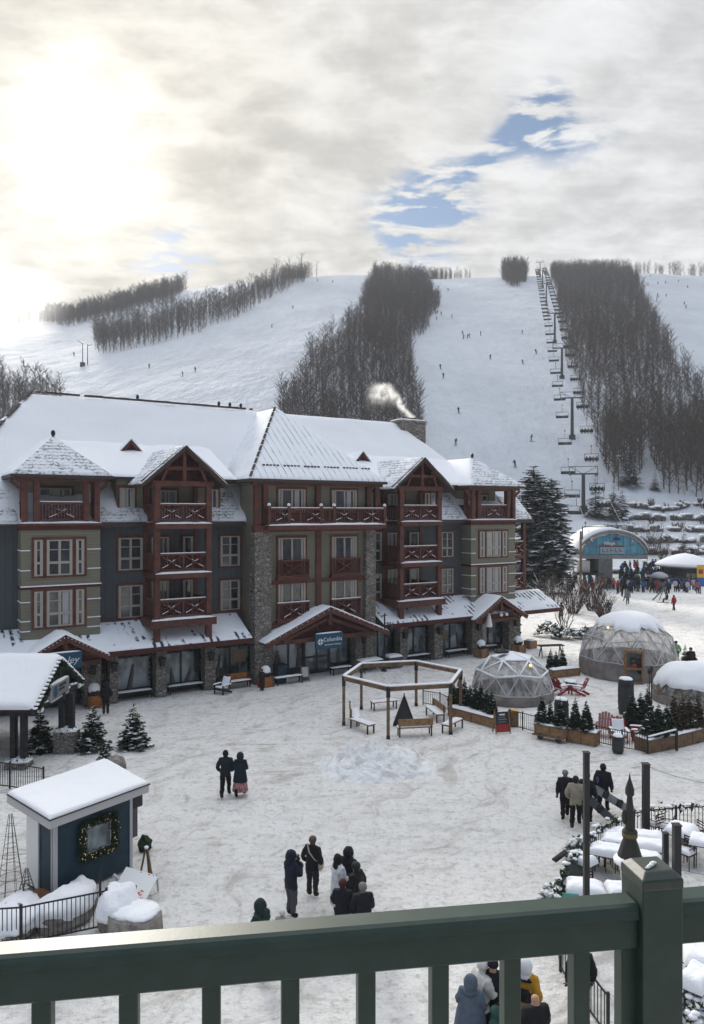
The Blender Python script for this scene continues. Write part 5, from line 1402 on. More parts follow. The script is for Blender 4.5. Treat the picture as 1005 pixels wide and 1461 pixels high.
b.add(vs, fs); o = b.build('snow_heap', 'snow_lumpy', None, mp); tag(o, 'ploughed heap of dirty snow on the plaza in front of the pergola', 'snow heap')

# ================================================================== DOMES
def dome(label, c, R_, H_, skirt, snow_cap, seed, door_at=None, rot=0):
    t = thing('dome_tent', label, 'dome tent', c, rot, 'geodesic dome tents')
    bm = bmesh.new(); bmesh.ops.create_icosphere(bm, subdivisions=2, radius=1)
    zc = H_ - skirt
    V = [v.co.copy() for v in bm.verts]; Fc = [[v.index for v in f.verts] for f in bm.faces if all(v.co.z > -.12 for v in f.verts)]
    ed = set()
    for f in Fc:
        for a, b_ in zip(f, f[1:] + f[:1]): ed.add((min(a, b_), max(a, b_)))
    bm.free()
    P = [Vector((v.x * R_, v.y * R_, skirt + max(-.0, v.z) * zc)) for v in V]
    b = MB(); b.add(P, [tuple(f) for f in Fc]); b.build('plastic_cover', 'clear_plastic', t)
    b = MB()
    for a, c_ in ed: b.tube(P[a], P[c_], .035, .035, 6)
    b.build('struts', 'grey_trim' if snow_cap < .5 else 'beam_wood', t)
    b = MB(); n = 20
    prof = [(R_ * 1.0, 0), (R_ * 1.01, skirt * .6), (R_ * .99, skirt)]
    b.lathe(prof, (0, 0, 0), n); b.build('canvas_skirt', 'canvas_skirt', t)
    # snow: caps on the upper panels / along the struts
    b = MB(); b.smooth = True
    if snow_cap:
        nr, na = 16, 48; vs = []; fs = []
        for i in range(nr + 1):
            for j in range(na):
                a = 6.283 * j / na; lim = snow_cap + .20 * noise.noise(Vector((math.cos(a) * 1.7, math.sin(a) * 1.7, seed))) + .12 * noise.noise(Vector((math.cos(a) * 6, math.sin(a) * 6, seed)))
                ph = i / nr * min(1.5, lim * 1.57); th = .20 * (1 - (i / nr) ** 5) ** .5 * (1 + .8 * noise.noise(Vector((math.cos(a) * ph * 2, math.sin(a) * ph * 2, seed + 3))))
                d = Vector((math.sin(ph) * math.cos(a), math.sin(ph) * math.sin(a), math.cos(ph)))
                vs.append((d.x * (R_ * .985 + th), d.y * (R_ * .985 + th), skirt + d.z * (zc + th) - (.0 if i < nr else .02)))
        for i in range(nr):
            for j in range(na): fs.append((i * na + j, (i + 1) * na + j, (i + 1) * na + (j + 1) % na, i * na + (j + 1) % na))
        b.add(vs, fs)
    else:
        for a, c_ in ed:
            if (P[a].z + P[c_].z) / 2 > skirt + zc * .35: b.tube(P[a] + Vector((0, 0, .03)), P[c_] + Vector((0, 0, .03)), .06, .06, 6)
        for f in Fc:
            m0 = sum((P[i] for i in f), Vector()) / 3
            if m0.z > skirt + zc * .80: b.add([p + Vector((0, 0, .05)) for p in (P[i] for i in f)], [(0, 1, 2)])
    b.build('snow_load', 'snow', t)
    if door_at is not None:
        a = door_at; d = Vector((math.cos(a), math.sin(a), 0)); s = Vector((-d.y, d.x, 0))
        g = bpy.data.objects.new('door', None); b = MB(); w, h = .52, 2.05; o = d * (R_ + .08)
        for k in (-1, 1): b.bar(o + s * k * w, o + s * k * w + Vector((0, 0, h)), .14, .12, (1, 0, 0))
        for z in (.06, .95, h): b.bar(o - s * w, o + s * w + Vector((0, 0, 0)), .01, .01) if False else b.bar(o - s * w + Vector((0, 0, z)), o + s * w + Vector((0, 0, z)), .12, .14)
        for k in (-1, 1): b.bar(o + s * k * w + Vector((0, 0, h)), d * (R_ * .8) + s * k * w + Vector((0, 0, h + .1)), .08, .08)
        dr = b.build('door', 'pine_wood', t)
        b = MB(); b.slab([o - s * w * .9 + Vector((0, 0, .1)), o + s * w * .9 + Vector((0, 0, .1)), o + s * w * .9 + Vector((0, 0, h - .1)), o - s * w * .9 + Vector((0, 0, h - .1))], .02); b.build('pane', 'window_glass', dr)
        b = MB(); q = o + d * .1 + Vector((0, 0, 1.45))
        for k in range(14): aa = 6.283 * k / 14; b.blob(q + s * math.cos(aa) * .2 + Vector((0, 0, math.sin(aa) * .2)), .075, 6, 5, .3, 2, k)
        b.build('wreath', 'fir_green', dr)
        b = MB(); b.blob(q + d * .04 + Vector((0, 0, -.28)), (.16, .16, .13), 8, 6, .2); b.build('bow', 'red_plastic', dr)
    return t
y_ = 44.0; D1 = Vector(((731 - CX) / F * y_, y_, 0)); dome('smaller dome tent of grey panels with thin snow along its struts', D1, 2.42, 2.65, .55, 0, 1, None, .3)
y_ = 50.6; D2 = Vector(((897 - CX) / F * y_, y_, 0)); dome('largest dome tent under thick snow with a wooden door and wreath', D2, 3.25, 4.0, 1.15, .44, 2, math.atan2(-D2.y, -D2.x) - .10, .2)
y_ = 43.0; D3 = Vector(((992 - CX) / F * y_, y_, 0)); dome('low dome tent buried under smooth snow at the right edge', D3, 2.35, 2.15, .55, .80, 3, None, .5)
b = MB(); b.box(-.35, .35, -.25, .25, 0, .12); o = b.build('roof_vent', 'black_metal', None, (D1.x - .7, D1.y - .3, 2.68), .3); tag(o, 'small black vent cap lying on the smaller dome tent', 'vent')
for c, lab in ((D1 + Vector((.75, -1.4, 2.15)), 'warm lamp glowing inside the smaller dome tent'), (at(868, 896, 48.9), 'warm lamp glowing high on the largest dome tent')):
    b = MB(); b.blob(c, .09, 8, 6, 0); tag(b.build('lamp_bulb', 'warm_bulb'), lab, 'lamp')
# furniture faintly seen in the domes
for D, lab in ((D1, 'small dark round table inside the smaller dome tent'), (D2, 'dark round table inside the largest dome tent')):
    t = thing('dining_table', lab, 'table', D + Vector((0, 0, .0))); b = MB(); b.tube((0, 0, 0), (0, 0, .72), .06, .06); b.tube((0, 0, 0), (0, 0, .04), .3, .3, 12); b.build('pedestal', 'black_metal', t); b = MB(); b.tube((0, 0, .72), (0, 0, .76), .7, .7, 20); b.build('tabletop', 'dark_timber', t)

# ================================================================== ADIRONDACK CHAIRS
def adirondack(label, p, rz, m='red_plastic', snow=True, group='adirondack chairs'):
    t = thing('adirondack_chair', label, 'chair', p, rz, group)
    b = MB()
    for k in range(5): b.bar((-.26 + .13 * k, .28 - k * 0, .38), (-.26 + .13 * k, -.28, .26), .115, .03)
    b.build('seat', m, t)
    b = MB()
    for k in range(5):
        h = .95 - .05 * abs(k - 2) ** 1.6; b.bar((-.26 + .13 * k, -.22, .26), (-.29 + .145 * k, -.52, .26 + h * .85), .12, .03, (0, 1, 0))
    b.bar((-.32, -.42, .72), (.32, -.42, .72), .06, .04); b.build('backrest', m, t)
    for s in (-1, 1):
        b = MB(); b.bar((s * .36, .38, .55), (s * .36, -.42, .53), .14, .035); b.build('armrest', m, t)
        b = MB(); b.bar((s * .33, .30, 0), (s * .33, .30, .54), .10, .04, (1, 0, 0)); b.bar((s * .30, .32, .30), (s * .30, -.55, .02), .04, .12); b.build('leg', m, t)
    if snow:
        b = MB(); b.snowpatch([(-.3, -.3, .28), (.3, -.3, .28), (.3, .3, .40), (-.3, .3, .40)], .13, 8, 8, .04, 2, int(p[0] * 9)); b.snowpatch([(-.28, -.50, .95), (.28, -.50, .95), (.28, -.25, .40), (-.28, -.25, .40)], .05, 8, 8, .02, 2, 3)
        for s in (-1, 1): b.snowpatch([(s * .36 - .07, -.42, .555), (s * .36 + .07, -.42, .555), (s * .36 + .07, .38, .57), (s * .36 - .07, .38, .57)], .05, 5, 8, .01, 2, 4)
        b.build('seat_snow', 'snow', t)
    return t
adirondack('red adirondack chair full of snow, left of the pair by the dome tents', ground(801, 990), R(-60)); adirondack('red adirondack chair full of snow, right of the pair by the dome tents', ground(826, 991), R(50))
adirondack('pinkish adirondack chair standing taller behind the red ones at the fence', ground(862, 1050), R(150), flat('faded_red', (.34, .16, .16)), False); adirondack('red adirondack chair right behind the black fence', ground(884, 1058), R(170)); adirondack('snowed in red adirondack chair facing left beside the corner conifers', ground(912, 1056), R(75))
adirondack('dark adirondack chair loaded with snow below the shop pillar', ground(317, 990), R(150), 'dark_timber')
t = thing('fire_table', 'low dark fire table between the two red chairs by the domes', 'table', ground(814, 984)); b = MB(); b.lathe([(.25, 0), (.3, .4), (.42, .45), (.42, .5)], (0, 0, 0), 12); b.build('bowl', 'dark_steel', t); b = MB(); b.blob((0, 0, .5), (.4, .4, .12), 10, 6, .1); b.build('snow_cap', 'snow', t)

# ================================================================== PLANTERS, SHRUBS, FENCES ROUND THE DOME GARDEN
def planter(label, a, b_, dep=.55, h=.55, wood='pine_wood', wheels=False):
    a, b_ = Vector(a), Vector(b_); d = b_ - a; L = d.length; rz = math.atan2(d.y, d.x)
    t = thing('planter', label, 'planter', (a + b_) / 2, rz, 'wooden planters')
    z = .22 if wheels else 0
    b = MB(); b.box(-L / 2, L / 2, 0, dep, z, z + h); b.build('box', wood, t)
    b = MB()
    for x in (-L / 2 + .03, 0, L / 2 - .03): b.box(x - .04, x + .04, -.03, 0, z, z + h)
    b.box(-L / 2 - .03, L / 2 + .03, -.04, dep + .03, z + h - .06, z + h + .005); b.build('trim', 'beam_wood', t)
    b = MB(); b.snowpatch([(-L / 2, -.02, z + h), (L / 2, -.02, z + h), (L / 2, dep, z + h), (-L / 2, dep, z + h)], .11, 24, 6, .05, 1.6, int(L * 10 + a.x)); b.build('snow_top', 'snow', t)
    if wheels:
        for x in (-L / 2 + .3, L / 2 - .3): b = MB(); b.tube((x, -.06, .15), (x, .02, .15), .15, .15, 12); b.build('wheel', 'black_metal', t)
        b = MB(); b.bar((-L / 2 - .1, -.05, z), (L / 2, -.05, z), .05, .08); b.build('drawbar', 'beam_wood', t)
    return t
P_ = ground
planter('long wooden planter behind the pergola, in front of the smaller dome', P_(640, 1022), P_(706, 1040), .6, .5, 'pine_wood')
planter('wheeled wooden planter cart with three slim conifers', P_(763, 1054), P_(806, 1062), .6, .5, 'pine_wood', True)
planter('wooden planter with two slim conifers next to the wheeled cart', P_(808, 1058), P_(851, 1066), .6, .62, 'pine_wood')
planter('wooden planter at the right corner of the dome garden under bushy conifers', P_(926, 1076), P_(965, 1068), .8, .6, 'beam_wood')
planter('wooden planter at the right edge beside the corner post', P_(966, 1068), P_(1012, 1056), .8, .6, 'beam_wood')
planter('small plain wooden box planter buried in snow behind the fence', P_(890, 1030), P_(925, 1036), .5, .45, 'pine_wood')
planter('low wooden planter between the two dome tents', P_(790, 968), P_(828, 964), .5, .5, 'pine_wood')
def cone_tree(label, px, py, h, r, seed, m='fir_green', z=.5, dy=.3, group='slim conifers in the planters'):
    p = P_(px, py); p.y += dy; p.z = z
    t = thing('conifer_shrub', label, 'conifer', p, 0, group)
    b = MB(); b.tube((0, 0, 0), (0, 0, h * .8), .03, .01, 6); b.build('trunk', 'bark', t)
    conifer_crown(seed, h, r * 1.05, 26, 14, m, .05, blade=.46, droop=-.55, base=.0, sub=4, prof=lambda q: (min(1, q * 6 + .6) * (1 - q) ** .75 + .03)).build('crown', [m, 'snow'], t)
for px, py, h, r, sd, lab in [(776, 1056, 1.62, .30, 1, 'slim conifer at the left end of the wheeled planter'), (788, 1058, 1.45, .24, 2, 'slim conifer in the middle of the wheeled planter'), (802, 1061, 1.62, .30, 3, 'slim conifer at the right end of the wheeled planter'), (824, 1061, 1.62, .30, 4, 'slim conifer left of the pair in the fixed planter'), (840, 1064, 1.55, .32, 5, 'slim conifer right of the pair in the fixed planter'),
                              (932, 1072, 1.4, .42, 6, 'bushy dark conifer leftmost in the corner planter'), (944, 1070, 1.5, .45, 7, 'bushy dark conifer second in the corner planter'), (956, 1068, 1.5, .36, 8, 'bushy conifer beside the corner post'), (966, 1064, 2.0, .33, 9, 'taller brownish conifer behind the corner post'), (978, 1062, 1.9, .32, 10, 'brownish conifer third from the right edge'), (988, 1060, 1.8, .34, 11, 'brownish conifer second from the right edge'), (1000, 1058, 1.7, .34, 12, 'brownish conifer at the right edge of the photo'),
                              (906, 1040, 1.75, .40, 13, 'dark conifer left of the tall barrel'), (918, 1038, 1.7, .42, 14, 'dark conifer in front of the tall barrel'), (928, 1036, 2.1, .34, 15, 'tall dark conifer right of the tall barrel')]:
    cone_tree(lab, px, py, h, r, sd, 'needle_brown' if 'brownish' in lab else 'fir_green', .5 if px < 880 or px > 929 else .0)
for k, (px, py) in enumerate([(648, 1020), (656, 1022), (664, 1024), (672, 1026), (680, 1029), (688, 1031), (696, 1034), (703, 1037)]):
    cone_tree('dark slim conifer, %s from the left in the planter before the smaller dome' % ['one', 'two', 'three', 'four', 'five', 'six', 'seven', 'eight'][k], px, py, 1.25 + .15 * (k % 3), .28, 40 + k)
for px, py, h, sd, lab in [(786, 962, 1.7, 60, 'dark thuja left of three between the dome tents'), (794, 963, 1.6, 61, 'dark thuja in the middle of three between the dome tents'), (803, 962, 1.9, 62, 'dark thuja right of three between the dome tents'), (950, 990, 1.6, 63, 'dark thuja behind the snow buried dome'), (978, 962, 2.0, 64, 'brownish thuja in front of the man at the right edge'), (992, 962, 1.3, 65, 'small brownish thuja at the right edge behind the buried dome')]:
    cone_tree(lab, px, py, h, .36, sd, 'needle_brown' if 'brownish' in lab else 'fir_green', 0, 0, 'thujas by the domes')
def fence(label, pts, h=.95, pitch=.11, m='black_metal', name='metal_fence', posts=True, group=None):
    pts = [Vector(p) for p in pts]; o0 = pts[0].copy(); t = thing(name, label, 'fence', o0, 0, group); pts = [p - o0 for p in pts]
    b = MB(); u = Vector((0, 0, 1)); r = MB(); ps = []
    for a, c in zip(pts, pts[1:]):
        n = max(1, int((c - a).length / pitch))
        for k in range(n): q = a.lerp(c, k / n); b.bar(q + u * .08, q + u * h, .018, .018, (1, 0, 0))
        for z in (.10, h): r.bar(a + u * z, c + u * z, .03, .035)
    b.build('balusters', m, t); r.build('rails', m, t)
    for q in (pts if posts else []): b = MB(); b.bar(q, q + u * (h + .08), .06, .06, (1, 0, 0)); b.build('post', m, t)
    return t
fence('thin metal fence between the menu board and the wheeled planter', [P_(728, 1038), P_(746, 1042), P_(764, 1047)], .85)
fence('black metal fence in front of the red adirondack chairs', [P_(852, 1062), P_(888, 1070), P_(924, 1076)], .85)
fence('thin metal fence behind the pergola', [P_(604, 1006), P_(628, 1010), P_(640, 1016)], .8)
t = thing('fence_post', 'dark corner post with snowy handrail at the corner planter', 'post', P_(966, 1072)); b = MB(); b.bar((0, 0, 0), (0, 0, 1.05), .09, .09, (1, 0, 0)); b.build('post', 'black_metal', t); b = MB(); q = P_(926, 1080) - P_(966, 1072); b.bar((0, 0, .95), q + Vector((0, 0, .85)), .05, .05); o = b.build('handrail', 'dark_timber', t); b = MB(); b.bar((0, 0, 1.0), q + Vector((0, 0, .9)), .06, .05); b.build('rail_snow', 'snow', o)
def aboard(label, p, rz, w, h, face, parts_):
    t = thing('sandwich_board', label, 'sign board', p, rz); b = MB()
    for s in (-1, 1):
        b.bar((s * w / 2, -.22, 0), (s * w / 2, 0, h), .05, .05); b.bar((s * w / 2, .22, 0), (s * w / 2, 0, h), .05, .05)
    b.build('frame', 'pine_wood', t); b = MB(); k = .22
    b.slab([(-w / 2, -k * .92, .08 * h), (w / 2, -k * .92, .08 * h), (w / 2, -k * .05, h * .95), (-w / 2, -k * .05, h * .95)], .03); b.build('panel', face, t)
    for m, x0, x1, z0, z1 in parts_:
        b = MB(); f_ = lambda x, z: (x * w, -k * (1 - z) - .012, z * h); b.add([f_(x0, z0), f_(x1, z0), f_(x1, z1), f_(x0, z1)], [(0, 1, 2, 3)]); b.build('print', m, t)
    return t
aboard('black menu sandwich board with a red lower half beside the thin fence', P_(716, 1046), R(12), .75, 1.1, 'shop_frame', [('red_plastic', -.4, .4, .12, .42), ('grey_steel', -.3, .3, .60, .64), ('grey_steel', -.3, .22, .70, .73), ('white_paint', -.2, .2, .80, .86), ('grey_steel', -.3, .25, .50, .53)])
t = thing('waste_bin', 'yellow wooden box standing right behind the menu board', 'bin', P_(733, 1036)); b = MB(); b.box(-.2, .2, -.2, .2, 0, .75); b.build('box', 'pine_wood', t); b = MB(); b.box(-.22, .22, -.22, .22, .75, .8); b.build('lid', 'yellow_plastic', t)
def barrel(label, p, h=1.1, r=.34):
    t = thing('barrel', label, 'barrel', p); b = MB(); b.lathe([(r * .86, 0), (r, h * .3), (r, h * .7), (r * .9, h)], (0, 0, 0), 14); b.build('drum', flat('slate', (.05, .055, .06)), t)
    b = MB()
    for z in (.15, .5, .85): b.lathe([(r * 1.03, h * z - .02), (r * 1.03, h * z + .02)], (0, 0, 0), 14)
    b.build('hoop', 'black_metal', t); b = MB(); b.blob((0, 0, h), (r * .9, r * .9, .13), 12, 6, .1); b.build('snow_cap', 'snow', t)
q = P_(914, 1034); q.y += 2; barrel('tall slate grey barrel topped with snow behind the dark conifers', q, 1.9, .42); q = P_(809, 1055); q.y += .9; barrel('slate grey barrel behind the wheeled planter', q, 1.7, .36); barrel('small slate grey barrel beside the red adirondack chair at the fence', P_(882, 1074), .75, .26)
for px, py, lab in [(930, 1008, 'thin black lantern post by the buried dome'), (927, 1012, 'second thin black lantern post by the buried dome')]:
    t = thing('lantern_post', lab, 'lamp post', P_(px, py)); b = MB(); b.tube((0, 0, 0), (0, 0, 1.9), .035, .03); b.build('pole', 'black_metal', t); b = MB(); b.lathe([(.03, 1.9), (.11, 2.0), (.11, 2.2), (.03, 2.28)], (0, 0, 0), 8); b.build('lantern', 'black_metal', t)

# ================================================================== IN FRONT OF THE SHOPS
def planter_ball(label, px, py, wood='orange_wood', r=.33, h=.62):
    p = P_(px, py); t = thing('planter', label, 'planter', p, HA, 'square planters by the shop pillars')
    b = MB(); b.box(-.36, .36, -.36, .36, 0, h)
    b.build('box', wood, t); b = MB()
    for x in (-.36, .36):
        for y in (-.36, .36): b.box(x - .05, x + .05, y - .05, y + .05, 0, h + .03)
    b.build('corner_trim', 'beam_wood', t)
    b = MB(); b.blob((0, 0, h + .25), (r * 1.0, r * 1.0, .32), 12, 8, .2); b.build('shrub', 'fir_green', t)
    b = MB(); b.blob((0, 0, h + .36), (r * 1.02, r * 1.02, .34), 12, 8, .12, 1, 3, h + .2); b.build('snow_cap', 'snow', t)
planter_ball('square orange planter with a snow ball shrub by the left entrance', 134, 1008); planter_ball('square orange planter with a snow ball shrub left of the centre entrance', 379, 980); planter_ball('square wooden planter with a snow ball shrub left of the right entrance', 687, 938, 'pine_wood'); planter_ball('square wooden planter with a snow ball shrub right of the right entrance', 740, 932, 'pine_wood')
t = thing('planter', 'small yellow wooden tub at the hotel corner', 'planter', P_(757, 925), HA); b = MB(); b.box(-.4, .4, -.35, .35, 0, .6); b.build('box', 'pine_wood', t); b = MB(); b.blob((0, 0, .62), (.38, .34, .12), 10, 6, .1); b.build('snow_cap', 'snow', t)
p = P_(340, 982); bench('orange wooden bench with a tall back in front of the shop window', p, HA + math.pi, True, 1.6, 'orange_wood', 'benches along the shop front')
for px, py, L, lab in [(412, 976, 1.9, 'long dark bench with snow left of the centre entrance'), (190, 998, 2.2, 'low dark bench with snow under the second shop window'), (265, 988, 2.2, 'low dark bench with snow between the pillars left of the snowy chair'), (596, 944, 2.2, 'low dark bench under the shop window right of the lamp post'), (652, 937, 2.0, 'low dark bench under the shop window left of the right entrance'), (487, 962, 1.6, 'dark bench in the shade right of the shop door'), (700, 930, 1.2, 'dark metal chair shaped bench inside the right entrance')]:
    bench(lab, P_(px, py), HA, False, L, 'dark_timber', 'benches along the shop front')
t = thing('patio_table', 'snow covered picnic table at the right end of the centre entrance', 'table', P_(528, 958), HA); b = MB(); b.box(-.9, .9, -.4, .4, .70, .76); b.build('tabletop', 'dark_timber', t); b = MB()
for s in (-1, 1): b.bar((s * .7, -.5, 0), (s * .7, .3, .7), .06); b.bar((s * .7, .5, 0), (s * .7, -.3, .7), .06)
b.build('legs', 'dark_timber', t); b = MB(); b.snowpatch([(-.9, -.4, .76), (.9, -.4, .76), (.9, .4, .76), (-.9, .4, .76)], .14, 10, 8, .03, 1.5, 3); b.build('snow_top', 'snow', t)
aboard('small leaning sandwich board beside the shop door', P_(435, 972), R(20), .5, 1.0, 'dark_steel', [('grey_trim', -.4, .4, .3, .9)])
t = thing('waste_bin', 'dark blue bin standing left of the centre entrance', 'bin', P_(400, 975), HA); b = MB(); b.box(-.3, .3, -.3, .3, 0, 1.15); b.build('body', flat('bin_blue', (.02, .045, .06)), t, bevel=.03); b = MB(); b.box(-.33, .33, -.33, .33, 1.15, 1.22); b.build('lid', 'black_metal', t)
t = thing('utility_box', 'dark box with a snowy lid at the foot of the lamp post', 'box', P_(561, 952), HA); b = MB(); b.box(-.55, .55, -.4, .4, 0, .75); b.build('body', 'dark_steel', t); b = MB(); b.snowpatch([(-.58, -.42, .75), (.58, -.42, .75), (.58, .42, .75), (-.58, .42, .75)], .16, 10, 8, .03, 1.4, 2); b.build('snow_top', 'snow', t)
t = thing('street_lamp', 'black street lamp with a short arm in front of the shops', 'street lamp', P_(549, 958), HA); b = MB(); b.tube((0, 0, 0), (0, 0, 4.0), .065, .05, 8); b.lathe([(.16, 0), (.14, .5), (.08, .6)], (0, 0, 0), 10); b.build('pole', 'black_metal', t); b = MB(); b.bar((0, 0, 3.3), (.55, 0, 3.3), .05); b.bar((-.2, 0, 3.85), (.2, 0, 3.85), .05); b.build('arm', 'black_metal', t); b = MB(); b.lathe([(.05, 3.25), (.16, 3.1), (.14, 2.8), (.05, 2.7)], (.5, 0, 0), 8); b.build('lantern', 'black_metal', t)
b = MB(); b.lathe([(.02, 0), (.28, .05), (.20, .5), (.1, 1.0), (.01, 1.15)], (0, 0, 0), 10); o = b.build('ornament', 'white_paint', None, hw(hs(698, -2.9), -2.9, 2.2)); tag(o, 'white pointed lantern ornament hanging in the right entrance gable', 'ornament')
b = MB(); b.lathe([(.02, -.16), (.16, -.06), (.16, .08), (.02, .16)], (0, 0, 0), 10); o = b.build('lantern', 'red_plastic', None, hw(hs(690, -2.6), -2.6, 2.55)); tag(o, 'small red lantern hanging left in the right entrance gable', 'lantern')

# snowed over low evergreens at the hotel corner and a board on trestles
def juniper(label, px, py, w, h, seed):
    t = thing('juniper_shrub', label, 'shrub', P_(px, py), 0, 'snowed over junipers'); b = MB(); sn = MB(); sn.smooth = True; r = random.Random(seed)
    for k in range(240):
        a = r.uniform(0, 6.28); q = Vector((math.cos(a) * w * r.random() ** .5, math.sin(a) * w * .6 * r.random() ** .5, 0)); z = h * (1 - (q.length / w) ** 2) * r.uniform(.2, 1)
        o = q + Vector((0, 0, z)); d = Vector((r.uniform(-1, 1), r.uniform(-1, 1), r.uniform(-.1, .7))).normalized() * .38; s = d.cross(Vector((0, 0, 1))).normalized() * .13; b.add([o - s, o + s, o + d], [(0, 1, 2)])
        if r.random() < .10: sn.blob(o + Vector((0, 0, .12)), (r.uniform(.12, .3), r.uniform(.12, .25), .09), 7, 5, .3, 2, k)
    b.build('branches', 'spruce_green', t); sn.build('snow_load', 'snow', t)
for px, py, w, h, sd, lab in [(783, 908, 1.3, 1.3, 1, 'snow patched dark juniper nearest the hotel corner'), (812, 912, 1.5, 1.0, 2, 'low snow patched juniper in the middle of the row'), (840, 910, 1.4, .9, 3, 'low snow patched juniper next to the largest dome')]: juniper(lab, px, py, w, h, sd)
t = thing('trestle_table', 'dark trestle table standing in the snow by the hotel corner', 'table', P_(786, 938), R(10)); b = MB(); b.box(-1.0, 1.0, -.3, .3, .86, .92); b.build('tabletop', 'dark_timber', t); b = MB()
for s in (-1, 1): b.bar((s * .8, -.3, 0), (s * .75, 0, .86), .06); b.bar((s * .8, .3, 0), (s * .75, 0, .86), .06)
b.build('trestles', 'dark_timber', t)

# ================================================================== LIFT PLAZA
t = thing('wooden_pole', 'tall wooden pole in front of the left end of the lift station', 'pole', P_(829, 862)); b = MB(); b.tube((0, 0, 0), (0, 0, 8.7), .16, .13, 10); b.build('pole', 'beam_wood', t)
t = thing('light_pole', 'tall thin light pole with a lamp at the edge of the right wood', 'light pole', hit(883, 700)); b = MB(); b.tube((0, 0, 0), (0, 0, 7.4), .09, .07, 8); b.build('pole', 'dark_steel', t); b = MB(); b.box(-.5, .5, -.2, .2, 7.3, 7.5); b.build('lamp_head', 'grey_trim', t)
hp = P_(978, 836); t = thing('ticket_hut', 'round hut with dark walls under a smooth snowy roof', 'hut', hp); y_ = hp.y
b = MB(); b.lathe([(3.3, 0), (3.3, 2.9)], (0, 0, 0), 12); b.build('wall', 'black_metal', t); b = MB(); b.lathe([(4.1, 2.85), (4.15, 3.05), (.4, 4.35)], (0, 0, 0), 12); b.build('roof', 'grey_steel', t)
b = MB(); b.smooth = True; b.lathe([(4.18, 3.03), (4.25, 3.2), (3.9, 3.5), (2.6, 4.15), (1.2, 4.65), (.1, 4.85)], (0, 0, 0), 24); b.build('roof_snow', 'snow', t)
b = MB()
for a in range(12): aa = 6.283 * a / 12; b.bar((3.34 * math.cos(aa), 3.34 * math.sin(aa), 0), (3.34 * math.cos(aa), 3.34 * math.sin(aa), 2.9), .15)
b.build('wall_post', 'dark_timber', t); b = MB()
for k in range(4): b.box(-1.4 + .75 * k, -.8 + .75 * k, -3.5, -3.36, 1.0, 2.1)
b.build('service_window', 'window_glass', t)
t = thing('notice_sign', 'yellow and blue notice sign at the right edge by the round hut', 'sign', P_(1000, 848)); b = MB(); b.bar((0, 0, 0), (0, 0, 2.2), .1); b.build('post', 'dark_steel', t); b = MB(); b.box(-.5, .5, -.1, -.04, 2.2, 3.9); b.build('panel', 'yellow_plastic', t); b = MB(); b.box(-.5, .5, -.1, -.04, 1.0, 2.15); b.build('lower_panel', flat('sign_royal', (.02, .12, .35)), t); b = MB(); b.box(-.3, .3, -.12, -.1, 2.7, 3.3); b.build('symbol', 'red_plastic', t)
t = thing('ski_rack', 'slanted dark ski rack standing on the bright snow', 'ski rack', P_(943, 857)); b = MB(); b.bar((-1.0, 0, 0), (.5, 0, 1.55), .12); b.bar((.9, .2, 0), (.5, .2, 1.5), .10); b.bar((.1, .6, 0), (.5, .2, 1.5), .08); b.build('frame', 'dark_steel', t)
t = thing('umbrella_shelter', 'pale grey crowd umbrella raised over the queue', 'umbrella', P_(941, 842)); b = MB(); b.tube((0, 0, 0), (0, 0, 2.0), .03, .03); b.build('pole', 'dark_steel', t); b = MB(); b.smooth = True; b.lathe([(1.3, 1.7), (1.2, 2.0), (.7, 2.4), (.02, 2.55)], (0, 0, 0), 12); b.build('canopy', flat('pale_lilac', (.42, .42, .47)), t)
# string of people in the queue, coloured as they stand
JC = {'black': (.012, .012, .016), 'navy blue': (.015, .03, .09), 'bright blue': (.01, .14, .38), 'red': (.35, .015, .03), 'pink': (.45, .10, .14), 'white': (.55, .55, .57), 'grey': (.16, .16, .17), 'teal': (.02, .15, .19), 'mustard': (.34, .27, .05), 'dark green': (.02, .06, .04), 'orange': (.55, .13, .02), 'maroon': (.10, .015, .02)}
Q = []
r_ = random.Random(21)
spec = [(768, 838, 'orange'), (777, 843, 'bright blue'), (790, 838, 'black'), (758, 838, 'black'), (796, 834, 'dark green'), (764, 836, 'black'), (806, 832, 'black')]
for k in range(34): spec.append((r_.uniform(800, 886), r_.uniform(836, 851), r_.choice(['red', 'grey', 'black', 'black', 'mustard', 'maroon', 'orange', 'teal', 'black'])))
spec += [(889, 838, 'teal'), (895, 838, 'black'), (901, 839, 'black'), (913, 842, 'mustard'), (920, 841, 'black'), (925, 843, 'black'), (930, 836, 'bright blue'), (934, 838, 'navy blue'), (942, 842, 'black'), (948, 842, 'grey'), (957, 842, 'red'), (955, 840, 'pink'), (968, 843, 'bright blue'), (973, 843, 'black'), (980, 844, 'bright blue'), (985, 844, 'red'), (990, 844, 'white'), (996, 848, 'pink'), (964, 846, 'white'), (888, 852, 'black'), (882, 848, 'red'), (893, 858, 'grey'), (886, 843, 'white'), (905, 840, 'teal')]
for k in range(150):
    spec.append((r_.uniform(884, 1004) if k > 60 else r_.uniform(884, 952), r_.uniform(829, 848), r_.choice(['black', 'black', 'black', 'navy blue', 'teal', 'grey', 'dark green', 'maroon', 'red', 'black', 'bright blue', 'white'])))
bycol = {}
for s_ in spec: bycol.setdefault(s_[2], []).append(s_)
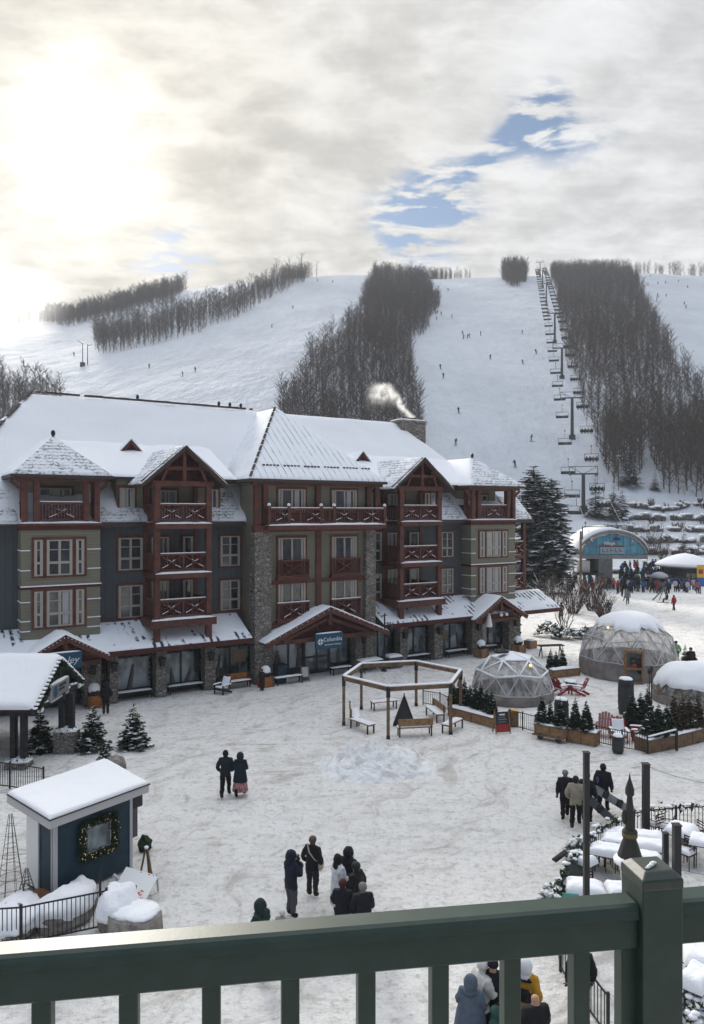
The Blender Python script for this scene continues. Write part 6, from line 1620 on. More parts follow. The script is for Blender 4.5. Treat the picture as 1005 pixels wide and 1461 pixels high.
for c, L in bycol.items():
    L.sort(key=lambda q: q[0])
    for i, (px, py, _) in enumerate(L):
        p = P_(px, max(py, 828)); p.z = max(0, hill_z(p.x, p.y))
        where = 'queueing' if px > 880 else ('by the hotel corner' if px < 812 else 'behind the reddish shrubs')
        o_ = ('only one so' if len(L) == 1 else ('leftmost so dressed' if i == 0 else ('rightmost so dressed' if i == len(L) - 1 else '%s from the left so dressed' % (ordn(i) if i < 28 else 'number %d' % (i + 1)))))
        far_person('person in a %s jacket %s, %s' % (c, where, o_), p, r_.uniform(0, 360), r_.choice(['stand', 'walk', 'stand']), JC[c], .02 if r_.random() < .7 else .12, r_.uniform(1.6, 1.85), 'crowd at the lift')
far_person('person in a bright red jacket walking alone on the snow before the queue', P_(962, 872), 20, 'walk', (.36, .012, .02), .02, 1.75)
far_person('person crouching in dark clothes beside the slanted ski rack', P_(952, 860), 80, 'sit', BLK, .02, 1.5)
far_person('person in grey with pale trousers walking toward the junipers', P_(896, 863), 160, 'walk', (.20, .20, .22), .12, 1.75)
far_person('person in a pinkish jacket bending behind the largest dome tent', P_(858, 884), 160, 'walk', (.30, .12, .12), .05, 1.5)
far_person('person in dark clothes right behind the snow on the largest dome tent', P_(868, 880), 160, 'stand', BLK, .02, 1.75)
far_person('person standing dark behind the hotel corner awning', P_(801, 884), 160, 'stand', BLK, .02, 1.75)
# snow gun on the left hill
SGUN = hit(118, 523); t = thing('snow_gun', 'thin snow gun mast blowing mist on the left hill', 'snow gun', SGUN); b = MB(); b.tube((0, 0, 0), (0, 0, 9.5), .22, .15, 8); b.bar((-.2, 0, 9.3), (-2.2, 0, 10.6), .2); b.build('mast', 'dark_steel', t); b = MB(); b.box(-.8, .8, -.8, .8, -.5, 1.6); b.build('hydrant', 'dark_steel', t)
t = thing('snow_gun', 'second mast with a short arm beside the snow gun', 'snow gun', hit(125, 521)); b = MB(); b.tube((0, 0, 0), (0, 0, 8.5), .2, .15, 8); b.bar((0, 0, 8), (1.9, 0, 8.3), .2); b.build('mast', 'dark_steel', t)

# ================================================================== LEFT: PAVILION
px0 = -13.5
pv = thing('pavilion', 'dark timber pavilion with a smooth snow roof and snow rimmed gable, left edge', 'pavilion', (px0, 34, 0))
RZp, EZp, HWp, LEN = 4.35, 2.65, 2.85, 8.0
for sg in (-1, 1):
    q = [(0, 0, RZp), (-LEN, 0, RZp), (-LEN, sg * HWp, EZp), (0, sg * HWp, EZp)]
    b = MB(); b.slab(q if sg < 0 else q[::-1], .16); rf = b.build('roof', 'dark_timber', pv)
    b = MB(); qq = [(-LEN, -HWp, EZp + .01), (.05, -HWp, EZp + .01), (.05, 0.02, RZp + .01), (-LEN, 0.02, RZp + .01)] if sg < 0 else [(.05, HWp, EZp + .01), (-LEN, HWp, EZp + .01), (-LEN, 0, RZp + .01), (.05, 0, RZp + .01)]
    b.snowpatch(qq, .24, 30, 16, .05, .6, 4, p=18); b.build('roof_snow', 'snow', rf)
b = MB()
for sg in (-1, 1): b.bar((.04, 0, RZp - .2), (.04, sg * HWp, EZp - .12), .2, .30, (0, 0, 1))
b.bar((.0, -HWp * .75, EZp - .08), (.0, HWp * .75, EZp - .08), .2, .26); b.bar((0, 0, EZp), (0, 0, RZp - .2), .2)
for sg in (-1, 1): b.bar((-LEN, sg * HWp * .8, EZp - .25), (0, sg * HWp * .8, EZp - .25), .2, .28)
b.build('truss', 'dark_timber', pv)
b = MB(); b.smooth = True; r_ = random.Random(12)
for sg in (-1, 1):
    for k in range(14): u = (k + .5) / 14; b.blob((.1, sg * HWp * u, RZp - (RZp - EZp) * u - .02), (.1, .16, .06), 7, 5, .3, 2, k)
for k in range(9): b.blob((.14, -1.7 + k * .42, EZp + .08 + (.06 if k % 2 else 0)), (.09, .2, .05), 7, 5, .3, 2, k)
for y in (-2.6, -2.2, 2.6, 2.2): b.blob((.12, y, EZp - .15), (.13, .13, .12), 8, 6, .2)
b.build('rim_snow', 'snow', pv)
gb = MB(); r_ = random.Random(3)
for k in range(420):
    y = r_.uniform(-HWp, HWp); z = RZp - abs(y) / HWp * (RZp - EZp) - .25 + r_.uniform(-.10, .1); o = Vector((.16, y, z)); d = Vector((r_.uniform(.0, 1), r_.uniform(-1, 1), r_.uniform(-1, .4))).normalized() * .16; s = d.cross(Vector((1, 0, .2))).normalized() * .05; gb.add([o - s, o + s, o + d], [(0, 1, 2)])
gb.build('garland', 'fir_green', pv)
for (x, y, lab) in ((-14.4, 31.95, 0), (-13.1, 33.95, 1)):
    b = MB()
    for dx in (-.22, .22): b.bar((x - px0 + dx, y - 34, .9 if lab else .3), (x - px0 + dx, y - 34, 2.7), .22, .30, (0, 1, 0))
    b.bar((x - px0 - .3, y - 34, 2.3), (x - px0 + .3, y - 34, 2.3), .1, .2); b.build('column', 'dark_timber', pv)
    b = MB(); b.box(x - px0 - .46, x - px0 + .46, y - 34 - .42, y - 34 + .42, 0, .95 if lab else .22); b.build('plinth', 'brick_plinth', pv)
    b = MB(); b.blob((x - px0, y - 34, 1.0 if lab else .28), (.56, .5, .13), 14, 7, .3, 2.5, 4); b.build('plinth_snow', 'snow', pv)
    b = MB(); r_ = random.Random(lab)
    for k in range(120):
        a = r_.uniform(0, 6.28); o = Vector((x - px0 + math.cos(a) * .42, y - 34 + math.sin(a) * .38, (1.0 if lab else .3))); d = Vector((r_.uniform(-1, 1), r_.uniform(-1, 1), r_.uniform(-.6, 1))).normalized() * .18; s = d.cross(Vector((0, 0, 1))).normalized() * .05; b.add([o - s, o + s, o + d], [(0, 1, 2)])
    b.build('garland', 'fir_green', pv)
for y, x in ((36.4, -13.9), (31.9, -17.8), (36.2, -17.8)):
    b = MB(); b.bar((x - px0, y - 34, 0), (x - px0, y - 34, 2.7), .3, .3, (0, 1, 0)); b.build('column', 'dark_timber', pv)
t = thing('pavilion_sign', 'grey sign board with a dark oval emblem in the pavilion gable', 'sign', (px0 + .2, 33.55, 2.95))
b = MB(); b.box(-.03, .05, -.95, .95, -.32, .36); b.build('panel', flat('weathered_grey', (.20, .20, .21)), t)
b = MB()
for z in (-.34, .36): b.box(-.02, .07, -1.0, 1.0, z - .03, z + .03)
for y in (-1.0, .97): b.box(-.02, .07, y, y + .03, -.31, .33)
b.build('frame', 'grey_trim', t)
b = MB(); n = 20; pts = [(.056, -.5 + math.cos(6.283 * k / n) * .25, .02 + math.sin(6.283 * k / n) * .27) for k in range(n)]; b.add(pts, [tuple(range(n))]); b.build('oval_emblem', 'sign_blue', t)
b = MB()
for j, (z, L) in enumerate(((.12, .85), (-.05, .7))):
    y = -.12
    for k in range(7):
        w = .06 + .05 * ((k * 7 + j) % 3) / 2
        if y + w < -.12 + L: b.box(.05, .058, y, y + w, z, z + .11)
        y += w + .04
b.build('lettering', 'dark_interior', t)
b = MB(); b.blob((0, 0, .40), (.08, 1.0, .07), 14, 6, .25, 2); b.build('snow_cap', 'snow', t)

# trees round the pavilion
def lit_fir(label, px, py, h, r, seed, bulbs=True):
    p = P_(px, py); t = conifer('fir_tree', label, p, h, r, 18, 15, seed, 'fir_green', .22, None, 'tree', blade=.26, droop=.18, sub=5)
    if bulbs:
        b = MB(); r_ = random.Random(seed)
        for k in range(26): q = r_.uniform(.08, .95); a = r_.uniform(0, 6.28); rr = r * (1 - q) * 1.0; b.blob((math.cos(a) * rr, math.sin(a) * rr, h * q), .012, 5, 4, 0)
        b.build('lights', 'warm_bulb', t)
    return t
lit_fir('snow flecked fir with tiny lights right beside the brick plinth', 133, 1070, 2.15, .80, 1); lit_fir('snow flecked fir with tiny lights standing alone right of its twin', 191, 1067, 2.05, .78, 2)
lit_fir('darker fir between the two pavilion columns', 58, 1072, 2.1, .75, 3, False); lit_fir('tiny fir behind the back corner of the blue hut', 149, 1092, .95, .42, 4, False)
b = MB(); b.blob((0, 0, .12), (.42, .34, .42), 12, 8, .25, 1.3, 4); o = b.build('boulder', 'pale_rock', None, P_(166, 1096)); tag(o, 'pale boulder behind the roof corner of the blue hut', 'boulder')
fence('thin black fence behind the blue hut at the left edge', [P_(-20, 1122), P_(14, 1126), P_(62, 1134)], 1.0)

# ================================================================== LEFT: BLUE HUT
A_, B_ = Vector((.603, .798, 0)), Vector((-.798, .603, 0)); hut_o = Vector((-8.36, 20.8, 0)); ha_ = math.atan2(A_.y, A_.x)
hut = thing('hut', 'small navy hut with white trim, wreathed window and sloping snowy roof', 'hut', hut_o, ha_)
LW, LD = 2.55, 1.5
b = MB(); b.box(0, LW, 0, LD, .05, 2.42); b.build('wall', 'navy_paint', hut)
b = MB()
for x, y in ((0, 0), (LW, 0)): b.box(x - .065 if x else -.03, x + .03 if x else .065, -.03, .065, 0, 2.40)
b.box(-.035, 0, .10, .16, 0, 2.4); b.build('corner_trim', 'grey_trim', hut)
b = MB(); b.box(-.05, -.005, .80, 1.42, .15, 2.2); b.build('door', 'white_paint', hut)
b = MB(); b.box(-.02, LW + .02, -.022, 0, 2.14, 2.2); b.build('trim_band', 'grey_trim', hut)
ov = .38; zf0, zf1 = 2.42, 2.62
q = [(-ov, -ov, zf0), (LW + ov, -ov, zf0 + .02), (LW + ov, LD + ov, zf1 + .1), (-ov, LD + ov, zf1)]
b = MB(); b.slab([tuple(Vector(p) + Vector((0, 0, .10))) for p in q], .24); rf = b.build('roof', 'grey_trim', hut)
b = MB(); b.slab([tuple(Vector(p) + Vector((0, 0, .135))) for p in ((-ov - .03, -ov - .03, zf0), (LW + ov + .03, -ov - .03, zf0 + .02), (LW + ov + .03, LD + ov, zf1 + .1), (-ov - .03, LD + ov, zf1))], .03); b.build('drip_edge', 'fascia', rf)
b = MB(); b.snowpatch([tuple(Vector(p) + Vector((0, 0, .14))) for p in q], .10, 30, 22, .02, .7, 9, p=40); b.build('roof_snow', 'snow', rf)
wx, wz, wh, wv = 1.36, 1.40, .46, .42
b = MB(); b.box(wx - wh, wx + wh, -.02, 0, wz - wv, wz + wv); w = b.build('window', 'white_paint', hut); b = MB(); b.box(wx - wh + .05, wx + wh - .05, -.026, -.02, wz - wv + .05, wz + wv - .05); b.build('pane', 'shop_glass', w)
b = MB(); lb = MB(); r_ = random.Random(6)
for k in range(2600):
    s_ = r_.randrange(4); u = r_.uniform(-1, 1); e = .14
    x, z = ((u * (wh + .1), wv + .06), (u * (wh + .1), -wv - .06), (wh + .08, u * wv), (-wh - .08, u * wv))[s_]
    o = Vector((wx + x + r_.gauss(0, .06), -.06 + r_.uniform(-.05, .03), wz + z + r_.gauss(0, .06))); d = Vector((r_.uniform(-1, 1), r_.uniform(-1, .2), r_.uniform(-1, 1))).normalized() * .085; n_ = d.cross(Vector((0, 1, .3))).normalized() * .022; b.add([o - n_, o + n_, o + d], [(0, 1, 2)])
    if k % 48 == 0: lb.blob(o + Vector((0, -.06, 0)), .0085, 5, 4, 0)
g_ = b.build('garland', 'fir_green', w); lb.build('lights', 'warm_bulb', g_)
b = MB(); b.box(LW + .06, LW + .5, .1, .5, 1.75, 2.28); b.build('wall_heater', 'black_metal', hut)
b = MB(); b.box(LW + .12, LW + .46, .3, .36, .75, 1.72); b.build('shutter', 'dark_steel', hut)
# things around the hut
for px, py, h, w_, lab in [(15, 1296, 2.6, .42, 'wire frame obelisk with strings of lights left of the blue hut'), (38, 1285, .9, .3, 'small wire frame in the snow by the hut door')]:
    t = thing('wire_obelisk', lab, 'wire frame', P_(px, py)); b = MB()
    for k in range(8):
        a = 6.283 * k / 8; b.tube((math.cos(a) * w_, math.sin(a) * w_, 0), (math.cos(a) * w_ * .12, math.sin(a) * w_ * .12, h), .008, .008, 4)
    for j in range(9):
        z = h * j / 9; rr = w_ * (1 - .88 * j / 9); pts = [(math.cos(6.283 * k / 12) * rr, math.sin(6.283 * k / 12) * rr, z) for k in range(13)]; b.path(pts, .007, 4)
    b.build('wire', 'dark_steel', t)
t = thing('leaning_pole', 'thin dark pole leaning on the blue hut', 'pole', P_(33, 1268)); b = MB(); b.tube((0, 0, 0), (.32, .1, .85), .014, .012, 6); b.build('shaft', 'black_metal', t)
b = MB(); b.blob((0, 0, .1), (.42, .3, .34), 12, 8, .15, 1, 2); o = b.build('boulder', flat('rusty_brown', (.13, .065, .035)), None, P_(55, 1292)); tag(o, 'rust brown lump with a red end beside the hut corner', 'boulder')
b = MB(); b.blob((0, 0, .1), (.10, .09, .10), 8, 6, .25, 2); tag(b.build('red_cloth', 'red_plastic', None, P_(29, 1287)), 'small red cloth lying in the snow left of the rust brown lump', 'cloth')
def snowy_rock(label, px, py, r, seed, cap=.75, tall=1.0):
    t = thing('boulder', label, 'boulder', P_(px, py), seed, 'snow loaded boulders'); b = MB(); b.blob((0, 0, r[2] * .3), (r[0], r[1], r[2] * .75), 14, 9, .22, 1.1, seed); b.build('stone', 'pale_rock', t)
    b = MB(); b.smooth = True; b.blob((-.03, .04, r[2] * .55), (r[0] * 1.06, r[1] * 1.06, r[2] * .60), 28, 16, .17, 1.3, seed, r[2] * (1 - cap)); b.build('snow_cap', 'snow', t)
snowy_rock('boulder under a broad smooth pillow of snow behind the black fence', 96, 1314, (.85, .55, .75), 1, .86); snowy_rock('boulder capped with snow against the blue hut wall', 118, 1292, (.6, .4, .6), 2, .9); snowy_rock('grey boulder with a snow crest between the fence and the stump', 168, 1322, (.5, .6, .95), 3, .55); snowy_rock('low snow drift over a rock at the left edge', 20, 1325, (1.0, .6, .6), 5, .95)
sp = P_(193, 1338); t = thing('tree_stump', 'wide pale stump topped with snow beside the fallen sign', 'stump', sp); b = MB(); n = 26
b.lathe([(.72 + 0, -.05), (.70, .3), (.68, .62), (.60, .66)], (0, 0, 0), n, 1, .8); o = b.build('trunk', 'pale_rock', t); b = MB(); b.smooth = True; b.blob((0, .02, .66), (.66, .53, .12), 18, 8, .22, 2, 3); b.build('snow_cap', 'snow', t)
fence('black metal fence in the lower left corner by the stump', [P_(-30, 1356), P_(30, 1352), P_(152, 1326)], 1.0, .105)
t = thing('fence_post', 'short black spiked post standing by the hut wall', 'post', P_(143, 1300)); b = MB(); b.tube((0, 0, 0), (0, 0, .95), .035, .03, 6); b.build('post', 'black_metal', t); b = MB(); b.lathe([(.03, .95), (.05, 1.0), (.01, 1.15)], (0, 0, 0), 8); b.build('spike', 'black_metal', t)
bp = P_(190, 1284); t = thing('fallen_sign', 'white sign board with red scrawl tipped over next to the hut', 'sign', bp, R(-18)); b = MB(); b.slab([(-.52, -.32, .22), (.55, -.32, .12), (.55, .42, .56), (-.52, .42, .66)], .05); b.build('board', 'white_paint', t)
b = MB(); r_ = random.Random(9); f_ = lambda x, y: (x, y, .1714 - .0935 * x + .5946 * (y + .32) + .006)
for k in range(26):
    x, y = (r_.uniform(-.45, .5), r_.choice((-.27, .37, -.24))) if k < 14 else (r_.uniform(.2, .45), r_.uniform(-.25, -.05)); w_ = r_.uniform(.03, .09); b.add([f_(x, y), f_(x + w_, y), f_(x + w_ * .8, y + .03), f_(x, y + .025)], [(0, 1, 2, 3)])
b.build('red_scrawl', flat('faded_print', (.55, .16, .12)), t); b = MB()
for x in (-.5, .5): b.bar((x, .42, .6), (x * .8, .65, .0), .05)
b.bar((-.52, -.3, .2), (-.75, -.32, .3), .08); b.bar((-.52, .1, .42), (-.72, .08, .55), .08); b.build('frame', 'grey_trim', t); b = MB(); b.blob((-.1, .1, .2), (.42, .3, .2), 10, 6, .2); b.build('shadow_blob', 'black_metal', t)  # black blob added under the board in place of its shadow
t = thing('easel', 'brown wooden tripod easel behind the fallen sign', 'easel', P_(209, 1256)); b = MB()
for x, y in ((-.2, -.1), (.22, -.12), (0, .3)): b.bar((x, y, 0), (x * .1, y * .1, .95), .05)
b.build('legs', 'beam_wood', t); b = MB(); b.blob((0, 0, .97), (.07, .07, .05), 8, 5, .1); b.build('snow_cap', 'snow', t)
b = MB(); b.blob((0, 0, .18), (.22, .22, .28), 10, 8, .3, 2, 2); tag(b.build('shrub', 'fir_green', None, P_(207, 1213)), 'little green shrub behind the easel', 'shrub')

# ================================================================== PEOPLE ON THE PLAZA
def hp_(px, top, h): y = (CZ - h) * F / (top - HY); return Vector(((px - CX) / F * y, y, 0))
person('man in a dark jacket and black trousers walking away, left of the couple', P_(322, 1138), 2, 1.80, (.012, .02, .028), .010, BLK, pose='walk', arms='pocket', bulk=1.1, hatshape='hair')
person('woman in a long navy coat with red patterned skirt, right of the couple', P_(343, 1137), -4, 1.68, (.010, .022, .034), .012, NVY, pose='walk', arms='front', bulk=1.1, hood='jacket', coat=(.62, .30, .24))
sk = bpy.data.objects[-1] if False else None
w_ = [o for o in bpy.data.objects if o.get('label', '').startswith('woman in a long navy')][0]
b = MB(); b.smooth = True; b.lathe([(.33, .24), (.30, .45), (.26, .64)], (0, 0, 0), 16, 1, .8); b.build('skirt', mat('red_pattern', (.30, .03, .05), .8, .2, vary=((.42, .34, .33), 26, .45, .58)), w_)
p3 = person('woman in a black jacket and brown beanie with a pale shoulder bag, standing alone', P_(446, 1280), -25, 1.72, (.012, .012, .017), .030, (.10, .07, .055), pose='stand', arms='pocket', bulk=1.05)
b = MB(); b.smooth = True; b.blob((.23, .10, .92), (.07, .15, .16), 10, 8, .1); bg = b.build('tote_bag', flat('pale_canvas', (.42, .38, .30)), p3); b = MB(); b.path([(.22, .1, 1.05), (.12, .13, 1.25), (-.05, .06, 1.48), (-.13, -.05, 1.50), (-.02, -.17, 1.36), (.14, -.12, 1.15), (.22, .02, 1.02)], .02, 5); b.build('strap', 'canvas_skirt' if False else flat('pale_canvas', (.42, .38, .30)), bg)
person('man in a navy hooded jacket and blue jeans with hands at his face', P_(416, 1309), -55, 1.78, (.010, .016, .034), .075, NVY, pose='stand', arms='face', bulk=1.12, hood='jacket')
person('bearded man in a dark green hooded jacket, leftmost of the people above the rail', hp_(372, 1286, 1.76), -120, 1.76, (.012, .035, .028), .02, (.018, .028, .03), arms='pocket', bulk=1.15, hood='cloth', face_detail=True)
person('child in a pale woolly hat standing beside the man in jeans', hp_(403, 1299, 1.15), 170, 1.15, (.36, .35, .34), .05, (.55, .52, .48), arms='down', bulk=1.15, face_detail=True)
person('woman in a long white coat with dark hair, left of the huddle', hp_(483, 1220, 1.70), -60, 1.70, (.62, .63, .68), .02, (.018, .014, .013), arms='front', bulk=1.1, coat=(.40, .29, .24), hatshape='longhair')
person('person in a long black hooded coat at the back of the huddle', hp_(497, 1211, 1.74), 150, 1.74, BLK, .012, BLK, arms='front', bulk=1.15, hood='jacket', coat=(.55, .28, .24))
person('person in a black jacket and dark green beanie, right side of the huddle', hp_(509, 1231, 1.74), 60, 1.74, (.010, .010, .012), .012, (.025, .04, .032), arms='pocket', bulk=1.2)
person('person in a black jacket with a rust red hat, front left of the huddle', hp_(489, 1256, 1.70), -10, 1.70, (.009, .011, .02), .012, (.05, .016, .014), arms='front', bulk=1.2)
person('person in a dark jacket and grey knit beanie, front right of the huddle', hp_(518, 1261, 1.72), 15, 1.72, (.012, .013, .02), .012, (.17, .16, .15), arms='front', bulk=1.25)
person('person wrapped in a blue grey hooded poncho below the railing', hp_(672, 1394, 1.70), -20, 1.70, (.085, .115, .155), .02, (.085, .115, .155), arms='front', bulk=1.15, hood='jacket', coat=(.30, .42, .30), gloves=False)
person('person in a puffy white jacket with goggles looking down at a phone', hp_(688, 1371, 1.76), -70, 1.76, (.55, .54, .53), .015, (.58, .57, .56), arms='phone', bulk=1.3, bare_hands=True, face_detail=True)
person('person in black half hidden behind the white jacket', hp_(704, 1368, 1.82), 160, 1.82, BLK, .012, BLK, arms='pocket', bulk=1.15)
person('child in green peeking out beside the baluster below', hp_(707, 1438, 1.2), 60, 1.2, (.03, .09, .075), .02, (.03, .07, .06), arms='pocket', bulk=1.15, hood='jacket')
py_ = person('person in a yellow and black jacket with a pale hood', hp_(750, 1371, 1.74), -35, 1.74, (.42, .22, .015), .014, (.62, .62, .65), arms='pocket', bulk=1.2, hood='cloth')
b = MB(); b.smooth = True; b.lathe([(.245, .98), (.25, 1.15), (.24, 1.26)], (0, 0, 0), 14, 1, .76); b.lathe([(.23, 1.40), (.14, 1.50)], (0, 0, 0), 14, 1, .8); b.build('black_panels', flat('panel_black', BLK), py_)
person('bald man in a black jacket seen from above below the railing', hp_(765, 1417, 1.75), 15, 1.75, (.010, .010, .013), .012, (.40, .24, .17), arms='front', bulk=1.3, hatshape='none')
person('person in dark clothes mostly hidden behind a baluster near the patio pole', hp_(829, 1344, 1.75), 0, 1.75, BLK, .012, BLK, arms='down', bulk=1.1, boots=(.30, .17, .08))
person('person in dark clothes standing by the shop at the left entrance', P_(151, 1020), 20, 1.72, BLK, .02, BLK, arms='pocket', bulk=1.15, hood='jacket', gloves=False)
pr = person('person in a dark coat with a red bag by the snow ball planter', P_(374, 986), 140, 1.35, (.02, .018, .025), .015, (.20, .03, .03), arms='front', bulk=1.2, gloves=False, coat=(.35, .27, .23))
b = MB(); b.blob((.22, .12, .4), (.13, .13, .2), 8, 6, .2); b.build('red_bag', 'red_plastic', pr)
# snowboarders at the patio corner
person('snowboarder in black with a grey beanie, leftmost of the four by the dark pole', P_(807, 1169), -8, 1.74, (.012, .014, .02), .014, (.17, .17, .18), pose='walk', arms='down', bulk=1.15)
person('snowboarder in a beige jacket with black sleeves and trousers by the dark pole', P_(822, 1181), -20, 1.78, (.33, .29, .23), .010, (.02, .018, .017), pose='walk', arms='pocket', bulk=1.2, hatshape='hair')
sb1 = person('snowboarder in black carrying a board right behind the dark pole', P_(838, 1174), -30, 1.76, (.010, .011, .014), .012, BLK, pose='stand', arms='carry', bulk=1.2)
sb2 = person('snowboarder in black with a purple stripe carrying a grey board, rightmost of the four', P_(861, 1161), -30, 1.80, (.012, .012, .02), .010, (.02, .015, .015), pose='walk', arms='carry', bulk=1.2, hatshape='hair')
b = MB(); b.smooth = True; b.blob((-.15, -.02, 1.22), (.10, .17, .14), 10, 7, .1); b.build('purple_panel', flat('purple_cloth', (.09, .045, .20)), sb2)
def board(label, px, py, z, rz, tilt, m):
    p = P_(px, py, z); t = thing('snowboard', label, 'snowboard', p, rz); b = MB(); n = 12; pts = []
    for k in range(n + 1): a = math.pi * k / n - math.pi / 2; pts.append((.62 + .14 * math.cos(a), .14 * math.sin(a), 0))
    for k in range(n + 1): a = math.pi * k / n + math.pi / 2; pts.append((-.62 + .14 * math.cos(a), .14 * math.sin(a), 0))
    b.slab(pts, .02); o = b.build('deck', m, t); o.rotation_euler = (R(55), tilt, 0); b = MB()
    for x in (-.27, .27): b.box(x - .1, x + .1, -.12, .12, 0, .06); b.box(x - .05, x + .05, -.1, .1, .06, .18)
    w = b.build('bindings', 'black_metal', t); w.rotation_euler = (R(55), tilt, 0)
board('grey snowboard under the arm of the rightmost snowboarder', 874, 1141, .78, R(-12), R(30), 'grey_steel'); board('black snowboard held behind the dark pole', 847, 1146, .80, R(-25), R(38), 'dark_steel')
person('man in dark jacket and red cap beyond the domes, at the right edge', P_(986, 962), 180, 1.80, (.012, .014, .024), .014, (.12, .02, .02), arms='carry', bulk=1.25, gloves=False)
person('person in a light green jacket standing just right of the largest dome', P_(965, 950), 150, 1.76, (.20, .40, .20), .06, (.03, .028, .025), arms='pocket', bulk=1.15, gloves=False)

# ================================================================== LOWER RIGHT: PATIO
def pole(label, px, base, top, w, m='black_metal', name='patio_pole', y=None):
    p = P_(px, base); p_top = at(px, top, p.y); t = thing(name, label, 'pole', p); b = MB(); b.bar((0, 0, 0), (0, 0, p_top.z), w, w, (0, 1, 0)); b.build('shaft', m, t); b = MB(); b.box(-w * .6, w * .6, -w * .6, w * .6, p_top.z, p_top.z + .03); b.build('cap', m, t); return t
pole('tallest dark green patio pole, left of the others', 837, 1402, 1075, .125); pole('dark patio post behind the garlanded fence with a small light', 922, 1206, 1091, .20); pole('dark patio post right of the cast iron lamp', 966, 1290, 1178, .19); pole('shorter dark patio post beside it', 950, 1275, 1190, .14)
FT = [(1030, 1149), (965, 1152), (925, 1156), (905, 1160), (880, 1170), (860, 1182), (840, 1197), (818, 1220), (802, 1250), (793, 1285), (800, 1330), (830, 1372), (868, 1420)]
FP = [P_(px, py, .95) for px, py in FT]; FP = [Vector((p.x, p.y, 0)) for p in FP]
fence('curved dark patio fence with wide snowy garland along its top', FP, .92, .13, 'black_metal', 'patio_fence')
t = thing('garland', 'fir garland with snow patches wound along the curved patio fence', 'garland', FP[0]); b = MB(); sn = MB(); sn.smooth = True; lb = MB(); r_ = random.Random(31)
for a, c in zip(FP[:10], FP[1:11]):
    L = (c - a).length; n = int(L / .045)
    for k in range(n):
        o = a.lerp(c, (k + r_.random()) / n) + Vector((r_.gauss(0, .06), r_.gauss(0, .06), .95 + r_.gauss(0, .06))) - FP[0]
        for q in range(2):
            d = Vector((r_.uniform(-1, 1), r_.uniform(-1, 1), r_.uniform(-.8, .8))).normalized() * .16; s = d.cross(Vector((.2, .3, 1))).normalized() * .05; b.add([o - s, o + s, o + d], [(0, 1, 2)])
        if r_.random() < .16: sn.blob(o + Vector((0, 0, .07)), (r_.uniform(.05, .14), r_.uniform(.05, .10), .045), 7, 5, .3, 2, k)
        if r_.random() < .03: lb.blob(o + Vector((0, -.08, .0)), .014, 5, 4, 0)
b.build('needles', 'fir_green', t); sn.build('snow_patches', 'snow', t); lb.build('lights', 'warm_bulb', t)
t = thing('lattice_screen', 'dark green lattice screen inside the curve of the patio fence', 'screen', P_(806, 1290)); d_ = (P_(832, 1262) - P_(806, 1290)); b = MB(); b.slab([(0, 0, 0), tuple(d_), tuple(d_ + Vector((0, 0, .95))), (0, 0, .95)], .04); b.build('panel', 'rail_green', t); b = MB(); b.tube(d_ * .6 + Vector((0, -.04, .18)), d_ * .6 + Vector((0, -.06, .18)), .3, .3, 16); b.build('oval_plate', 'grey_trim', t)
def snow_table(label, pa, pb, W=.75, th=.2, z=.74, legs=True, m='dark_steel'):
    a, c = P_(*pa, z + th), P_(*pb, z + th); a.z = c.z = 0; d = c - a; L = d.length; rz = math.atan2(d.y, d.x); t = thing('patio_table', label, 'table', (a + c) / 2, rz, 'snow loaded patio tables')
    b = MB(); b.box(-L / 2, L / 2, -W / 2, W / 2, z - .04, z); b.build('tabletop', m, t); b = MB()
    for sx in (-L / 2 + .12, L / 2 - .12):
        for sy in (-W / 2 + .08, W / 2 - .08): b.tube((sx, sy, 0), (sx, sy, z - .04), .025, .025, 6)
    b.build('legs', m, t); b = MB(); b.snowpatch([(-L / 2 - .02, -W / 2 - .02, z), (L / 2 + .02, -W / 2 - .02, z), (L / 2 + .02, W / 2 + .02, z), (-L / 2 - .02, W / 2 + .02, z)], th, 26, 14, .045, 2.2, int(a.x * 9), p=8); b.build('snow_slab', 'snow', t); return t
snow_table('long table under a thick slab of snow in the middle of the patio', (842, 1202), (944, 1221), .62, .22)
snow_table('long snow loaded table just behind it', (858, 1190), (954, 1203), .6, .2); snow_table('farthest long snowy table by the fence', (862, 1181), (948, 1190), .5, .18)
snow_table('small square table with a peaked snow load near the right edge', (954, 1172), (992, 1183), .8, .24); snow_table('snowy table cut by the right edge above the small square one', (985, 1190), (1020, 1196), .7, .2)
t5 = snow_table('snowy table with a teal corner by the patio entrance', (808, 1257), (862, 1262), .7, .22); snow_table('short snowy table next to the one with the teal corner', (868, 1262), (905, 1263), .65, .2)
b = MB(); b.box(-.62, -.2, -.38, -.352, .5, .80); b.build('teal_panel', 'teal_plastic', t5)
snow_table('snowy bench top inside the lattice screen', (818, 1214), (846, 1226), .5, .2); snow_table('snow loaded table seen beneath the rail right of the green post', (978, 1378), (1012, 1392), .9, .24); snow_table('farther snow loaded table beneath the rail right of the green post', (976, 1350), (1010, 1356), .8, .22)
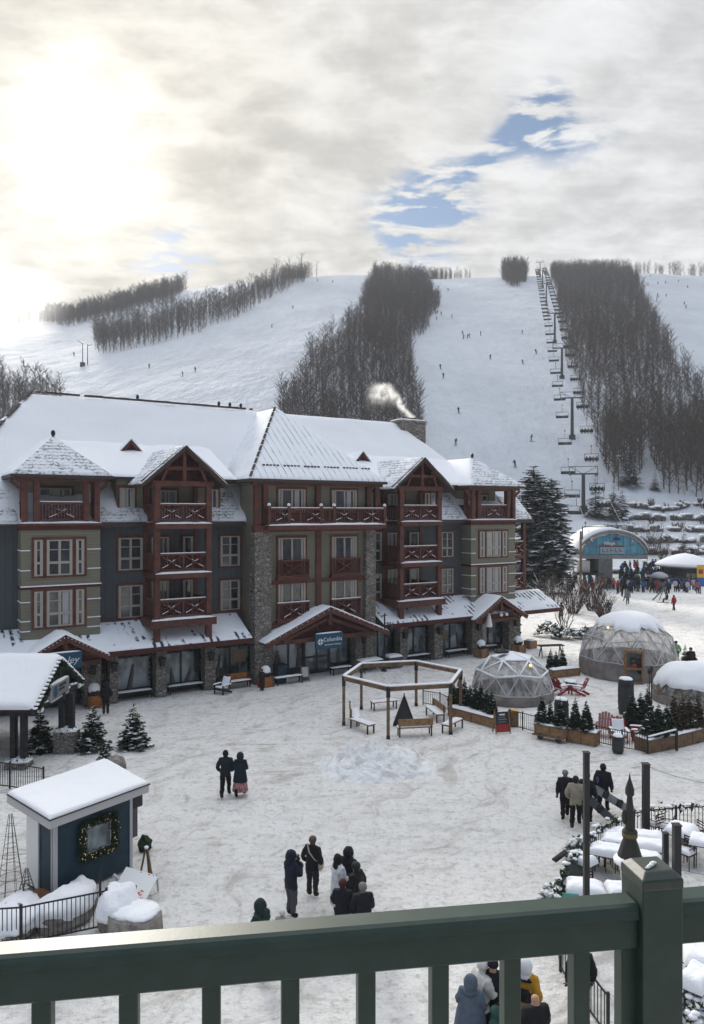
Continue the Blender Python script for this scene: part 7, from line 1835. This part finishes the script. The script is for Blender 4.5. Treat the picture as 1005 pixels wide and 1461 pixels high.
def cafe_chair(label, px, py, rz, snow=True):
    t = thing('patio_chair', label, 'chair', P_(px, py), rz, 'dark metal patio chairs'); m = flat('maroon_metal', (.045, .02, .022)); b = MB()
    for sx in (-.2, .2):
        b.tube((sx, .2, 0), (sx, .2, .45), .014, .014, 5); b.tube((sx, -.2, 0), (sx, -.24, .88), .014, .014, 5); b.tube((sx, -.2, .66), (sx, .2, .64), .013, .013, 5)
    b.build('legs', m, t); b = MB(); b.box(-.22, .22, -.22, .22, .43, .46); b.build('seat', m, t); b = MB()
    for z in (.58, .68, .78, .87): b.bar((-.2, -.235, z), (.2, -.235, z), .02, .03)
    b.build('backrest', m, t)
    if snow: b = MB(); b.snowpatch([(-.2, -.2, .46), (.2, -.2, .46), (.2, .2, .46), (-.2, .2, .46)], .12, 8, 8, .02, 2, px); b.build('seat_snow', 'snow', t)
for px, py, rz, lab in [(850, 1236, 0, 'dark metal chair tucked at the left end of the middle table'), (868, 1240, .2, 'dark metal chair second along the middle table'), (886, 1243, -.1, 'dark metal chair third along the middle table'), (975, 1222, 2.6, 'dark metal chair below the small square table'), (992, 1212, 1.8, 'dark metal chair at the right edge by the small square table'), (952, 1200, 1.0, 'dark metal chair between the two dark posts'), (980, 1238, 2.2, 'dark metal chair nearest the green rail post'), (934, 1196, .5, 'dark metal chair by the fence light'), (985, 1412, .3, 'dark metal chair under the rail right of the green post'), (830, 1284, .4, 'dark metal chair in front of the table with the teal corner')]: cafe_chair(lab, px, py, rz)
b = MB(); lb = MB(); t = thing('string_lights', 'thin string of small bulbs hanging over the right side of the patio', 'string lights', (0, 0, 0))
def strand(a, c, sag, n):
    pts = [a.lerp(c, k / n) - Vector((0, 0, sag * 4 * (k / n) * (1 - k / n))) for k in range(n + 1)]; b.path(pts, .006, 4)
    for p in pts[1::2]: lb.blob(p - Vector((0, 0, .04)), .022, 6, 5, 0)
q = P_(922, 1206); q.z = at(922, 1093, q.y).z; strand(q, Vector((q.x + 4.5, q.y - 2, q.z + .4)), .5, 16); q2 = P_(966, 1290); q2.z = at(966, 1240, q2.y).z; strand(q2, q2 + Vector((2.2, .2, -.3)), .1, 9)
b.build('cable', 'black_metal', t); lb.build('bulbs', 'white_paint', t)
# cast iron lamp
y_ = 12.0; lp = Vector(((899 - CX) / F * y_, y_, 0)); t = thing('street_lamp', 'cast iron lamp with a tall spiked finial and snowy brim behind the rail post', 'street lamp', lp)
zb = CZ - (1232 - HY) / F * y_; sc_ = y_ / F
b = MB(); b.lathe([(.20, zb - .02), (.225, zb + .02), (.215, zb + .05), (.13, zb + .32), (.10, zb + .40), (.12, zb + .43), (.12, zb + .52), (.095, zb + .55)], (0, 0, 0), 16); b.build('hood', flat('aged_bronze', (.042, .042, .036)), t)
b = MB(); b.lathe([(.122, zb + .44), (.122, zb + .50)], (0, 0, 0), 16); b.build('gilt_band', flat('gilt', (.13, .10, .045)), t)
b = MB(); b.lathe([(.075, zb + .55), (.060, zb + .9), (.048, zb + 1.02), (.042, zb + 1.08), (.070, zb + 1.12), (.072, zb + 1.2), (.042, zb + 1.30), (.02, zb + 1.36), (.004, zb + 1.46)], (0, 0, 0), 12); b.blob((-.09, 0, zb + .75), (.04, .04, .12), 7, 6, .1); b.build('finial', flat('aged_bronze', (.042, .042, .036)), t)
b = MB(); b.smooth = True; b.lathe([(.20, zb), (.25, zb + .01), (.25, zb + .06), (.19, zb + .12)], (0, 0, 0), 18); b.build('brim_snow', 'snow', t)
b = MB(); b.lathe([(.10, zb - .55), (.17, zb - .03)], (0, 0, 0), 12); b.build('lantern_glass', flat('milk_glass', (.5, .48, .42)), t); b = MB(); b.lathe([(.16, 0), (.15, .5), (.07, .7), (.055, zb - .6), (.11, zb - .55)], (0, 0, 0), 12); b.build('pole', 'black_metal', t)
# snowy shrubs
def snowy_shrub(label, p, w, h, seed):
    t = thing('shrub', label, 'shrub', p, 0, 'snow laden patio shrubs'); b = MB(); sn = MB(); sn.smooth = True; r = random.Random(seed)
    for k in range(420):
        a = r.uniform(0, 6.28); q = w * r.random() ** .5; o = Vector((math.cos(a) * q, math.sin(a) * q, h * r.uniform(.05, 1) * (1 - .6 * (q / w) ** 2))); d = Vector((math.cos(a), math.sin(a), r.uniform(-.4, .7))).normalized() * .13; s = d.cross(Vector((0, 0, 1))).normalized() * .04; b.add([o - s, o + s, o + d], [(0, 1, 2)])
        if r.random() < .2: sn.blob(o + Vector((0, 0, .05)), (r.uniform(.05, .13), r.uniform(.05, .11), .05), 7, 5, .3, 2, k)
    b.build('leaves', 'fir_green', t); sn.build('snow_load', 'snow', t)
snowy_shrub('snow laden shrub at the lower left end of the patio fence', P_(800, 1296), .55, .7, 1); snowy_shrub('leafy snow laden shrub in the bottom right corner', P_(990, 1462), .7, .7, 2); snowy_shrub('small snowy shrub at the bend of the patio fence', P_(826, 1228), .4, .75, 3)
b = MB(); b.smooth = True; b.slab([(-.38, -.07, 0), (.38, -.07, 0), (.38, .07, .04), (-.38, .07, .04)], .05); o = b.build('plank', 'dark_timber', None, P_(800, 1222, .9), R(48)); tag(o, 'dark weathered plank sticking out of the garland at the fence bend', 'plank')

# ================================================================== BALCONY RAILING
ra, rb = Vector((-.6477, 1.36, 0)), Vector((.5522, 1.535, 0)); rd = (rb - ra).normalized(); ra_ = math.atan2(rd.y, rd.x)
railing = thing('balcony_railing', 'glossy dark green balcony railing with square balusters across the foreground', 'railing', (0, 0, 0))
ZT = 10.197; nb = Vector((-rd.y, rd.x, 0))
def on_rail(px): u = (px - CX) / F; k = (u * ra.y - ra.x) / (rd.x - u * rd.y); return ra + rd * k
def extr(name, prof, p0, p1, m, smooth=False):
    """profile of (away from the viewer, up) run from p0 to p1"""
    b = MB(); b.smooth = smooth; n = len(prof); vs = [p + nb * d + Vector((0, 0, ZT + z)) for p in (p0, p1) for d, z in prof]
    b.add(vs, [(k, (k + 1) % n, n + (k + 1) % n, n + k) for k in range(n)] + [tuple(range(n - 1, -1, -1)), tuple(range(n, 2 * n))]); return b.build(name, m, railing)
capP = [(.022, 0), (-.020, 0), (-.028, -.004), (-.033, -.011), (-.034, -.028), (-.030, -.031), (.030, -.031), (.034, -.028), (.033, -.011), (.028, -.004)]
subP = [(.026, -.0312), (-.026, -.0312), (-.027, -.088), (-.023, -.092), (.023, -.092), (.027, -.088)]
postc = on_rail(930); L_end = postc - rd * .046; R_start = postc + rd * .046
for nm, P in (('top_rail', capP), ('sub_rail', subP)):
    extr(nm, P, ra - rd * 1.2, L_end, 'rail_green'); extr(nm, P, R_start, R_start + rd * 1.3, 'rail_green')
extr('bottom_rail', [(.022, -.88), (-.022, -.88), (-.022, -.94), (.022, -.94)], ra - rd * 1.2, L_end, 'rail_green'); extr('bottom_rail', [(.022, -.88), (-.022, -.88), (-.022, -.94), (.022, -.94)], R_start, R_start + rd * 1.3, 'rail_green')
bx = [62, 185, 302, 414, 522, 626, 728, 826, 893]; sp_ = (on_rail(826) - on_rail(62)).length / 7
bs = [on_rail(x) for x in bx] + [on_rail(62) - rd * sp_ * k for k in range(1, 8)] + [postc + rd * (.046 + sp_ * k) for k in range(1, 8)]
for p in bs: b = MB(); q = .0175; b.box(-q, q, -q, q, -.885, -.0915); o = b.build('baluster', 'rail_green', railing, p + Vector((0, 0, ZT)), ra_, bevel=.003)
b = MB(); h_ = .044; b.box(-h_, h_, -h_, h_, -1.05, .046); po = b.build('post', 'rail_green', railing, postc + Vector((0, 0, ZT)), ra_, bevel=.003)
b = MB(); c_ = h_ + .001; i_ = .030; vs = [(sx * c_, sy * c_, z) for z in (.034, .054) for sx, sy in ((-1, -1), (1, -1), (1, 1), (-1, 1))] + [(sx * i_, sy * i_, .068) for sx, sy in ((-1, -1), (1, -1), (1, 1), (-1, 1))]
b.add(vs, [(0, 1, 5, 4), (1, 2, 6, 5), (2, 3, 7, 6), (3, 0, 4, 7), (4, 5, 9, 8), (5, 6, 10, 9), (6, 7, 11, 10), (7, 4, 8, 11), (8, 9, 10, 11), (3, 2, 1, 0)]); b.build('cap', 'cap_green', po, bevel=.0025)
b = MB(); b.smooth = True
for x, y, r in ((-.016, -.006, (.006, .003, .003)), (-.006, -.003, (.009, .004, .004)), (.004, .001, (.009, .005, .005)), (.014, .004, (.004, .003, .003))): b.blob((x, y, r[2] * .8), r, 9, 7, .2, 2, int(x * 999))
o = b.build('ice_scrap', 'white_paint', None, postc + Vector((-.005, -.012, ZT + .068)), ra_ + .25); tag(o, 'little white scrap of ice lying on the green post cap', 'ice scrap')

# ================================================================== SMOKE, MIST, HAZE
def volume(name, label, loc, half, dens, build_mask, colr=(1, 1, 1), aniso=.35, rz=0):
    m = bpy.data.materials.new(name); m.use_nodes = True; t = m.node_tree; t.nodes.clear(); N = NT(t); out = N.node('ShaderNodeOutputMaterial'); v = N.node('ShaderNodeVolumePrincipled')
    v.inputs['Color'].default_value = (*colr, 1); v.inputs['Anisotropy'].default_value = aniso
    co = N.node('ShaderNodeTexCoord').outputs['Object']
    if build_mask:
        nrm = N._mv(co, (1 / half[0], 1 / half[1], 1 / half[2])); sx = N.node('ShaderNodeSeparateXYZ'); N.link(nrm, sx.inputs[0]); N.link(N.m('MULTIPLY', build_mask(N, co, sx.outputs), dens), v.inputs['Density'])
    else: v.inputs['Density'].default_value = dens
    N.link(v.outputs[0], out.inputs['Volume']); b = MB(); b.box(-half[0], half[0], -half[1], half[1], -half[2], half[2]); me = b.mesh(name, [m]); o = bpy.data.objects.new(name, me); col.objects.link(o); o.location = loc; o.rotation_euler.z = rz
    return tag(o, label, name, kind='stuff')
def smoke_mask(N, co, s):
    x, y, z = s; u = N.m('MULTIPLY', N.m('SUBTRACT', 1.0, x), .5)
    c = N.m('ADD', -.95, N.m('MULTIPLY', N.ramp(u, 0, .55), 1.45)); w = N.m('ADD', .09, N.m('MULTIPLY', u, .55))
    g = N.m('EXPONENT', N.m('MULTIPLY', N.m('POWER', N.m('DIVIDE', N.m('SUBTRACT', z, c), w), 2.0), -1.0)); gy = N.m('EXPONENT', N.m('MULTIPLY', N.m('POWER', N.m('DIVIDE', y, N.m('ADD', .25, N.m('MULTIPLY', u, .5))), 2.0), -1.0))
    n = N.ramp(N.noise(N._mv(co, (.9, .9, .7)), 1.9, 5, .55, 1.2), .40, .72)
    fade = N.m('MULTIPLY', N.ramp(u, 1.0, .45), N.ramp(N.m('ABSOLUTE', z), 1.0, .75))
    return N.m('MULTIPLY', N.m('MULTIPLY', g, gy), N.m('MULTIPLY', N.m('ADD', n, N.ramp(u, .25, 0, 0, .5)), fade))
volume('smoke', 'white smoke drifting left from the stone chimney', CHIM + Vector((-1.95, 0, 1.55)), (2.3, 1.2, 1.7), 3.0, smoke_mask, (1, .99, .98), .6)
def mist_mask(N, co, s):
    r2 = N.m('ADD', N.m('ADD', N.m('POWER', s[0], 2.0), N.m('POWER', s[1], 2.0)), N.m('POWER', s[2], 2.0))
    n = N.ramp(N.noise(N._mv(co, (.03, .03, .04)), 1.5, 5, .6, .5), .34, .7)
    return N.m('MULTIPLY', N.ramp(r2, 1.0, .1), n)
gp = SGUN + Vector((0, 0, 12)); volume('mist', 'glowing snow gun mist blowing left across the hill', gp + Vector((-46, -10, 12)), (48, 26, 28), .035, mist_mask, (1, .99, .97), .5)
volume('haze', 'thin cold haze in the air over the whole slope', (0, 480, 112), (760, 540, 113.5), .00026, None, (.93, .96, 1.0), .0)
